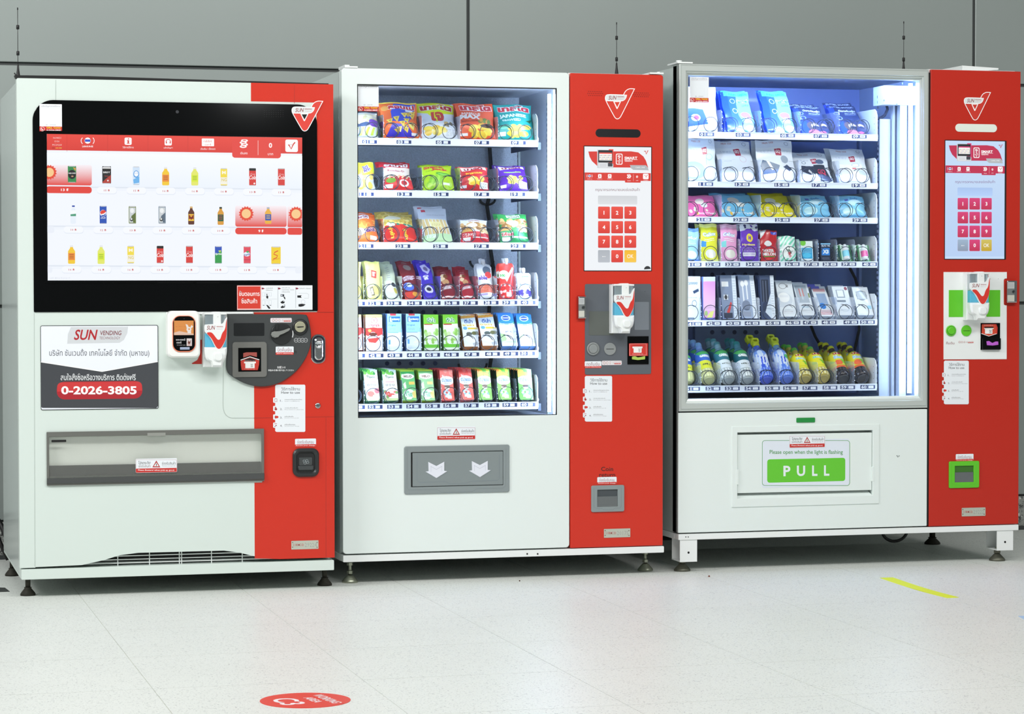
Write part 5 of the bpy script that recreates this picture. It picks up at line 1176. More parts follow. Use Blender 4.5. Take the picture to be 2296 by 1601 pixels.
prismo('reader_head', PX(yp3, [(586, 664), (738, 664), (752, 700), (748, 770), (664, 798), (584, 768)], KG), yp3-.010, yp3-.003, mat('reader_red', (200, 46, 36), .4), nr, .002)
prismo('reader_lip', RP(yp3, 584, 818, 782, 938, 4, KG), yp3-.014, yp3-.003, BLACK, nr, .002)
prismo('reader_light', PX(yp3, [(622, 850), (650, 846), (686, 868), (722, 852), (750, 852), (752, 888), (690, 896), (628, 892)], KG), yp3-.0155, yp3-.014, mat('reader_violet', (190, 96, 206), .4), nr, .0006)
A = Art(yp3-.010, KG); A.poly([(590, 668), (734, 668), (748, 702), (744, 768), (664, 792), (588, 766)], '#d2452c'); A.line([(584, 766), (664, 794), (750, 768)], 6, '#f0f0f0')
A.text('BANKNOTES 20', 662, 676, 96, 8, '#f6dad4', res=1); A.rect(618, 692, 716, 706, '#2a1414'); A.rect(614, 708, 720, 716, '#f2f2f0', 1); A.rect(624, 716, 704, 768, '#f4f4f2', 1); A.text('20', 683, 742, 36, 24, '#4c5254', rot=PI/2, bold=.01); A.build('reader_print', nr)
lock_box(yr3, (845, 192, 950, 428), KG, m3, True)
dispenser(YC-.07, (2080+462/4.852, 590+92/4.852, 4.85*1.0), 'gel dispenser with red tick badge in front of the green squares', yp3)
how_to_use(yr3-.0006, 2116.3, 808.5, 2172, 906.5, m3)
coin_sticker(yr3-.0006, 2143, 1018.3, 2182.6, 1034, m3)
coin_cup(yr3, 1821, 379, 2010, 543, 1857, 408, 1975, 508, KH, GREEN, mat('cup_green', (58, 110, 34), .4), m3)
id_plate(yr3-.0006, 2156.3, 1139, 2209.3, 1156.5, m3, '29222')
# base frame, bracket legs, feet
rl = MB().prism(rrect(xl3+.0005, .1305, xr3, .1535, .002, 2), YC-.004, YC+.05, .001).box(xl3, xl3+.03, YC+.05, 10.2, .1305, .1535).box(xr3-.03, xr3, YC+.05, 10.2, .1305, .1535).box(xl3+.03, xr3-.03, 10.16, 10.2, .1305, .1535)
for u in (1537.8, 1543): p = atY(u, 1204, YC-.004); rl.lathe([(.0022, 0), (.0022, -.0006)], (p[0], YC-.004, p[2]), axis='y', n=10, mi=1)
obj('base_rail', rl, [WPLAS, GASKET], m3)
obj('underside', MB().box(xl3+.03, xr3-.03, YC+.05, 10.16, .148, .155), SIDE, m3)
for u0, v0, u1, v1 in ((1524.6, 1210, 1563, 1259.3), (2235.5, 1187, 2271.5, 1233.5)):
    (x0, z1), (x1, z0) = PX(YC, [(u0, v0), (u1, v1)]); z1 = .1305; d = .10; t = .004
    b = MB().box(x0, x1, YC, YC+t, z0, z1).box(x0, x1, YC+d-t, YC+d, z0, z1).box(x0, x1, YC+t, YC+d-t, z0, z0+t).box(x1-t, x1, YC+t, YC+d-t, z0+t, z1)
    xm = (x0+x1)/2; b.lathe([(.0045, 0), (.0045, -.0006)], (xm, YC, z0+(z1-z0)*.42), axis='y', n=14, mi=1)
    b.lathe([(.02, 0), (.02, .004), (.008, .005)], (xm, YC+.05, z0+t), n=16, mi=2)
    obj('bracket_leg', b, [WPLAS, GASKET, STEEL], m3)
for u0, v0, u1, v1 in ((1524.6, 1210, 1563, 1259.3), (2235.5, 1187, 2271.5, 1233.5)):
    (x0, z1), (x1, z0) = PX(YC, [(u0, v0), (u1, v1)]); foot('foot', m3, (x0+x1)/2-.006, YC+.06, z0+.002, mat('worn_steel', (104, 104, 92), .5, metal=.6, noise=.3, nscale=60), .033, .008, (.032,))
foot('foot', m3, 4.676-.02, 10.1, .13, RUST, .035, .013); foot('foot', m3, 3.28, 10.1, .13, RUST, .035, .013)
cbm = MB(); p0 = atY(2006, 1205, YC+.30)
cbm.tube([(p0[0]+.058*math.cos(a*PI/16), p0[1], max(.012, p0[2]+.034+.05*math.sin(a*PI/16))) for a in range(15, 34)], .0065, 8)
cbm.tube([(p0[0]+.012+.04*math.cos(a*PI/16), p0[1]+.02, p0[2]+.046+.028*math.sin(a*PI/16)) for a in range(15, 34)], .006, 8)
obj('power_lead', cbm, CABLE, m3)

# interior fittings
TF3 = YC+.14
CO3 = [u2x(u, TF3) for u in (1552, 1595, 1641, 1682, 1728, 1773, 1815, 1857, 1899, 1936)]
D3W = [u2x(u, TF3) for u in (1619.5, 1707, 1795.5, 1882.5)]; D3N = [u2x(u, TF3) for u in (1573, 1618, 1661, 1705, 1750, 1794, 1836, 1878, 1918)]
vt3 = [(298, 313), (408.5, 421.8), (487, 500.3), (586, 600), (717, 730.5), (863, 878)]
ZT3 = [atY(1750, a, TF3)[2] for a, b in vt3]; ZB3 = [atY(1750, b, TF3)[2] for a, b in vt3]
xR3 = u2x(1968, TF3); xL3 = jx0+.01
TG3 = [[(290, 667), (608, 671), (997, 677), (1288, 682), (1622, 686)], [(282, 1101), (600, 1103), (946, 1107), (1272, 1109), (1620, 1112)], [(265, 1411), (588, 1412), (951, 1414), (1294, 1415), (1628, 1416)],
       [(172, 347), (330, 346), (495, 346), (668, 345), (832, 345), (992, 344), (1152, 345), (1308, 345), (1465, 344), (1638, 345)],
       [(178, 843), (338, 839), (500, 838), (657, 837), (832, 836), (998, 833), (1143, 832), (1300, 830), (1482, 829), (1620, 828)],
       [(160, 1385), (330, 1383), (492, 1382), (657, 1381), (827, 1380), (978, 1379), (1140, 1378), (1307, 1375), (1455, 1372), (1622, 1369)]]
for r in range(6):
    cc = K7 if r < 3 else K8; tags = []
    for k, (a, b) in enumerate(TG3[r]):
        num = f'{r}{2*k+1}' if r < 3 else f'{r}{k+1}' if k < 9 else f'{r+1}0'
        tags.append((cc[0]+a/cc[2], cc[1]+b/cc[2], num, ('20' if r == 5 else '—')))
    tray(m3, ZT3[r], ZB3[r], xL3, xR3, TF3, CO3, D3W if r < 3 else D3N, tags, 3)
E3L = mat('lit_led_tube', (226, 238, 255), .3, emit=20); E3L.node_tree.nodes['Principled BSDF'].inputs['Emission Color'].default_value = (.6, .78, 1, 1)
E3T = mat('lit_led_top', (190, 210, 255), .3, emit=260); E3T.node_tree.nodes['Principled BSDF'].inputs['Emission Color'].default_value = (.34, .5, 1, 1)
xx = u2x(2041, YC+.06)
obj('led_strip', MB().box(xx-.006, xx+.006, YC+.055, YC+.07, hz0+.01, hz1-.01), E3L, m3)
obj('led_strip', MB().box(hx0-.022, hx0-.012, YC+.055, YC+.085, hz0+.01, hz1-.01), E3L, m3)
obj('led_strip', MB().box(hx0+.02, hx1-.08, YC+.0515, YC+.060, hz1+.006, hz1+.013), E3T, m3)
xa, xb = u2x(1972, TF3+.02), u2x(1996, TF3+.02)
obj('column_panel', MB().box(xa, xb, TF3+.02, TF3+.03, jz0+.01, PX(TF3, [(1985, 266)])[0][1]).box(xb+.004, xb+.012, TF3+.0, TF3+.03, jz0+.01, jz1-.08).box(xb+.02, xb+.05, TF3-.03, TF3+.03, jz0+.01, jz1-.1), LIW, m3)
(x0, z1), (x1, z0) = PX(YC+.1, [(1980, 192), (2054, 236)])
hsg = obj('door_switch_housing', MB().box(x0, x1, YC+.09, YC+.2, z0, z1), LIW, m3)
A = Art(YC+.0899, K7)
for a, b_ in ((1838, 263), (1838, 370), (1998, 222), (1950, 404)): A.ell(a, b_, 6, 10, '#7482a8', 12)
A.build('screw_heads', hsg)
b = MB(); pts = [atY(u, v, TF3+.03) for u, v in ((1988, 236), (1990, 245), (1984, 258), (1976, 264), (1968, 266))]; b.tube([tuple(p) for p in pts], .006, 8); obj('switch_cable', b, mat('navy_cable', (40, 48, 72), .4), m3)
sk = MB(); xw = xR3+.004
for k in range(58):
    z = jz0+.03+k*.0212; sk.box(xw-.001, xw+.005, TF3+.015, TF3+.0165, z, z+.011)
obj('standard_slots', sk, mat('slot_dark', (52, 60, 88), .5), m3)
sk = MB().box(u2x(1797, jy1-.01), u2x(1800, jy1-.01)+.001, jy1-.012, jy1-.001, jz0+.03, PX(jy1, [(1800, 700)])[0][1])
(x0, z1), (x1, z0) = PX(jy1-.02, [(1557, 604), (1738, 880)])
dp = obj('duct_panel', MB().box(x0, x1, jy1-.03, jy1-.001, z0, z1), mat('duct_blue_grey', (148, 162, 196), .5), m3)
b = MB()
for u in (1597, 1622, 1647, 1671, 1696):
    for v in (616, 745): p = atY(u, v, jy1-.031); b.lathe([(.0095, 0), (.0095, -.001)], (p[0], jy1-.0303, p[2]), axis='y', n=14)
obj('vent_holes', b, mat('vent_dark', (60, 72, 110), .5), dp)
(x0, z1), (x1, z0) = PX(jy1-.02, [(1925, 310), (1962, 880)]); obj('back_rail', MB().box(x0, x1, jy1-.03, jy1-.001, z0, z1), mat('duct_blue_grey', (148, 162, 196), .5), m3)
b = MB()
for pl in (((1905, 600), (1918, 625), (1926, 660), (1926, 740), (1922, 760), (1916, 785), (1908, 800)), ((1818, 730), (1828, 755), (1840, 775), (1852, 790))):
    b.tube([tuple(atY(u, v, jy1-.04)) for u, v in pl], .0065, 8)
obj('cable_loom', b, CABLE, m3)
(x0, z1), (x1, z0) = PX(YC+.2, [(1546, 872), (1978, 886)]); obj('floor_plate', MB().box(x0, x1, YC+.12, jy1, jz0+.002, jz0+.012), mat('floor_plate_grey', (110, 122, 150), .4, metal=.3), m3)
qr_sticker(YC+.0175, 1546.5, 172, 1589, 230, m3, '29222')

# ------------------------------------------------------------------ things standing on top of the machines
def antenna(u, vb, vt, vc, Y, z0, label):
    p = atY(u, vb, Y); q = atY(u, vt, Y); zb = z0
    b = MB(); b.lathe([(.009, 0), (.007, .012), (.0045, .03), (.003, .05), (.0012, .052)], (p[0], Y, zb), n=12)
    t = solo('antenna', b, CABLE, label, 'antenna')
    sg = MB(); sg.lathe([(.0011, .05), (.0011, q[2]-zb)], (p[0], Y, zb), n=6).lathe([(.0022, q[2]-zb-.008), (.0022, q[2]-zb)], (p[0], Y, zb), n=8)
    obj('whip', sg, mat('whip_black', (30, 30, 32), .4), t)
    for v in vc:
        z = atY(u, v, Y)[2]; cm = MB(); cm.lathe([(.0035, -.008), (.0055, -.007), (.0055, .007), (.0035, .008)], (p[0], Y, z), n=10); obj('loading_coil', cm, CABLE, t)
antenna(40.5, 166, 17, (61, 119.5), Y1+.04, 1.900, 'black whip antenna at the left corner of the drinks machine top')
antenna(1382.5, 162, 50, (85, 133), Y2+.10, 1.969, 'black whip antenna on top of the middle machine')
antenna(2026, 155, 48, (84.5, 133.5), Y3+.12, 2.0085, 'black whip antenna on top of the right machine, behind its glass door')
b = MB().prism(PX(YC+.06, [(2158, 143.2), (2239, 149), (2239, 152.8), (2200, 155.5), (2158, 155.5)]), YC+.06, YC+.36, .0008)
V = np.array(b.v); zmin = V[:, 2].min(); b.v = [(x, y, z-zmin+2.0198) for x, y, z in b.v]
solo('flat_aerial_box', b, WPLAS, 'flat white wedge-shaped box lying on top of the right machine above the red door', 'box')
cb = MB(); P = [(32, 163), (37, 170), (60, 169.8), (110, 170.5), (150, 173.5), (190, 174), (240, 174.3), (330, 178.3), (400, 180), (520, 182)]
cb.tube([tuple(atY(u, v+.5, Y1+.06)) for u, v in P], .0026, 6)
solo('antenna_cable', cb, CABLE, 'thin black cable running along the top edge of the drinks machine', 'cable')
# ------------------------------------------------------------------ goods: printed surfaces painted on fine grids
class Cv:
    """printing canvas; coordinates run 0..100 across and 0..100 down"""
    def __init__(s, w, h, base, cell=.0012):
        s.w, s.h = w, h; s.nx = max(10, min(110, int(w/cell))); s.ny = max(10, min(130, int(h/cell)))
        X, Y = np.meshgrid(np.linspace(0, 100, s.nx+1), np.linspace(0, 100, s.ny+1)); s.X, s.Y = X, Y
        s.C = np.zeros(X.shape+(3,)); s.C[:] = lin(base)
    def put(s, M, c): s.C[M] = lin(c)
    def rect(s, a0, b0, a1, b1, c): s.put((s.X >= a0) & (s.X <= a1) & (s.Y >= b0) & (s.Y <= b1), c)
    def ell(s, a, b, ra, rb, c): s.put(((s.X-a)/ra)**2+((s.Y-b)/rb)**2 <= 1, c)
    def ring(s, a, b, ra, rb, t, c): q = ((s.X-a)/ra)**2+((s.Y-b)/rb)**2; s.put((q <= 1) & (q >= (1-t)**2), c)
    def mask(s, P):
        M = np.zeros(s.X.shape, bool); n = len(P)
        for i in range(n):
            (x0, y0), (x1, y1) = P[i], P[(i+1) % n]
            if y0 == y1: continue
            c = ((s.Y >= min(y0, y1)) & (s.Y < max(y0, y1))); xi = x0+(s.Y-y0)*(x1-x0)/(y1-y0)
            M ^= c & (s.X < xi)
        return M
    def poly(s, P, c): s.put(s.mask(P), c)
    def grad(s, b0, b1, c0, c1):
        M = (s.Y >= b0) & (s.Y <= b1); t = ((s.Y-b0)/(b1-b0))[..., None]
        s.C = np.where(M[..., None], np.array(lin(c0))*(1-t)+np.array(lin(c1))*t, s.C)
    def stripes(s, a0, b0, a1, b1, n, c, slant=0.):
        M = (s.X >= a0) & (s.X <= a1) & (s.Y >= b0) & (s.Y <= b1); s.put(M & (np.mod((s.X-a0+(s.Y-b0)*slant)/(a1-a0)*n, 1) < .5), c)
    def blobs(s, a0, b0, a1, b1, n, r, cols, seed=1, sq=1.):
        g = random.Random(seed)
        for _ in range(n):
            s.ell(g.uniform(a0, a1), g.uniform(b0, b1), r*g.uniform(.6, 1.2), r*g.uniform(.6, 1.2)*s.w/s.h*sq, g.choice(cols))
    def scrib(s, a0, b0, a1, b1, rows, c, seed=1):
        """rows of small print"""
        g = random.Random(seed)
        for k in range(rows):
            y = b0+(b1-b0)*(k+.5)/rows; x = a0
            while x < a1:
                l = g.uniform(3, 9); s.rect(x, y-.7, min(x+l, a1), y+.7, c); x += l+2.5
    def text(s, t, a, b, w, h, c, bold=.02, rot=0., out=None, ow=.07, shear=0.):
        if out: s.text(t, a, b, w*1.04, h*1.1, out, ow+ (bold or 0), rot, None, 0, shear)
        V, F, lo, hi = text_tris(t, bold, shear, 2)
        if not F: return
        q = (V-(lo+hi)/2)/(hi-lo+1e-9)*[w, -h]
        if rot:
            k = s.h/s.w; cr, sr = math.cos(rot), math.sin(rot); q = np.c_[q[:, 0]*cr-q[:, 1]*k*sr, (q[:, 0]*sr)/k+q[:, 1]*cr]
        q = q+[a, b]; gx = q[:, 0]/100*s.nx; gy = q[:, 1]/100*s.ny; cl = lin(c)
        for f in F:
            x, y = gx[list(f)], gy[list(f)]
            i0, i1 = max(int(x.min()), 0), min(int(x.max())+2, s.nx+1); j0, j1 = max(int(y.min()), 0), min(int(y.max())+2, s.ny+1)
            if i0 >= i1 or j0 >= j1: continue
            I, J = np.meshgrid(np.arange(i0, i1), np.arange(j0, j1))
            d = (x[1]-x[0])*(y[2]-y[0])-(x[2]-x[0])*(y[1]-y[0])
            if abs(d) < 1e-9: continue
            u = ((x[1]-I)*(y[2]-J)-(x[2]-I)*(y[1]-J))/d; v = ((x[2]-I)*(y[0]-J)-(x[0]-I)*(y[2]-J))/d
            M = (u >= -.02) & (v >= -.02) & (u+v <= 1.02); s.C[j0:j1, i0:i1][M] = cl
    def mirror(s): return s
def grid_faces(nx, ny, o=0): return [(o+j*(nx+1)+i, o+j*(nx+1)+i+1, o+(j+1)*(nx+1)+i+1, o+(j+1)*(nx+1)+i) for j in range(ny) for i in range(nx)]
def surf(mb, cv, fn, smooth=True):
    V = []; nx, ny = cv.nx, cv.ny
    S, T = cv.X/100, cv.Y/100; x, y, z = fn(S, T)
    V = np.stack([x, y, z], -1).reshape(-1, 3).tolist()
    mb.add(V, grid_faces(nx, ny), 0, smooth, cv.C.reshape(-1, 3).tolist())
def back_surf(mb, w, h, fn, col, n=10, m=12):
    c = Cv.__new__(Cv); c.nx, c.ny = n, m; c.X, c.Y = np.meshgrid(np.linspace(0, 100, n+1), np.linspace(0, 100, m+1)); c.C = np.zeros(c.X.shape+(3,)); c.C[:] = lin(col)
    surf(mb, c, fn)
def mk_bag(cv, T, back, seed=0, puff=.5, pinch=.05):
    g = random.Random(seed); ph = [g.uniform(0, 6.28) for _ in range(6)]; w, h = cv.w, cv.h
    def shape(side):
        def fn(S, Tt):
            e = np.sin(PI*np.clip(S, 0, 1)).clip(0)**.55; f = np.clip(np.sin(PI*np.clip((Tt-.035)/.93, 0, 1)), 0, 1)**puff
            f2 = f*(.82+.3*Tt)
            wr = (np.sin(S*17+ph[0]+Tt*5)*np.exp(-Tt*9)+np.sin(S*14+ph[1])*np.exp(-(1-Tt)*9)+.5*np.sin(Tt*21+ph[2]+S*3)*(np.exp(-S*9)+np.exp(-(1-S)*9)))*.0028
            y = T/2+side*(T/2*e*f2)+wr*(f+.15)*-1
            x = (S-.5)*w*(1-pinch*np.sin(PI*Tt))+.002*np.sin(Tt*9+ph[3]); z = (1-Tt)*h+.0025*np.sin(S*8+ph[4])*(Tt < .5)
            return x, y, z
        return fn
    mb = MB(); surf(mb, cv, shape(-1)); back_surf(mb, w, h, shape(1), back); return mb
def mk_box(cv, D, side, top, side2=None):
    w, h = cv.w, cv.h; mb = MB(); surf(mb, cv, lambda S, T: ((S-.5)*w, S*0, (1-T)*h), False)
    for (P, c) in (([(-w/2, 0, 0), (-w/2, D, 0), (-w/2, D, h), (-w/2, 0, h)], side), ([(w/2, 0, 0), (w/2, D, 0), (w/2, D, h), (w/2, 0, h)], side2 or side),
                   ([(-w/2, 0, h), (w/2, 0, h), (w/2, D, h), (-w/2, D, h)], top), ([(-w/2, 0, 0), (w/2, 0, 0), (w/2, D, 0), (-w/2, D, 0)], side), ([(-w/2, D, 0), (w/2, D, 0), (w/2, D, h), (-w/2, D, h)], side)):
        mb.add(P, [(0, 1, 2, 3)], 0, False, lin(c))
    return mb
def mk_pouch(cv, T, back, seed=0):
    w, h = cv.w, cv.h
    def shape(side):
        def fn(S, Tt):
            e = np.sin(PI*S).clip(0)**.5; prof = np.clip(Tt, 0, 1)**.8*(1-np.clip((Tt-.93)/.07, 0, 1)**2*.4)
            y = T/2+side*T/2*e*prof+.0012*np.sin(S*9+Tt*6+seed)
            nk = np.clip((.12-Tt)/.12, 0, 1); x = (S-.5)*w*(1-.28*nk**2-.05*np.sin(PI*Tt)); return x, y, (1-Tt)*h
        return fn
    mb = MB(); surf(mb, cv, shape(-1)); back_surf(mb, w, h, shape(1), back); return mb
def mk_bottle(cv, prof):
    """prof: list of (t from top 0..1, radius); canvas wraps right round, its middle faces the buyer"""
    ts = [p[0] for p in prof]; rs = [p[1] for p in prof]; h = cv.h; R = max(rs)
    def fn(S, T): r = np.interp(T, ts, rs); a = (S-.5)*2*PI; return r*np.sin(a), R-r*np.cos(a), (1-T)*h
    mb = MB(); surf(mb, cv, fn)
    q = tuple(cv.C[-1, 0]*.9+.05); mb.lathe([(rs[-1], 0), (rs[-1]*.82, -.003), (rs[-1]*.3, .004)], (0, R, 0), n=20, cols=[q, q, tuple(cv.C[-1, 0]*.7)]); return mb

MACH = {2: (m2, YB, TF2, ZT2, 'middle'), 3: (m3, YC, TF3, ZT3, 'right')}
ORD = ['', 'directly', 'second', 'third', 'fourth', 'fifth', 'sixth', 'seventh']
def geo(mi, r, ul, ur, ut, vt, off=.026, maxd=.22, mind=0., tk=0.):
    root, Y, TF, ZT, nm = MACH[mi]; Yp = TF+off; z = ZT[r]-.0015
    xa = atY(ul, 500, Yp)[0]; xb = atY(ur, 500, Yp)[0]; xc = (xa+xb)/2
    q = atX(ut, vt, xc); dy = min(max(q[1]-Yp, mind), maxd); dz = atY(ut, vt, Yp+dy)[2]-z
    al = math.atan2(dy, dz); up = tk*math.sin(al)      # the back lower edge is what rests on the tray
    return xc, Yp, z+up, xb-xa, math.hypot(dy, dz)-up*math.cos(al), al
def lift(T, al): return 0.0
def place(mi, r, lane, g, mb, m, name, desc, short, cat, group, T, nback=1, sp=.056, parts=(), roll=0., yaw=0.):
    xc, Yp, z, w, L, al = g; nm = MACH[mi][4]
    me = mb.mesh(name, m, fix=False, color=True)
    def one(k):
        o = bpy.data.objects.new(name, me); COL.objects.link(o); j = random.Random(lane*7+k*3+mi)
        o.location = (xc+(j.uniform(-.002, .002) if k else 0), Yp+k*sp, z+.0008); o.rotation_euler = (-al*(1 if k == 0 else .9), roll, yaw+(j.uniform(-.03, .03) if k else 0))
        lab = f'{desc}, lane {lane:02d}, {nm} machine' if k == 0 else f'{cat} {ORD[k]} behind the {desc}'
        tag(o, lab, cat, group)
        for (pn, pme, loc) in parts:
            c = bpy.data.objects.new(pn, pme); COL.objects.link(c); c.parent = o; c.location = loc
        return o
    for k in range(nback+1): one(k)
G2 = [f'{a} in the middle machine' for a in ('crisp bags on the top tray', 'snack bags on the second tray', 'nut and cracker bags on the third tray', 'bars and pouches on the fourth tray', 'milk cartons on the fifth tray', 'juice cartons on the bottom tray')]
G3 = [f'{a} in the right machine' for a in ('mask packs on the top tray', 'white mask packs on the second tray', 'wipes and pads on the third tray', 'small packs on the fourth tray', 'phone accessories on the fifth tray', 'drink bottles on the bottom tray')]
def bagit(mi, r, lane, px, base, art, desc, short, T=.045, back=None, nback=1, m=None, cat='snack bag', name='snack_bag', pinch=.05, puff=.5, maxd=.2, sp=.06, off=.02, mind=0., roll=0.):
    g = geo(mi, r, *px, off=off, maxd=maxd, mind=mind, tk=T*.5); cv = Cv(g[3], g[4], base); art(cv)
    place(mi, r, lane, g, mk_bag(cv, T, back or base, lane+mi, puff, pinch), m or FOIL, name, desc, short, cat, (G2 if mi == 2 else G3)[r], T, nback, sp, roll=roll)
def boxit(mi, r, lane, px, base, art, desc, short, D=.03, side=None, top=None, nback=1, m=None, cat='carton', name='drink_carton', maxd=.2, sp=.036, off=.02, side2=None):
    g = geo(mi, r, *px, off=off, maxd=maxd, tk=D); cv = Cv(g[3], g[4], base, .0011); art(cv)
    place(mi, r, lane, g, mk_box(cv, D, side or base, top or base, side2), m or PRINTG, name, desc, short, cat, (G2 if mi == 2 else G3)[r], D, nback, sp)

# ---- machine 2, tray 1
def chips(c, a0, b0, a1, b1, n, seed=3): c.blobs(a0, b0, a1, b1, n, 11, ('#f2d84a', '#f6e27a', '#e8c23a', '#f4dc58'), seed, .7)
def a01(c):
    c.blobs(0, 10, 100, 46, 40, 12, ('#e6d6a8', '#d8c48c', '#f0e4c0'), 2, .5); c.ell(80, 45, 26, 16, '#6a3a9a'); c.rect(0, 60, 100, 94, '#eef2ea'); c.stripes(0, 62, 100, 92, 4, '#c6e64a', .4); c.ell(30, 52, 30, 8, '#3a4a6a')
bagit(2, 0, 1, (801, 853, 822, 249), '#d8d2c2', a01, 'see-through noodle snack bag with lime stripes', 'noodle snack bag', .05)
def a03(c):
    c.poly([(38, 6), (96, 4), (86, 40), (74, 60), (30, 56), (26, 30)], '#3448b8'); c.poly([(10, 96), (30, 62), (70, 66), (86, 96)], '#3a30b0')
    g = random.Random(5)
    for i in range(16):
        a, b = g.uniform(22, 88), g.uniform(32, 84); c.poly([(a-10, b-4), (a+8, b-7), (a+2, b+8)], g.choice(('#f0d050', '#f6e48a', '#d8b03a'))); c.poly([(a-4, b-3), (a+4, b-5), (a+1, b+2)], '#c89a30')
    c.text('คอนเน่', 56, 15, 70, 14, '#c8202c', .05, out='#f6f6f6', ow=.09); c.rect(66, 24, 86, 28, '#eef0f4'); c.rect(78, 86, 96, 93, '#f4f4f4'); c.rect(0, 0, 100, 2.5, '#f2dc50'); c.rect(0, 97, 100, 100, '#f2dc50')
    c.ell(12, 18, 10, 7, '#e8a04a')
bagit(2, 0, 3, (858, 944, 893, 226), '#ee6a24', a03, 'orange and blue cone chip bag', 'orange cone chip bag')
def tasto(c): c.text('เทสโต', 52, 13, 82, 20, '#c42430', .05, out='#fbf6f4', ow=.09)
def a05(c):
    c.poly([(0, 0), (100, 0), (50, 60)], '#e6ee28'); c.poly([(100, 0), (100, 30), (70, 36)], '#e6ee28'); c.poly([(0, 0), (0, 26), (30, 34)], '#e6ee28'); tasto(c)
    c.text('เจ', 54, 44, 34, 26, '#c8342c', .05); chips(c, 12, 74, 62, 86, 9); c.scrib(70, 76, 94, 92, 5, '#b0b8c4'); c.blobs(72, 60, 92, 66, 5, 6, ('#c8a86a', '#8a7a5a'), 4)
bagit(2, 0, 5, (942, 1030, 973, 228), '#e8edf4', a05, 'yellow and white crisp bag', 'yellow and white crisp bag')
def a07(c):
    tasto(c); c.text('BARBECUE', 36, 32, 50, 6, '#f8e4dc', .03); c.text('MAX', 34, 41, 54, 12, '#fbf2ee', .06); c.text('กุ้งย่างบาร์บีคิว', 34, 53, 46, 5, '#8a1a1a', .04)
    chips(c, 32, 66, 80, 90, 14); c.blobs(60, 48, 92, 56, 10, 6, ('#c86a2a', '#e89a3a', '#7a8a3a'), 3); c.ell(78, 66, 18, 5, '#5a3a2a'); c.rect(6, 84, 24, 91, '#f2f2f4')
bagit(2, 0, 7, (1030, 1116, 1064, 229), '#e4562a', a07, 'orange barbecue crisp bag', 'orange crisp bag')
def a09(c):
    tasto(c); c.text('JAPANESE', 46, 37, 72, 12, '#f0f8f6', .04); c.text('SEAWEED', 40, 48, 50, 6, '#e0f2ee', .03); c.poly([(78, 50), (98, 42), (90, 56)], '#1a5a3a'); chips(c, 30, 66, 82, 88, 14, 8); c.rect(6, 80, 24, 90, '#eef4f4'); c.ell(20, 66, 18, 6, '#6ac8a8')
bagit(2, 0, 9, (1117, 1203, 1150, 231), '#149a92', a09, 'teal seaweed crisp bag', 'teal crisp bag')
# ---- tray 2
def a11(c): c.rect(0, 50, 100, 100, '#e4e8ee'); c.blobs(10, 56, 90, 90, 14, 16, ('#f2f4f6', '#d0d6dc', '#e8c860'), 3); c.text('ซอร์ส', 56, 26, 40, 28, '#5a3aa8', .05, rot=1.35, out='#e8ecf4'); c.rect(0, 42, 100, 48, '#e8a838')
bagit(2, 1, 11, (801, 844, 818, 361), '#cfe02c', a11, 'lime and white snack bag with violet lettering', 'lime snack bag')
def a13(c):
    c.text('ฮานามิ', 54, 13, 78, 14, '#f8eef0', .05, out='#8a1424', ow=.07); c.rect(20, 22, 84, 26, '#f0c8c8'); c.poly([(0, 26), (100, 22), (100, 56), (0, 62)], '#f0e4dc'); c.text('ข้าวเกรียบกุ้ง', 52, 38, 56, 10, '#b0202c', .03, out='#ffffff')
    c.stripes(0, 54, 100, 66, 7, '#e0b890', .8); c.rect(0, 68, 100, 100, '#dc2a2a'); c.ell(28, 72, 16, 8, '#7aa83a'); c.ell(70, 80, 16, 11, '#f4ece6'); c.ell(70, 80, 10, 7, '#c8242a'); c.rect(8, 84, 34, 94, '#f0eef0')
bagit(2, 1, 13, (859, 930, 883, 362), '#d42430', a13, 'red prawn cracker bag', 'dark maroon snack bag')
def a15(c):
    c.text('Snack', 42, 12, 66, 13, '#c8303a', .05, rot=-.1); c.text('Jack', 60, 24, 56, 14, '#c8303a', .05, rot=-.05); c.text('ถั่วลันเตา', 28, 31, 26, 5, '#4a8a2a')
    c.ell(70, 44, 26, 8, '#4aa83a'); c.ell(70, 44, 20, 4, '#8ad05a')
    for k in range(5): c.poly([(10+k*9, 82), (26+k*8, 48), (34+k*8, 52), (20+k*9, 84)], ('#8ac83a', '#a4d850')[k % 2])
    c.blobs(14, 78, 90, 96, 18, 8, ('#b8e05a', '#9ad03a'), 5); c.rect(62, 76, 84, 84, '#eef4e4')
bagit(2, 1, 15, (952, 1023, 977, 367), '#b4dc1e', a15, 'lime green pea snack bag', 'dark green pea snack bag')
def party(c, t):
    c.poly([(6, 4), (92, 2), (96, 14), (60, 12), (10, 22)], '#f4f2f4'); c.text('ปาร์ตี้', 50, 10, 66, 12, '#8a2430', .05, rot=-.06); c.text(t, 50, 31, 60, 7, '#f0c23a' if t[0] == 'ค' else '#9acb3a', .05)
    chips(c, 34, 50, 84, 74, 16, 4); c.rect(66, 68, 96, 92, '#f0efec'); c.scrib(70, 72, 92, 88, 3, '#a0a8a0', 3); c.rect(4, 80, 22, 90, '#e8e6ea')
bagit(2, 1, 17, (1035, 1101, 1063, 371), '#c8242c', lambda c: party(c, 'คาราเมล'), 'red corn crisp bag with white banner', 'olive corn crisp bag')
bagit(2, 1, 19, (1124, 1190, 1146, 369), '#5a24a4', lambda c: party(c, 'กรอบอร่อย'), 'violet corn crisp bag with white banner', 'violet corn crisp bag')
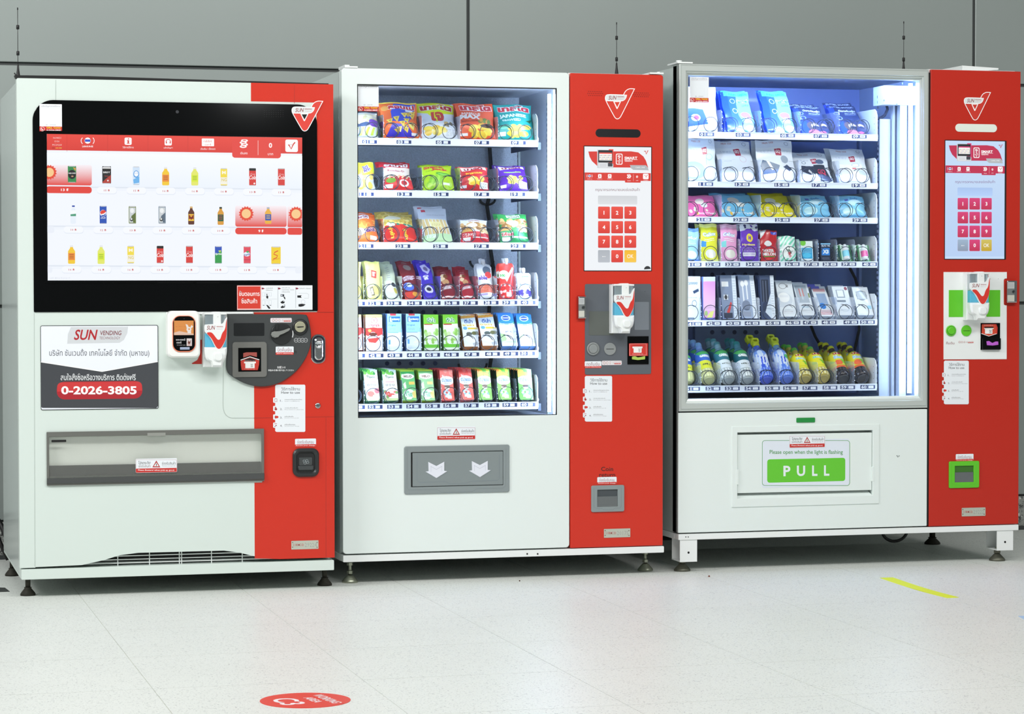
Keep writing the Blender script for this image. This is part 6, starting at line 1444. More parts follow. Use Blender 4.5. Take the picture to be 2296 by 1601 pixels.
# ---- tray 3
def a21(c): c.rect(0, 8, 70, 26, '#f0eef4'); c.text('ทวิสโก้', 34, 17, 62, 12, '#a8242c', .04); c.blobs(0, 30, 100, 60, 40, 11, ('#e88a3a', '#f0a850', '#d8702a'), 5); c.text('Peanut', 62, 66, 60, 14, '#5a2a5a', .05, rot=-.3, out='#f6e8f0'); c.ell(16, 70, 22, 12, '#f0c8a0'); c.rect(60, 84, 90, 94, '#eeeef2')
bagit(2, 2, 21, (801, 852, 814, 476), '#e86a26', a21, 'orange peanut bag with white name band', 'orange peanut bag')
def a23(c):
    c.blobs(0, 4, 100, 50, 160, 6, ('#e8d070', '#f2e08c', '#c8aa48', '#e0c058', '#b89838'), 7, .8); c.poly([(2, 52), (50, 48), (100, 54), (100, 100), (0, 100)], '#dc2e22'); c.blobs(0, 46, 100, 53, 16, 6, ('#4aa088', '#3a8a70', '#e8e8d0'), 2)
    c.rect(46, 54, 54, 100, '#e8402c'); c.text('ยำยำ', 26, 74, 40, 10, '#e8d23a', .04, rot=1.4); c.text('ยำยำ', 66, 80, 34, 9, '#e8d23a', .04, rot=1.4); c.ell(40, 24, 24, 9, '#e8e4d0')
bagit(2, 2, 23, (861, 940, 884, 477), '#d8c068', a23, 'yellow noodle bag with red seasoning sachets', 'yellow noodle bag', .05)
def a25(c):
    c.rect(0, 0, 100, 36, '#e2e8f4'); c.text('CHEESE STICK & CRACKER', 60, 24, 66, 4, '#b8bccc', .01); c.rect(12, 6, 26, 14, '#c83a4a')
    for k in range(7): c.rect(6+k*13, 38, 16+k*13, 84, '#dcc48a'); c.rect(6+k*13, 38, 8+k*13, 84, '#c8ac70')
    c.rect(32, 46, 72, 62, '#ece4a8'); c.scrib(36, 48, 68, 60, 3, '#b8a870'); c.poly([(0, 82), (100, 78), (100, 100), (0, 100)], '#c4e6b4'); c.text('พายกรอบ', 28, 86, 34, 9, '#f8fff6', .04)
bagit(2, 2, 25, (952, 1018, 966, 466), '#e6ecf2', a25, 'pale pouch of tan cracker sticks with white header', 'pale cracker pouch', .035)
def nuts(c, top, bot):
    c.rect(0, 0, 100, 52, top); c.blobs(4, 20, 96, 50, 42, 8, ('#b88a52', '#d8b078', '#9a6a3a', '#e8cfa0'), 6); c.rect(30, 2, 76, 14, '#eeeff4'); c.text('โก๋แก่', 53, 8, 40, 9, '#9a2430' if bot[1] == 'c' else '#2a6a3a', .04)
    c.ell(46, 34, 18, 11, '#e8e6e2'); c.ell(20, 58, 20, 9, '#d8a860'); c.rect(0, 62, 100, 100, bot); c.text('โก๋แก่', 26, 74, 40, 12, '#c8343c', .05, out='#f4f2f2'); c.rect(40, 82, 96, 86, '#eef0ee'); c.rect(8, 84, 34, 95, '#f0f0f0'); c.blobs(58, 50, 98, 62, 12, 7, ('#c89a5a', '#e8d0a0'), 2)
bagit(2, 2, 27, (1036, 1101, 1060, 489), '#e4eaf2', lambda c: nuts(c, '#e4e9f2', '#cc2430'), 'white and red coated peanut bag', 'white peanut bag')
bagit(2, 2, 29, (1124, 1190, 1150, 478), '#2a8a44', lambda c: nuts(c, '#2f9a4a', '#1f8a48'), 'green coated peanut bag', 'green peanut bag')
# ---- tray 4
def bar(lane, px, base, art, desc, short, T=.02, nb=1, **k): bagit(2, 3, lane, px, base, art, desc, short, T, name='snack_bar', cat='snack bar', puff=.25, nback=nb, maxd=.14, **k)
def aeur(c): c.rect(36, 24, 70, 44, '#d83a34'); c.text('Euro', 53, 34, 30, 8, '#f8f4f0', .04, rot=1.5); c.scrib(14, 20, 26, 60, 8, '#8a7a3a'); c.ell(64, 76, 26, 12, '#e8cf5a'); c.poly([(20, 70), (44, 66), (50, 90), (26, 92)], '#6a5a40'); c.poly([(26, 74), (38, 72), (42, 86), (30, 88)], '#f4ecd8')
bar(31, (793, 812, 800, 586), '#f0ea84', aeur, 'pale yellow cake bar cut by the glass edge', 'pale yellow cake bar')
bar(32, (824, 858, 834, 586), '#f0ea84', aeur, 'pale yellow cake bar with red tag', 'pale yellow cake bar')
bar(33, (867, 897, 860, 591), '#e8ecd0', lambda c: (c.rect(0, 0, 100, 50, '#d4dcbc'), c.scrib(30, 10, 60, 44, 6, '#8a8aa0'), c.ell(46, 70, 34, 14, '#f4f2e4'), c.ell(76, 62, 16, 6, '#3a342c'), c.ell(80, 78, 14, 8, '#e8d25a')), 'cream vanilla wafer bar', 'cream wafer bar')
bar(34, (908, 944, 876, 590), '#7c1c22', lambda c: (c.ell(52, 14, 24, 8, '#8a7a74'), c.text('บิสกิต', 52, 44, 34, 26, '#e8d8e8', .05, rot=1.3), c.ell(40, 68, 34, 11, '#5a7ae0'), c.ell(46, 64, 18, 6, '#e8f0ff'), c.rect(0, 82, 100, 100, '#d8402c'), c.ell(70, 88, 20, 6, '#f0a83a')), 'maroon biscuit stick pack with blue cup picture', 'maroon biscuit pack')
bar(35, (950, 982, 922, 588), '#4630b8', lambda c: (c.poly([(20, 12), (60, 6), (90, 20), (60, 34), (30, 28)], '#d8d2f4'), c.ell(54, 20, 16, 6, '#7a6a9a'), c.text('Oreo', 50, 44, 40, 14, '#e8eaf8', .05, rot=1.2), c.ell(52, 76, 30, 10, '#e8e4f0'), c.ell(52, 76, 18, 5, '#2a2438')), 'violet blue cream biscuit pack', 'violet biscuit pack')
def akit(c): c.scrib(30, 12, 60, 30, 3, '#e8c8c0'); c.blobs(30, 24, 60, 50, 6, 18, ('#e8d0a8', '#c89a6a', '#7a4a2a'), 4); c.text('Krispy', 46, 66, 28, 36, '#f4eae8', .04, rot=1.3); c.rect(0, 92, 100, 96, '#f0d8d0')
bar(36, (992, 1028, 968, 603), '#8a1c26', akit, 'dark red wafer roll bar with white lettering', 'dark red wafer bar')
bar(37, (1038, 1068, 1016, 603), '#b02430', akit, 'bright red wafer roll bar with white lettering', 'red wafer bar')
CAP = {}
def spout(h, T, c='cap_white', col=(232, 236, 240)):
    mb = MB(); mb.lathe([(.006, -.004), (.006, .004), (.0085, .0045), (.0085, .018), (.007, .020)], (0, T/2, h), n=14); return mb.mesh('cap', mat(c, col, .35), fix=False)
def pouchit(lane, px, base, art, desc, short, T=.032):
    g = geo(2, 3, *px, off=.02, maxd=.10, tk=T*.5); L = g[4]-.02; cv = Cv(g[3], L, base, .0012); art(cv)
    place(2, 3, lane, g, mk_pouch(cv, T, base, lane), FOIL, 'drink_pouch', desc, short, 'drink pouch', G2[3], T, 1, .05, parts=(('cap', spout(L, T), (0, 0, 0)),))
pouchit(38, (1078, 1112, 1084, 580), '#dfe4ea', lambda c: (c.ell(66, 18, 28, 12, '#5a6a80'), c.ell(72, 32, 22, 10, '#e8484a'), c.text('able', 34, 40, 60, 12, '#6a4ab0', .05, out='#ffffff'), c.rect(0, 60, 100, 84, '#e86a4c'), c.scrib(8, 60, 90, 82, 5, '#f4b8a0'), c.rect(0, 86, 100, 92, '#b8a8e0'), c.rect(50, 84, 84, 96, '#f2f2f4')), 'clear white fruit jelly pouch with berry picture', 'white jelly pouch')
pouchit(39, (1121, 1155, 1137, 579), '#d83a34', lambda c: (c.ell(30, 32, 36, 12, '#f0f2ec'), c.text('100', 24, 34, 34, 8, '#3a9a3a', .05), c.poly([(40, 44), (90, 10), (96, 16), (50, 52)], '#f4d8d0'), c.blobs(4, 56, 96, 92, 40, 7, ('#e8645a', '#f0d0c8', '#c8282c'), 3), c.rect(44, 80, 80, 92, '#eceef0')), 'red strawberry jelly pouch', 'red jelly pouch')
pouchit(40, (1162, 1195, 1175, 600), '#e4ecf4', lambda c: (c.text('Jele', 60, 14, 50, 7, '#4aa05a', .04), c.scrib(20, 24, 80, 40, 3, '#9ab0d8'), c.text('light', 50, 46, 60, 10, '#4a6ac8', .03), c.blobs(10, 68, 86, 84, 12, 15, ('#4a3a9a', '#6a5ac0', '#3a2a7a'), 4), c.rect(40, 82, 72, 92, '#eef0f4')), 'white jelly pouch with blueberry picture', 'white blueberry pouch')
# ---- tray 5 : milk cartons
def milk(lane, px, base, art, desc, short, side, top, side2=None): boxit(2, 4, lane, px, base, art, desc, short, .034, side, top, 2, off=.02, side2=side2)
def vita(c): c.rect(0, 52, 100, 100, '#e4ded8'); c.rect(0, 0, 100, 8, '#d8e07a'); c.ring(52, 16, 20, 9, .16, '#b0303c'); c.text('V', 52, 16, 14, 7, '#b0303c', .04); c.text('Vitamilk', 50, 29, 74, 9, '#c84a50', .03); c.ell(46, 48, 58, 13, '#dc3630'); c.rect(0, 36, 100, 50, '#dc3630'); c.ell(24, 44, 10, 4, '#e8a050'); c.ell(44, 56, 24, 8, '#f4ece4'); c.ell(44, 54, 26, 5, '#5a2a20'); c.poly([(10, 66), (90, 62), (60, 78), (20, 76)], '#d83a32'); c.scrib(8, 82, 90, 94, 3, '#b0a8b0')
milk(41, (783, 812, 795, 706), '#f2eee8', vita, 'white and red soy milk carton cut by the glass edge', 'white and red soy milk carton', '#c83238', '#d8c8c8')
milk(42, (820, 857, 838, 706), '#f2eee8', vita, 'white and red soy milk carton', 'white and red soy milk carton', '#8a5a3a', '#c8c060')
def lacta(c): c.rect(0, 50, 100, 100, '#e8f2fa'); c.rect(20, 0, 62, 5, '#c83a4a'); c.rect(12, 7, 92, 22, '#2f7ad0'); c.text('Lactasoy', 56, 15, 66, 9, '#f0f6fc', .03); c.poly([(18, 10), (28, 10), (28, 19), (36, 19), (36, 21), (18, 21)], '#f0f6fc'); c.text('Original', 34, 31, 52, 6, '#4a9ad8', .02); c.scrib(10, 38, 60, 44, 2, '#8ac0e8'); c.rect(4, 50, 78, 51.5, '#6aa8d8'); c.blobs(40, 70, 92, 78, 6, 7, ('#f4ecd0', '#e8dca8'), 2); c.rect(8, 70, 22, 82, '#6ab0e8'); c.scrib(8, 86, 90, 96, 3, '#a8c8e0')
milk(43, (868, 900, 884, 704), '#a8dcf4', lacta, 'light blue soy milk carton, left of its twin', 'light blue soy milk carton', '#5a8ad0', '#c85a68')
milk(44, (911, 944, 926, 704), '#a8dcf4', lacta, 'light blue soy milk carton, right of its twin', 'light blue soy milk carton', '#5a8ad0', '#c85a68')
def dna(c, g=True):
    if g: c.rect(0, 0, 100, 28, '#7ccc3c'); c.rect(0, 26, 100, 32, '#f0f4e8'); c.rect(2, 26, 60, 29, '#c83a3a'); c.blobs(10, 40, 90, 80, 22, 14, ('#d8f0b0', '#b8e088', '#f4faf0', '#9ad060'), 5); c.rect(0, 84, 100, 93, '#6cc83a'); c.ell(40, 66, 14, 6, '#f4f4e0')
    else: c.poly([(0, 3), (100, 0), (100, 8), (0, 12)], '#e0802a'); c.scrib(4, 2, 90, 9, 2, '#f4d83a'); c.text('งาดำ', 44, 32, 80, 7, '#e8c42a', .04); c.rect(40, 40, 92, 46, '#e8c83a'); c.ell(22, 42, 14, 5, '#6ab4e0'); c.ell(44, 60, 20, 6, '#5a605c'); c.ell(78, 58, 16, 6, '#7a7a4a'); c.ell(50, 76, 40, 12, '#f4f6f6'); c.poly([(60, 90), (94, 84), (96, 96), (64, 98)], '#b8bcc0')
    c.text('ดีน่า', 50, 15 if g else 20, 56, 13, '#2a8a3a' if g else '#2a5ab0', .03, out='#f4f8f8' if g else None)
milk(45, (951, 984, 966, 706), '#eef8e8', dna, 'green and white soy carton, left of its twin', 'green soy carton', '#6ab83a', '#8ad04a')
milk(46, (995, 1028, 1009, 706), '#eef8e8', dna, 'green and white soy carton, right of its twin', 'green soy carton', '#6ab83a', '#8ad04a')
milk(47, (1041, 1074, 1047, 709), '#eaf1f8', lambda c: dna(c, False), 'white sesame soy carton with orange top, left of its twin', 'white sesame soy carton', '#c87a3a', '#c86a2a')
milk(48, (1082, 1117, 1086, 709), '#eaf1f8', lambda c: dna(c, False), 'white sesame soy carton with orange top, right of its twin', 'white sesame soy carton', '#c87a3a', '#c86a2a')
def fore(c): c.rect(0, 0, 100, 24, '#2f86d8'); c.ell(50, 24, 54, 7, '#2f86d8'); c.ring(50, 28, 56, 6, .18, '#3aa86a'); c.ell(50, 13, 30, 9, '#f0f6fa'); c.ell(50, 13, 24, 7, '#2a5ab8'); c.rect(28, 11, 72, 14, '#f4f6fa'); c.text('MILK', 56, 56, 44, 6, '#8a8ab0', .03); c.poly([(0, 60), (46, 66), (30, 84), (0, 86)], '#a8e088'); c.ell(56, 68, 26, 12, '#f6f8fc'); c.rect(0, 86, 100, 89, '#b8e0a8'); c.scrib(60, 76, 92, 84, 2, '#b0a8c0')
milk(49, (1126, 1161, 1131, 707), '#dfeaf6', fore, 'blue and white milk carton, left of its twin', 'blue and white milk carton', '#6a9ad8', '#2f74c0')
milk(50, (1167, 1201, 1172, 708), '#dfeaf6', fore, 'blue and white milk carton, rightmost on the tray', 'blue and white milk carton', '#6a9ad8', '#2f74c0')
# ---- tray 6 : juice cartons
def juice(lane, px, base, art, desc, short, side, top): boxit(2, 5, lane, px, base, art, desc, short, .028, side, top, 6, sp=.030, off=.02)
def tip(f):
    def g(c):
        c.blobs(0, 0, 100, 13, 22, 14, ('#2f8a3a', '#7ac04a', '#e8f0e4'), 3); c.text('Tipco', 50, 24, 62, 9, '#2a4a2a', .04); c.rect(18, 39, 82, 40.5, '#c85a7a')
        for k in (26, 50, 74): c.ring(k, 49, 9, 3.5, .4, '#4a4a40')
        if f: c.ell(40, 78, 30, 11, '#e8504a'); c.ring(40, 78, 30, 11, .2, '#f4c8b0'); c.stripes(18, 70, 62, 86, 5, '#f08a78', .8); c.ell(86, 68, 20, 9, '#e0646a'); c.rect(0, 92, 100, 100, '#b8c888')
        else: c.blobs(8, 66, 96, 88, 14, 14, ('#d83a30', '#e8584a', '#b82a28', '#5a9a3a'), 5, .8); c.rect(0, 92, 100, 100, '#a8b878')
        c.rect(54, 82, 92, 91, '#f0efec')
    return g
juice(51, (775, 802, 790, 833), '#f2f3f1', tip(1), 'white grapefruit juice carton cut by the glass edge', 'white grapefruit juice carton', '#3a8a4a', '#2f7a3a')
juice(52, (820, 851, 829, 831), '#f2f3f1', tip(1), 'white grapefruit juice carton', 'white grapefruit juice carton', '#2f7a4a', '#2f7a3a')
juice(53, (862, 893, 871, 831), '#f2f3f1', tip(0), 'white tomato juice carton', 'white tomato juice carton', '#2f7a4a', '#4a8a3a')
def milo(c): c.rect(0, 0, 100, 4, '#c8e04a'); c.ell(50, 20, 46, 9, '#f0f4ec'); c.rect(8, 13, 60, 20, '#f0f4ec'); c.text('MILO', 50, 20, 58, 8, '#5a2a1c', .06); c.rect(0, 36, 100, 36, '#2e9a4a'); c.poly([(12, 46), (30, 38), (34, 58), (20, 62)], '#f0f0ea'); c.rect(56, 38, 94, 47, '#e8b83a'); c.ell(52, 78, 40, 15, '#e0ecd8'); c.blobs(20, 66, 86, 92, 16, 10, ('#7ac8a0', '#f4f8f0', '#3aa85a'), 5); c.poly([(70, 74), (96, 66), (98, 92), (78, 92)], '#e0c85a'); c.rect(30, 88, 60, 96, '#f4f4f4')
juice(54, (903, 934, 912, 832), '#34a852', milo, 'green malt drink carton, left of its twin', 'green malt drink carton', '#a8cc3a', '#b8d83a')
juice(55, (943, 975, 953, 831), '#34a852', milo, 'green malt drink carton, right of its twin', 'green malt drink carton', '#a8cc3a', '#b8d83a')
def kid(a_, b_):
    def g(c):
        c.blobs(0, 2, 100, 20, 16, 15, ('#e83a34', '#f0902c', '#e8d03a', a_) if b_ else ('#e8403c', '#f0d0d0', '#e86a6a'), 4); c.ell(50, 36, 56, 15, '#e8f2fa'); c.text('ดีน่าเลด', 50, 33, 72, 12, '#8ab0e0', .04, out='#4a7ac0', ow=.03); c.text('4 in 1', 50, 44, 34, 5, '#6a9ad8', .02)
        c.ell(50, 58, 20, 6, '#f0dcd0'); c.ell(50, 54, 22, 4, '#4a2a20'); c.poly([(28, 90), (40, 64), (64, 62), (76, 90)], '#e8eef4'); c.blobs(20, 66, 90, 90, 14, 9, (a_, '#f4f6f8', '#7ac0e8'), 7); c.rect(0, 92, 100, 96, a_); c.rect(48, 84, 80, 94, '#f0f0f0')
    return g
juice(56, (990, 1019, 999, 830), '#e0403a', kid('#e0403a', 0), 'red and white kids drink carton, left of its twin', 'red kids drink carton', '#c83a4a', '#d83a3a')
juice(57, (1034, 1063, 1041, 829), '#e0403a', kid('#e0403a', 0), 'red and white kids drink carton, right of its twin', 'red kids drink carton', '#e07a80', '#c83a3a')
juice(58, (1075, 1104, 1083, 829), '#6cc83c', kid('#6cc83c', 1), 'green kids drink carton, leftmost of three', 'green kids drink carton', '#2a6a3a', '#4aa83a')
juice(59, (1118, 1147, 1126, 829), '#6cc83c', kid('#6cc83c', 1), 'green kids drink carton, middle one of three', 'green kids drink carton', '#24503a', '#4aa83a')
juice(60, (1165, 1196, 1175, 829), '#5cb83c', kid('#5cb83c', 1), 'green kids drink carton, rightmost of three', 'green kids drink carton', '#1c4a3a', '#4aa83a')

# ------------------------------------------------------------------ machine 3 goods
def pk(r, lane, px, base, art, desc, short, T=.012, cat='mask pack', name='mask_pack', nback=1, **k):
    bagit(3, r, lane, px, base, art, desc, short, T, cat=cat, name=name, puff=.2, pinch=.008, m=PRINTG, nback=nback, **k)
def b01(c): c.rect(0, 22, 100, 40, '#eef2f8'); c.scrib(6, 36, 90, 44, 2, '#b08aa8'); c.scrib(6, 29, 90, 33, 1, '#8ac0c8'); c.poly([(0, 48), (52, 48), (66, 82), (0, 88)], '#3c68d0'); c.ell(24, 68, 16, 8, '#e8d8e8'); c.ell(26, 68, 9, 5, '#c85a7a'); c.scrib(60, 58, 96, 80, 4, '#c8d0e4')
def bgreen(c):
    c.rect(0, 0, 24, 100, '#2a54d8'); c.rect(24, 0, 100, 12, '#6adcec'); c.rect(10, 0, 24, 12, '#5ac0e4'); c.poly([(24, 12), (52, 12), (48, 60), (66, 88), (24, 92)], '#3a68dc'); c.text('สีเขียว GREEN', 60, 6.5, 66, 7, '#2f9a8a', .04); c.ring(38, 24, 9, 6, .2, '#e0f4fa'); c.ring(40, 48, 9, 6, .2, '#e0f4fa'); c.text('ป้องกันฝุ่น', 76, 24, 46, 9, '#2a8ac0', .04, out='#f4fcff'); c.text('มลพิษ', 82, 34, 26, 5, '#4a9ac8', .02)
    c.ell(74, 58, 18, 7, '#f07aa8'); c.poly([(84, 56), (92, 62), (90, 74), (86, 66)], '#f07aa8'); c.ell(78, 72, 14, 9, '#f6f4f4'); c.ell(80, 86, 24, 10, '#8ae0e0'); c.ell(84, 90, 18, 8, '#f4f8fa'); c.poly([(28, 88), (60, 92), (60, 98), (28, 96)], '#dfeefa')
def bblk(c):
    c.rect(0, 6, 20, 100, '#3a52b8'); c.text('SUPER BLACK', 52, 5, 84, 6, '#c8d4f0', .03); c.text('ป้องกันฝุ่น', 64, 20, 60, 10, '#eef2fa', .04); c.text('และมลพิษ', 72, 29, 40, 5, '#d0d8ec', .03); c.rect(50, 34, 90, 35, '#a8b8dc'); c.ring(24, 30, 10, 6, .25, '#a8c0f0'); c.ring(26, 46, 10, 6, .25, '#a8c0f0')
    c.poly([(0, 60), (30, 56), (26, 100), (0, 100)], '#3a5ae8'); c.ell(46, 74, 22, 14, '#6a5c58'); c.ell(52, 74, 13, 8, '#f0ecea'); c.ell(54, 79, 12, 5, '#3a4258'); c.ell(84, 74, 15, 10, '#6a5c58'); c.ell(84, 72, 10, 6, '#f0ecea'); c.ell(84, 78, 10, 5, '#2f3a58'); c.ell(44, 96, 20, 9, '#f07a8a'); c.ell(74, 98, 12, 6, '#e86a9a')
pk(0, 1, (1546, 1610, 1572, 196), '#f2f5fa', b01, 'white flat mask box behind the service sticker', 'white mask box')
pk(0, 3, (1634, 1696, 1645, 206), '#86e0ec', bgreen, 'blue and aqua mask pack, left of its twin', 'blue mask pack', nback=2, sp=.04)
pk(0, 5, (1722, 1785, 1732, 206), '#86e0ec', bgreen, 'blue and aqua mask pack, right of its twin', 'blue mask pack', nback=1, sp=.04)
pk(0, 7, (1800, 1864, 1804, 238), '#3c4666', bblk, 'black mask pack with white lettering, left of its twin', 'black mask pack', nback=1)
pk(0, 9, (1886, 1950, 1882, 238), '#3c4666', bblk, 'black mask pack with white lettering, right of its twin', 'black mask pack', nback=1)
def gq(k):
    def g(c):
        c.rect(0, 0, 100, 18, '#d6e0f2'); c.text('FREE SIZE', 34, 6, 30, 4, '#b0707c', .01); c.ring(84, 8, 6, 4.5, .2, '#8090b0'); c.poly([(50, 22), (68, 21), (70, 38), (54, 38)], '#b02448'); c.text('GQ', 60, 29, 13, 9, '#f4e4ea', .05); c.scrib(12, 24, 44, 30, 2, '#b8c4dc'); c.scrib(76, 24, 96, 30, 2, '#c8d2e4')
        if k == 1: c.ell(20, 74, 40, 20, '#b4e4f0'); c.ell(16, 78, 24, 12, '#eef8fb'); c.ring(78, 44, 12, 7, .15, '#a8d8e8'); c.rect(66, 40, 68, 62, '#b8c8dc')
        if k == 2: c.ring(72, 46, 10, 7, .14, '#d8c8d8'); c.rect(14, 46, 50, 46.8, '#ccd4e4'); c.rect(8, 76, 16, 90, '#e0e8f4')
        if k == 3: c.poly([(6, 62), (16, 46), (60, 60), (50, 78), (12, 82)], '#5a7494'); c.poly([(24, 48), (30, 46), (42, 70), (36, 72)], '#eef2f8'); c.ell(76, 46, 10, 9, '#9aa8bc'); c.poly([(68, 64), (80, 58), (92, 68), (84, 74)], '#3a4a68'); c.ell(76, 84, 16, 9, '#e4eaf4')
        if k == 4: c.poly([(22, 44), (58, 46), (62, 70), (40, 76), (20, 64)], '#343c54'); c.poly([(38, 64), (42, 58), (52, 72), (48, 76)], '#e8ecf4'); c.ell(76, 32, 12, 8, '#5a6a8a'); c.poly([(56, 42), (88, 42), (98, 94), (64, 96)], '#2c3246'); c.text('GQ', 76, 66, 22, 20, '#e8486a', .04); c.ring(30, 34, 6, 5, .3, '#7088a8')
        if k == 5: c.rect(20, 46, 88, 94, '#f8fbff'); c.rect(56, 56, 68, 60, '#e0808a'); c.ring(68, 48, 12, 6, .16, '#c0cce0'); c.scrib(26, 78, 48, 88, 2, '#c0d4e8'); c.rect(72, 62, 90, 90, '#dff0fa')
    return g
for lane, px, k, d in ((11, (1546, 1609, 1570, 310), 1, 'white cloth mask pack with aqua mask'), (13, (1618, 1697, 1640, 316), 2, 'plain white cloth mask pack'), (15, (1704, 1786, 1733, 314), 3, 'white mask pack with slate blue mask'),
                      (17, (1790, 1869, 1810, 343), 4, 'mask pack with black mask and dark card'), (19, (1878, 1953, 1896, 335), 5, 'white mask pack with red corner mark, tilted back')):
    pk(1, lane, px, '#e4ecf8', gq(k), d, 'white mask pack', nback=1)
def wipes(base, t, c2):
    def g(c): c.rect(0, 0, 100, 6, c2); c.ell(46, 30, 15, 14, '#f0e4d8' if t != 2 else '#f4f4f0'); c.ell(60, 50, 12, 12, '#f4f4f0'); c.blobs(8, 60, 90, 90, 10, 6, ('#f2ead0', '#f0c04a', base), 4); c.text('Baby Wipes', 60, 88, 56, 7, '#f8f8f8', .02)
    return g
pk(2, 21, (1546, 1612, 1566, 438), '#ec6aa8', wipes('#ec6aa8', 1, '#f08ab8'), 'pink wipes pack', 'pink wipes pack', .022, 'wipes pack', 'wipes_pack')
pk(2, 23, (1619, 1702, 1640, 436), '#7cc8ee', wipes('#7cc8ee', 1, '#5aaad8'), 'sky blue wipes pack', 'sky blue wipes pack', .022, 'wipes pack', 'wipes_pack')
pk(2, 25, (1708, 1788, 1722, 438), '#ecdf18', wipes('#ecdf18', 2, '#c8c020'), 'bright yellow wipes pack', 'yellow wipes pack', .022, 'wipes pack', 'wipes_pack')
def sofy(c): c.rect(0, 0, 100, 12, '#9ad8f4'); c.text('Sofy', 58, 22, 30, 12, '#4a88c8', .04); c.rect(24, 20, 36, 30, '#5a6ac8'); c.ell(60, 40, 26, 14, '#c8ecfa'); c.scrib(44, 34, 80, 48, 3, '#f0f8fc'); c.ell(34, 78, 22, 16, '#c4f0fa'); c.ell(76, 60, 18, 22, '#8ad0f0'); c.rect(0, 94, 100, 100, '#6ab8e0')
pk(2, 27, (1800, 1868, 1818, 436), '#86ccf0', sofy, 'light blue pad pack, left of its twin', 'light blue pad pack', .04, 'pad pack', 'pad_pack')
pk(2, 29, (1886, 1948, 1906, 436), '#86ccf0', sofy, 'light blue pad pack, right of its twin', 'light blue pad pack', .04, 'pad pack', 'pad_pack')
def sm(lane, px, base, art, desc, short, T=.018, **k): pk(3, lane, px, base, art, desc, short, T, 'small pack', 'small_pack', **k)
def tissue(col, tcol, extra=None):
    def g(c):
        c.rect(0, 0, 100, 10, tcol); c.text('Cellox', 50, 28, 74, 10, '#f4f8fc', .04, out='#5a9ac8'); c.scrib(20, 38, 80, 48, 2, '#ffffff')
        if extra: c.rect(8, 46, 34, 62, extra)
        c.ell(56, 80, 30, 12, '#f4f0e4'); c.rect(0, 94, 100, 100, tcol)
    return g
sm(31, (1530, 1568, 1553, 512), '#a8d0f4', tissue('', '#6a9ae8'), 'pale blue tissue pack cut by the glass edge', 'pale blue tissue pack')
sm(32, (1573, 1612, 1589, 502), '#e8e43a', tissue('', '#f0f090', '#4a9ae0'), 'yellow tissue pack', 'yellow tissue pack')
sm(33, (1618, 1655, 1634, 503), '#f0a8d0', tissue('', '#f4c4e0', '#8adcd8'), 'pink tissue pack', 'pink tissue pack')
sm(34, (1663, 1703, 1680, 502), '#6a3ab8', lambda c: (c.rect(0, 0, 100, 18, '#e8eef6'), c.blobs(8, 4, 92, 16, 5, 7, ('#3a3a70', '#6a4ab8'), 3), c.ell(50, 36, 46, 22, '#6a3ab8'), c.ell(48, 38, 18, 11, '#f0d83a'), c.text('H', 48, 38, 14, 11, '#6a3ab8', .06), c.text('Hygiene', 46, 56, 72, 7, '#f0e47a', .04), c.scrib(8, 62, 92, 74, 3, '#e8dcf4'), c.rect(8, 76, 84, 86, '#e8e8f4'), c.scrib(10, 78, 80, 84, 1, '#8a6ac0')), 'violet and white sheet mask sachet', 'violet sachet')
sm(35, (1708, 1746, 1723, 516), '#c02430', lambda c: (c.poly([(0, 0), (40, 0), (0, 26)], '#d8dce0'), c.rect(60, 4, 96, 14, '#4a5ac8'), c.ell(46, 44, 22, 8, '#e8e8ea'), c.text('WATER', 44, 66, 66, 10, '#f4eeee', .05), c.text('MELON', 46, 77, 76, 10, '#f4eeee', .05), c.rect(10, 84, 80, 86, '#3a9a4a'), c.ell(46, 95, 24, 5, '#e84a4a')), 'red sachet with white melon lettering', 'red sachet')
sm(36, (1750, 1788, 1764, 529), '#e8f6f2', lambda c: (c.stripes(0, 0, 100, 100, 4, '#7ad8b8', 1.2), c.ell(50, 62, 40, 26, '#f2f6f4'), c.text('Coola', 56, 58, 44, 20, '#3a5a4a', .05, rot=1.0), c.text('Mint', 60, 74, 30, 12, '#c84a5a', .04, rot=1.0)), 'mint striped sachet', 'mint sachet')
def sb(lane, px, base, art, desc, short, side, D=.02, **k): boxit(3, 3, lane, px, base, art, desc, short, D, side, side, 1, cat='small box', name='small_box', **k)
sb(37, (1797, 1824, 1808, 541), '#e4f0f2', lambda c: (c.ell(20, 10, 24, 14, '#7acc4a'), c.rect(6, 34, 94, 88, '#3aa8dc'), c.scrib(12, 40, 88, 60, 4, '#c8eaf6'), c.ell(50, 72, 34, 12, '#5ac8f0')), 'pale blue wipe box', 'pale blue wipe box', '#c8dce8')
sb(38, (1841, 1863, 1851, 546), '#30384c', lambda c: (c.rect(0, 0, 100, 6, '#8ac8f0'), c.text('BALM', 50, 14, 80, 10, '#c8d4e8', .03), c.rect(8, 26, 92, 66, '#3a8ae0'), c.text('X3', 50, 46, 60, 22, '#e8f4fc', .06), c.scrib(12, 76, 88, 92, 3, '#8a94a8')), 'small dark box with blue panel', 'small dark box', '#28304a')
INH = []
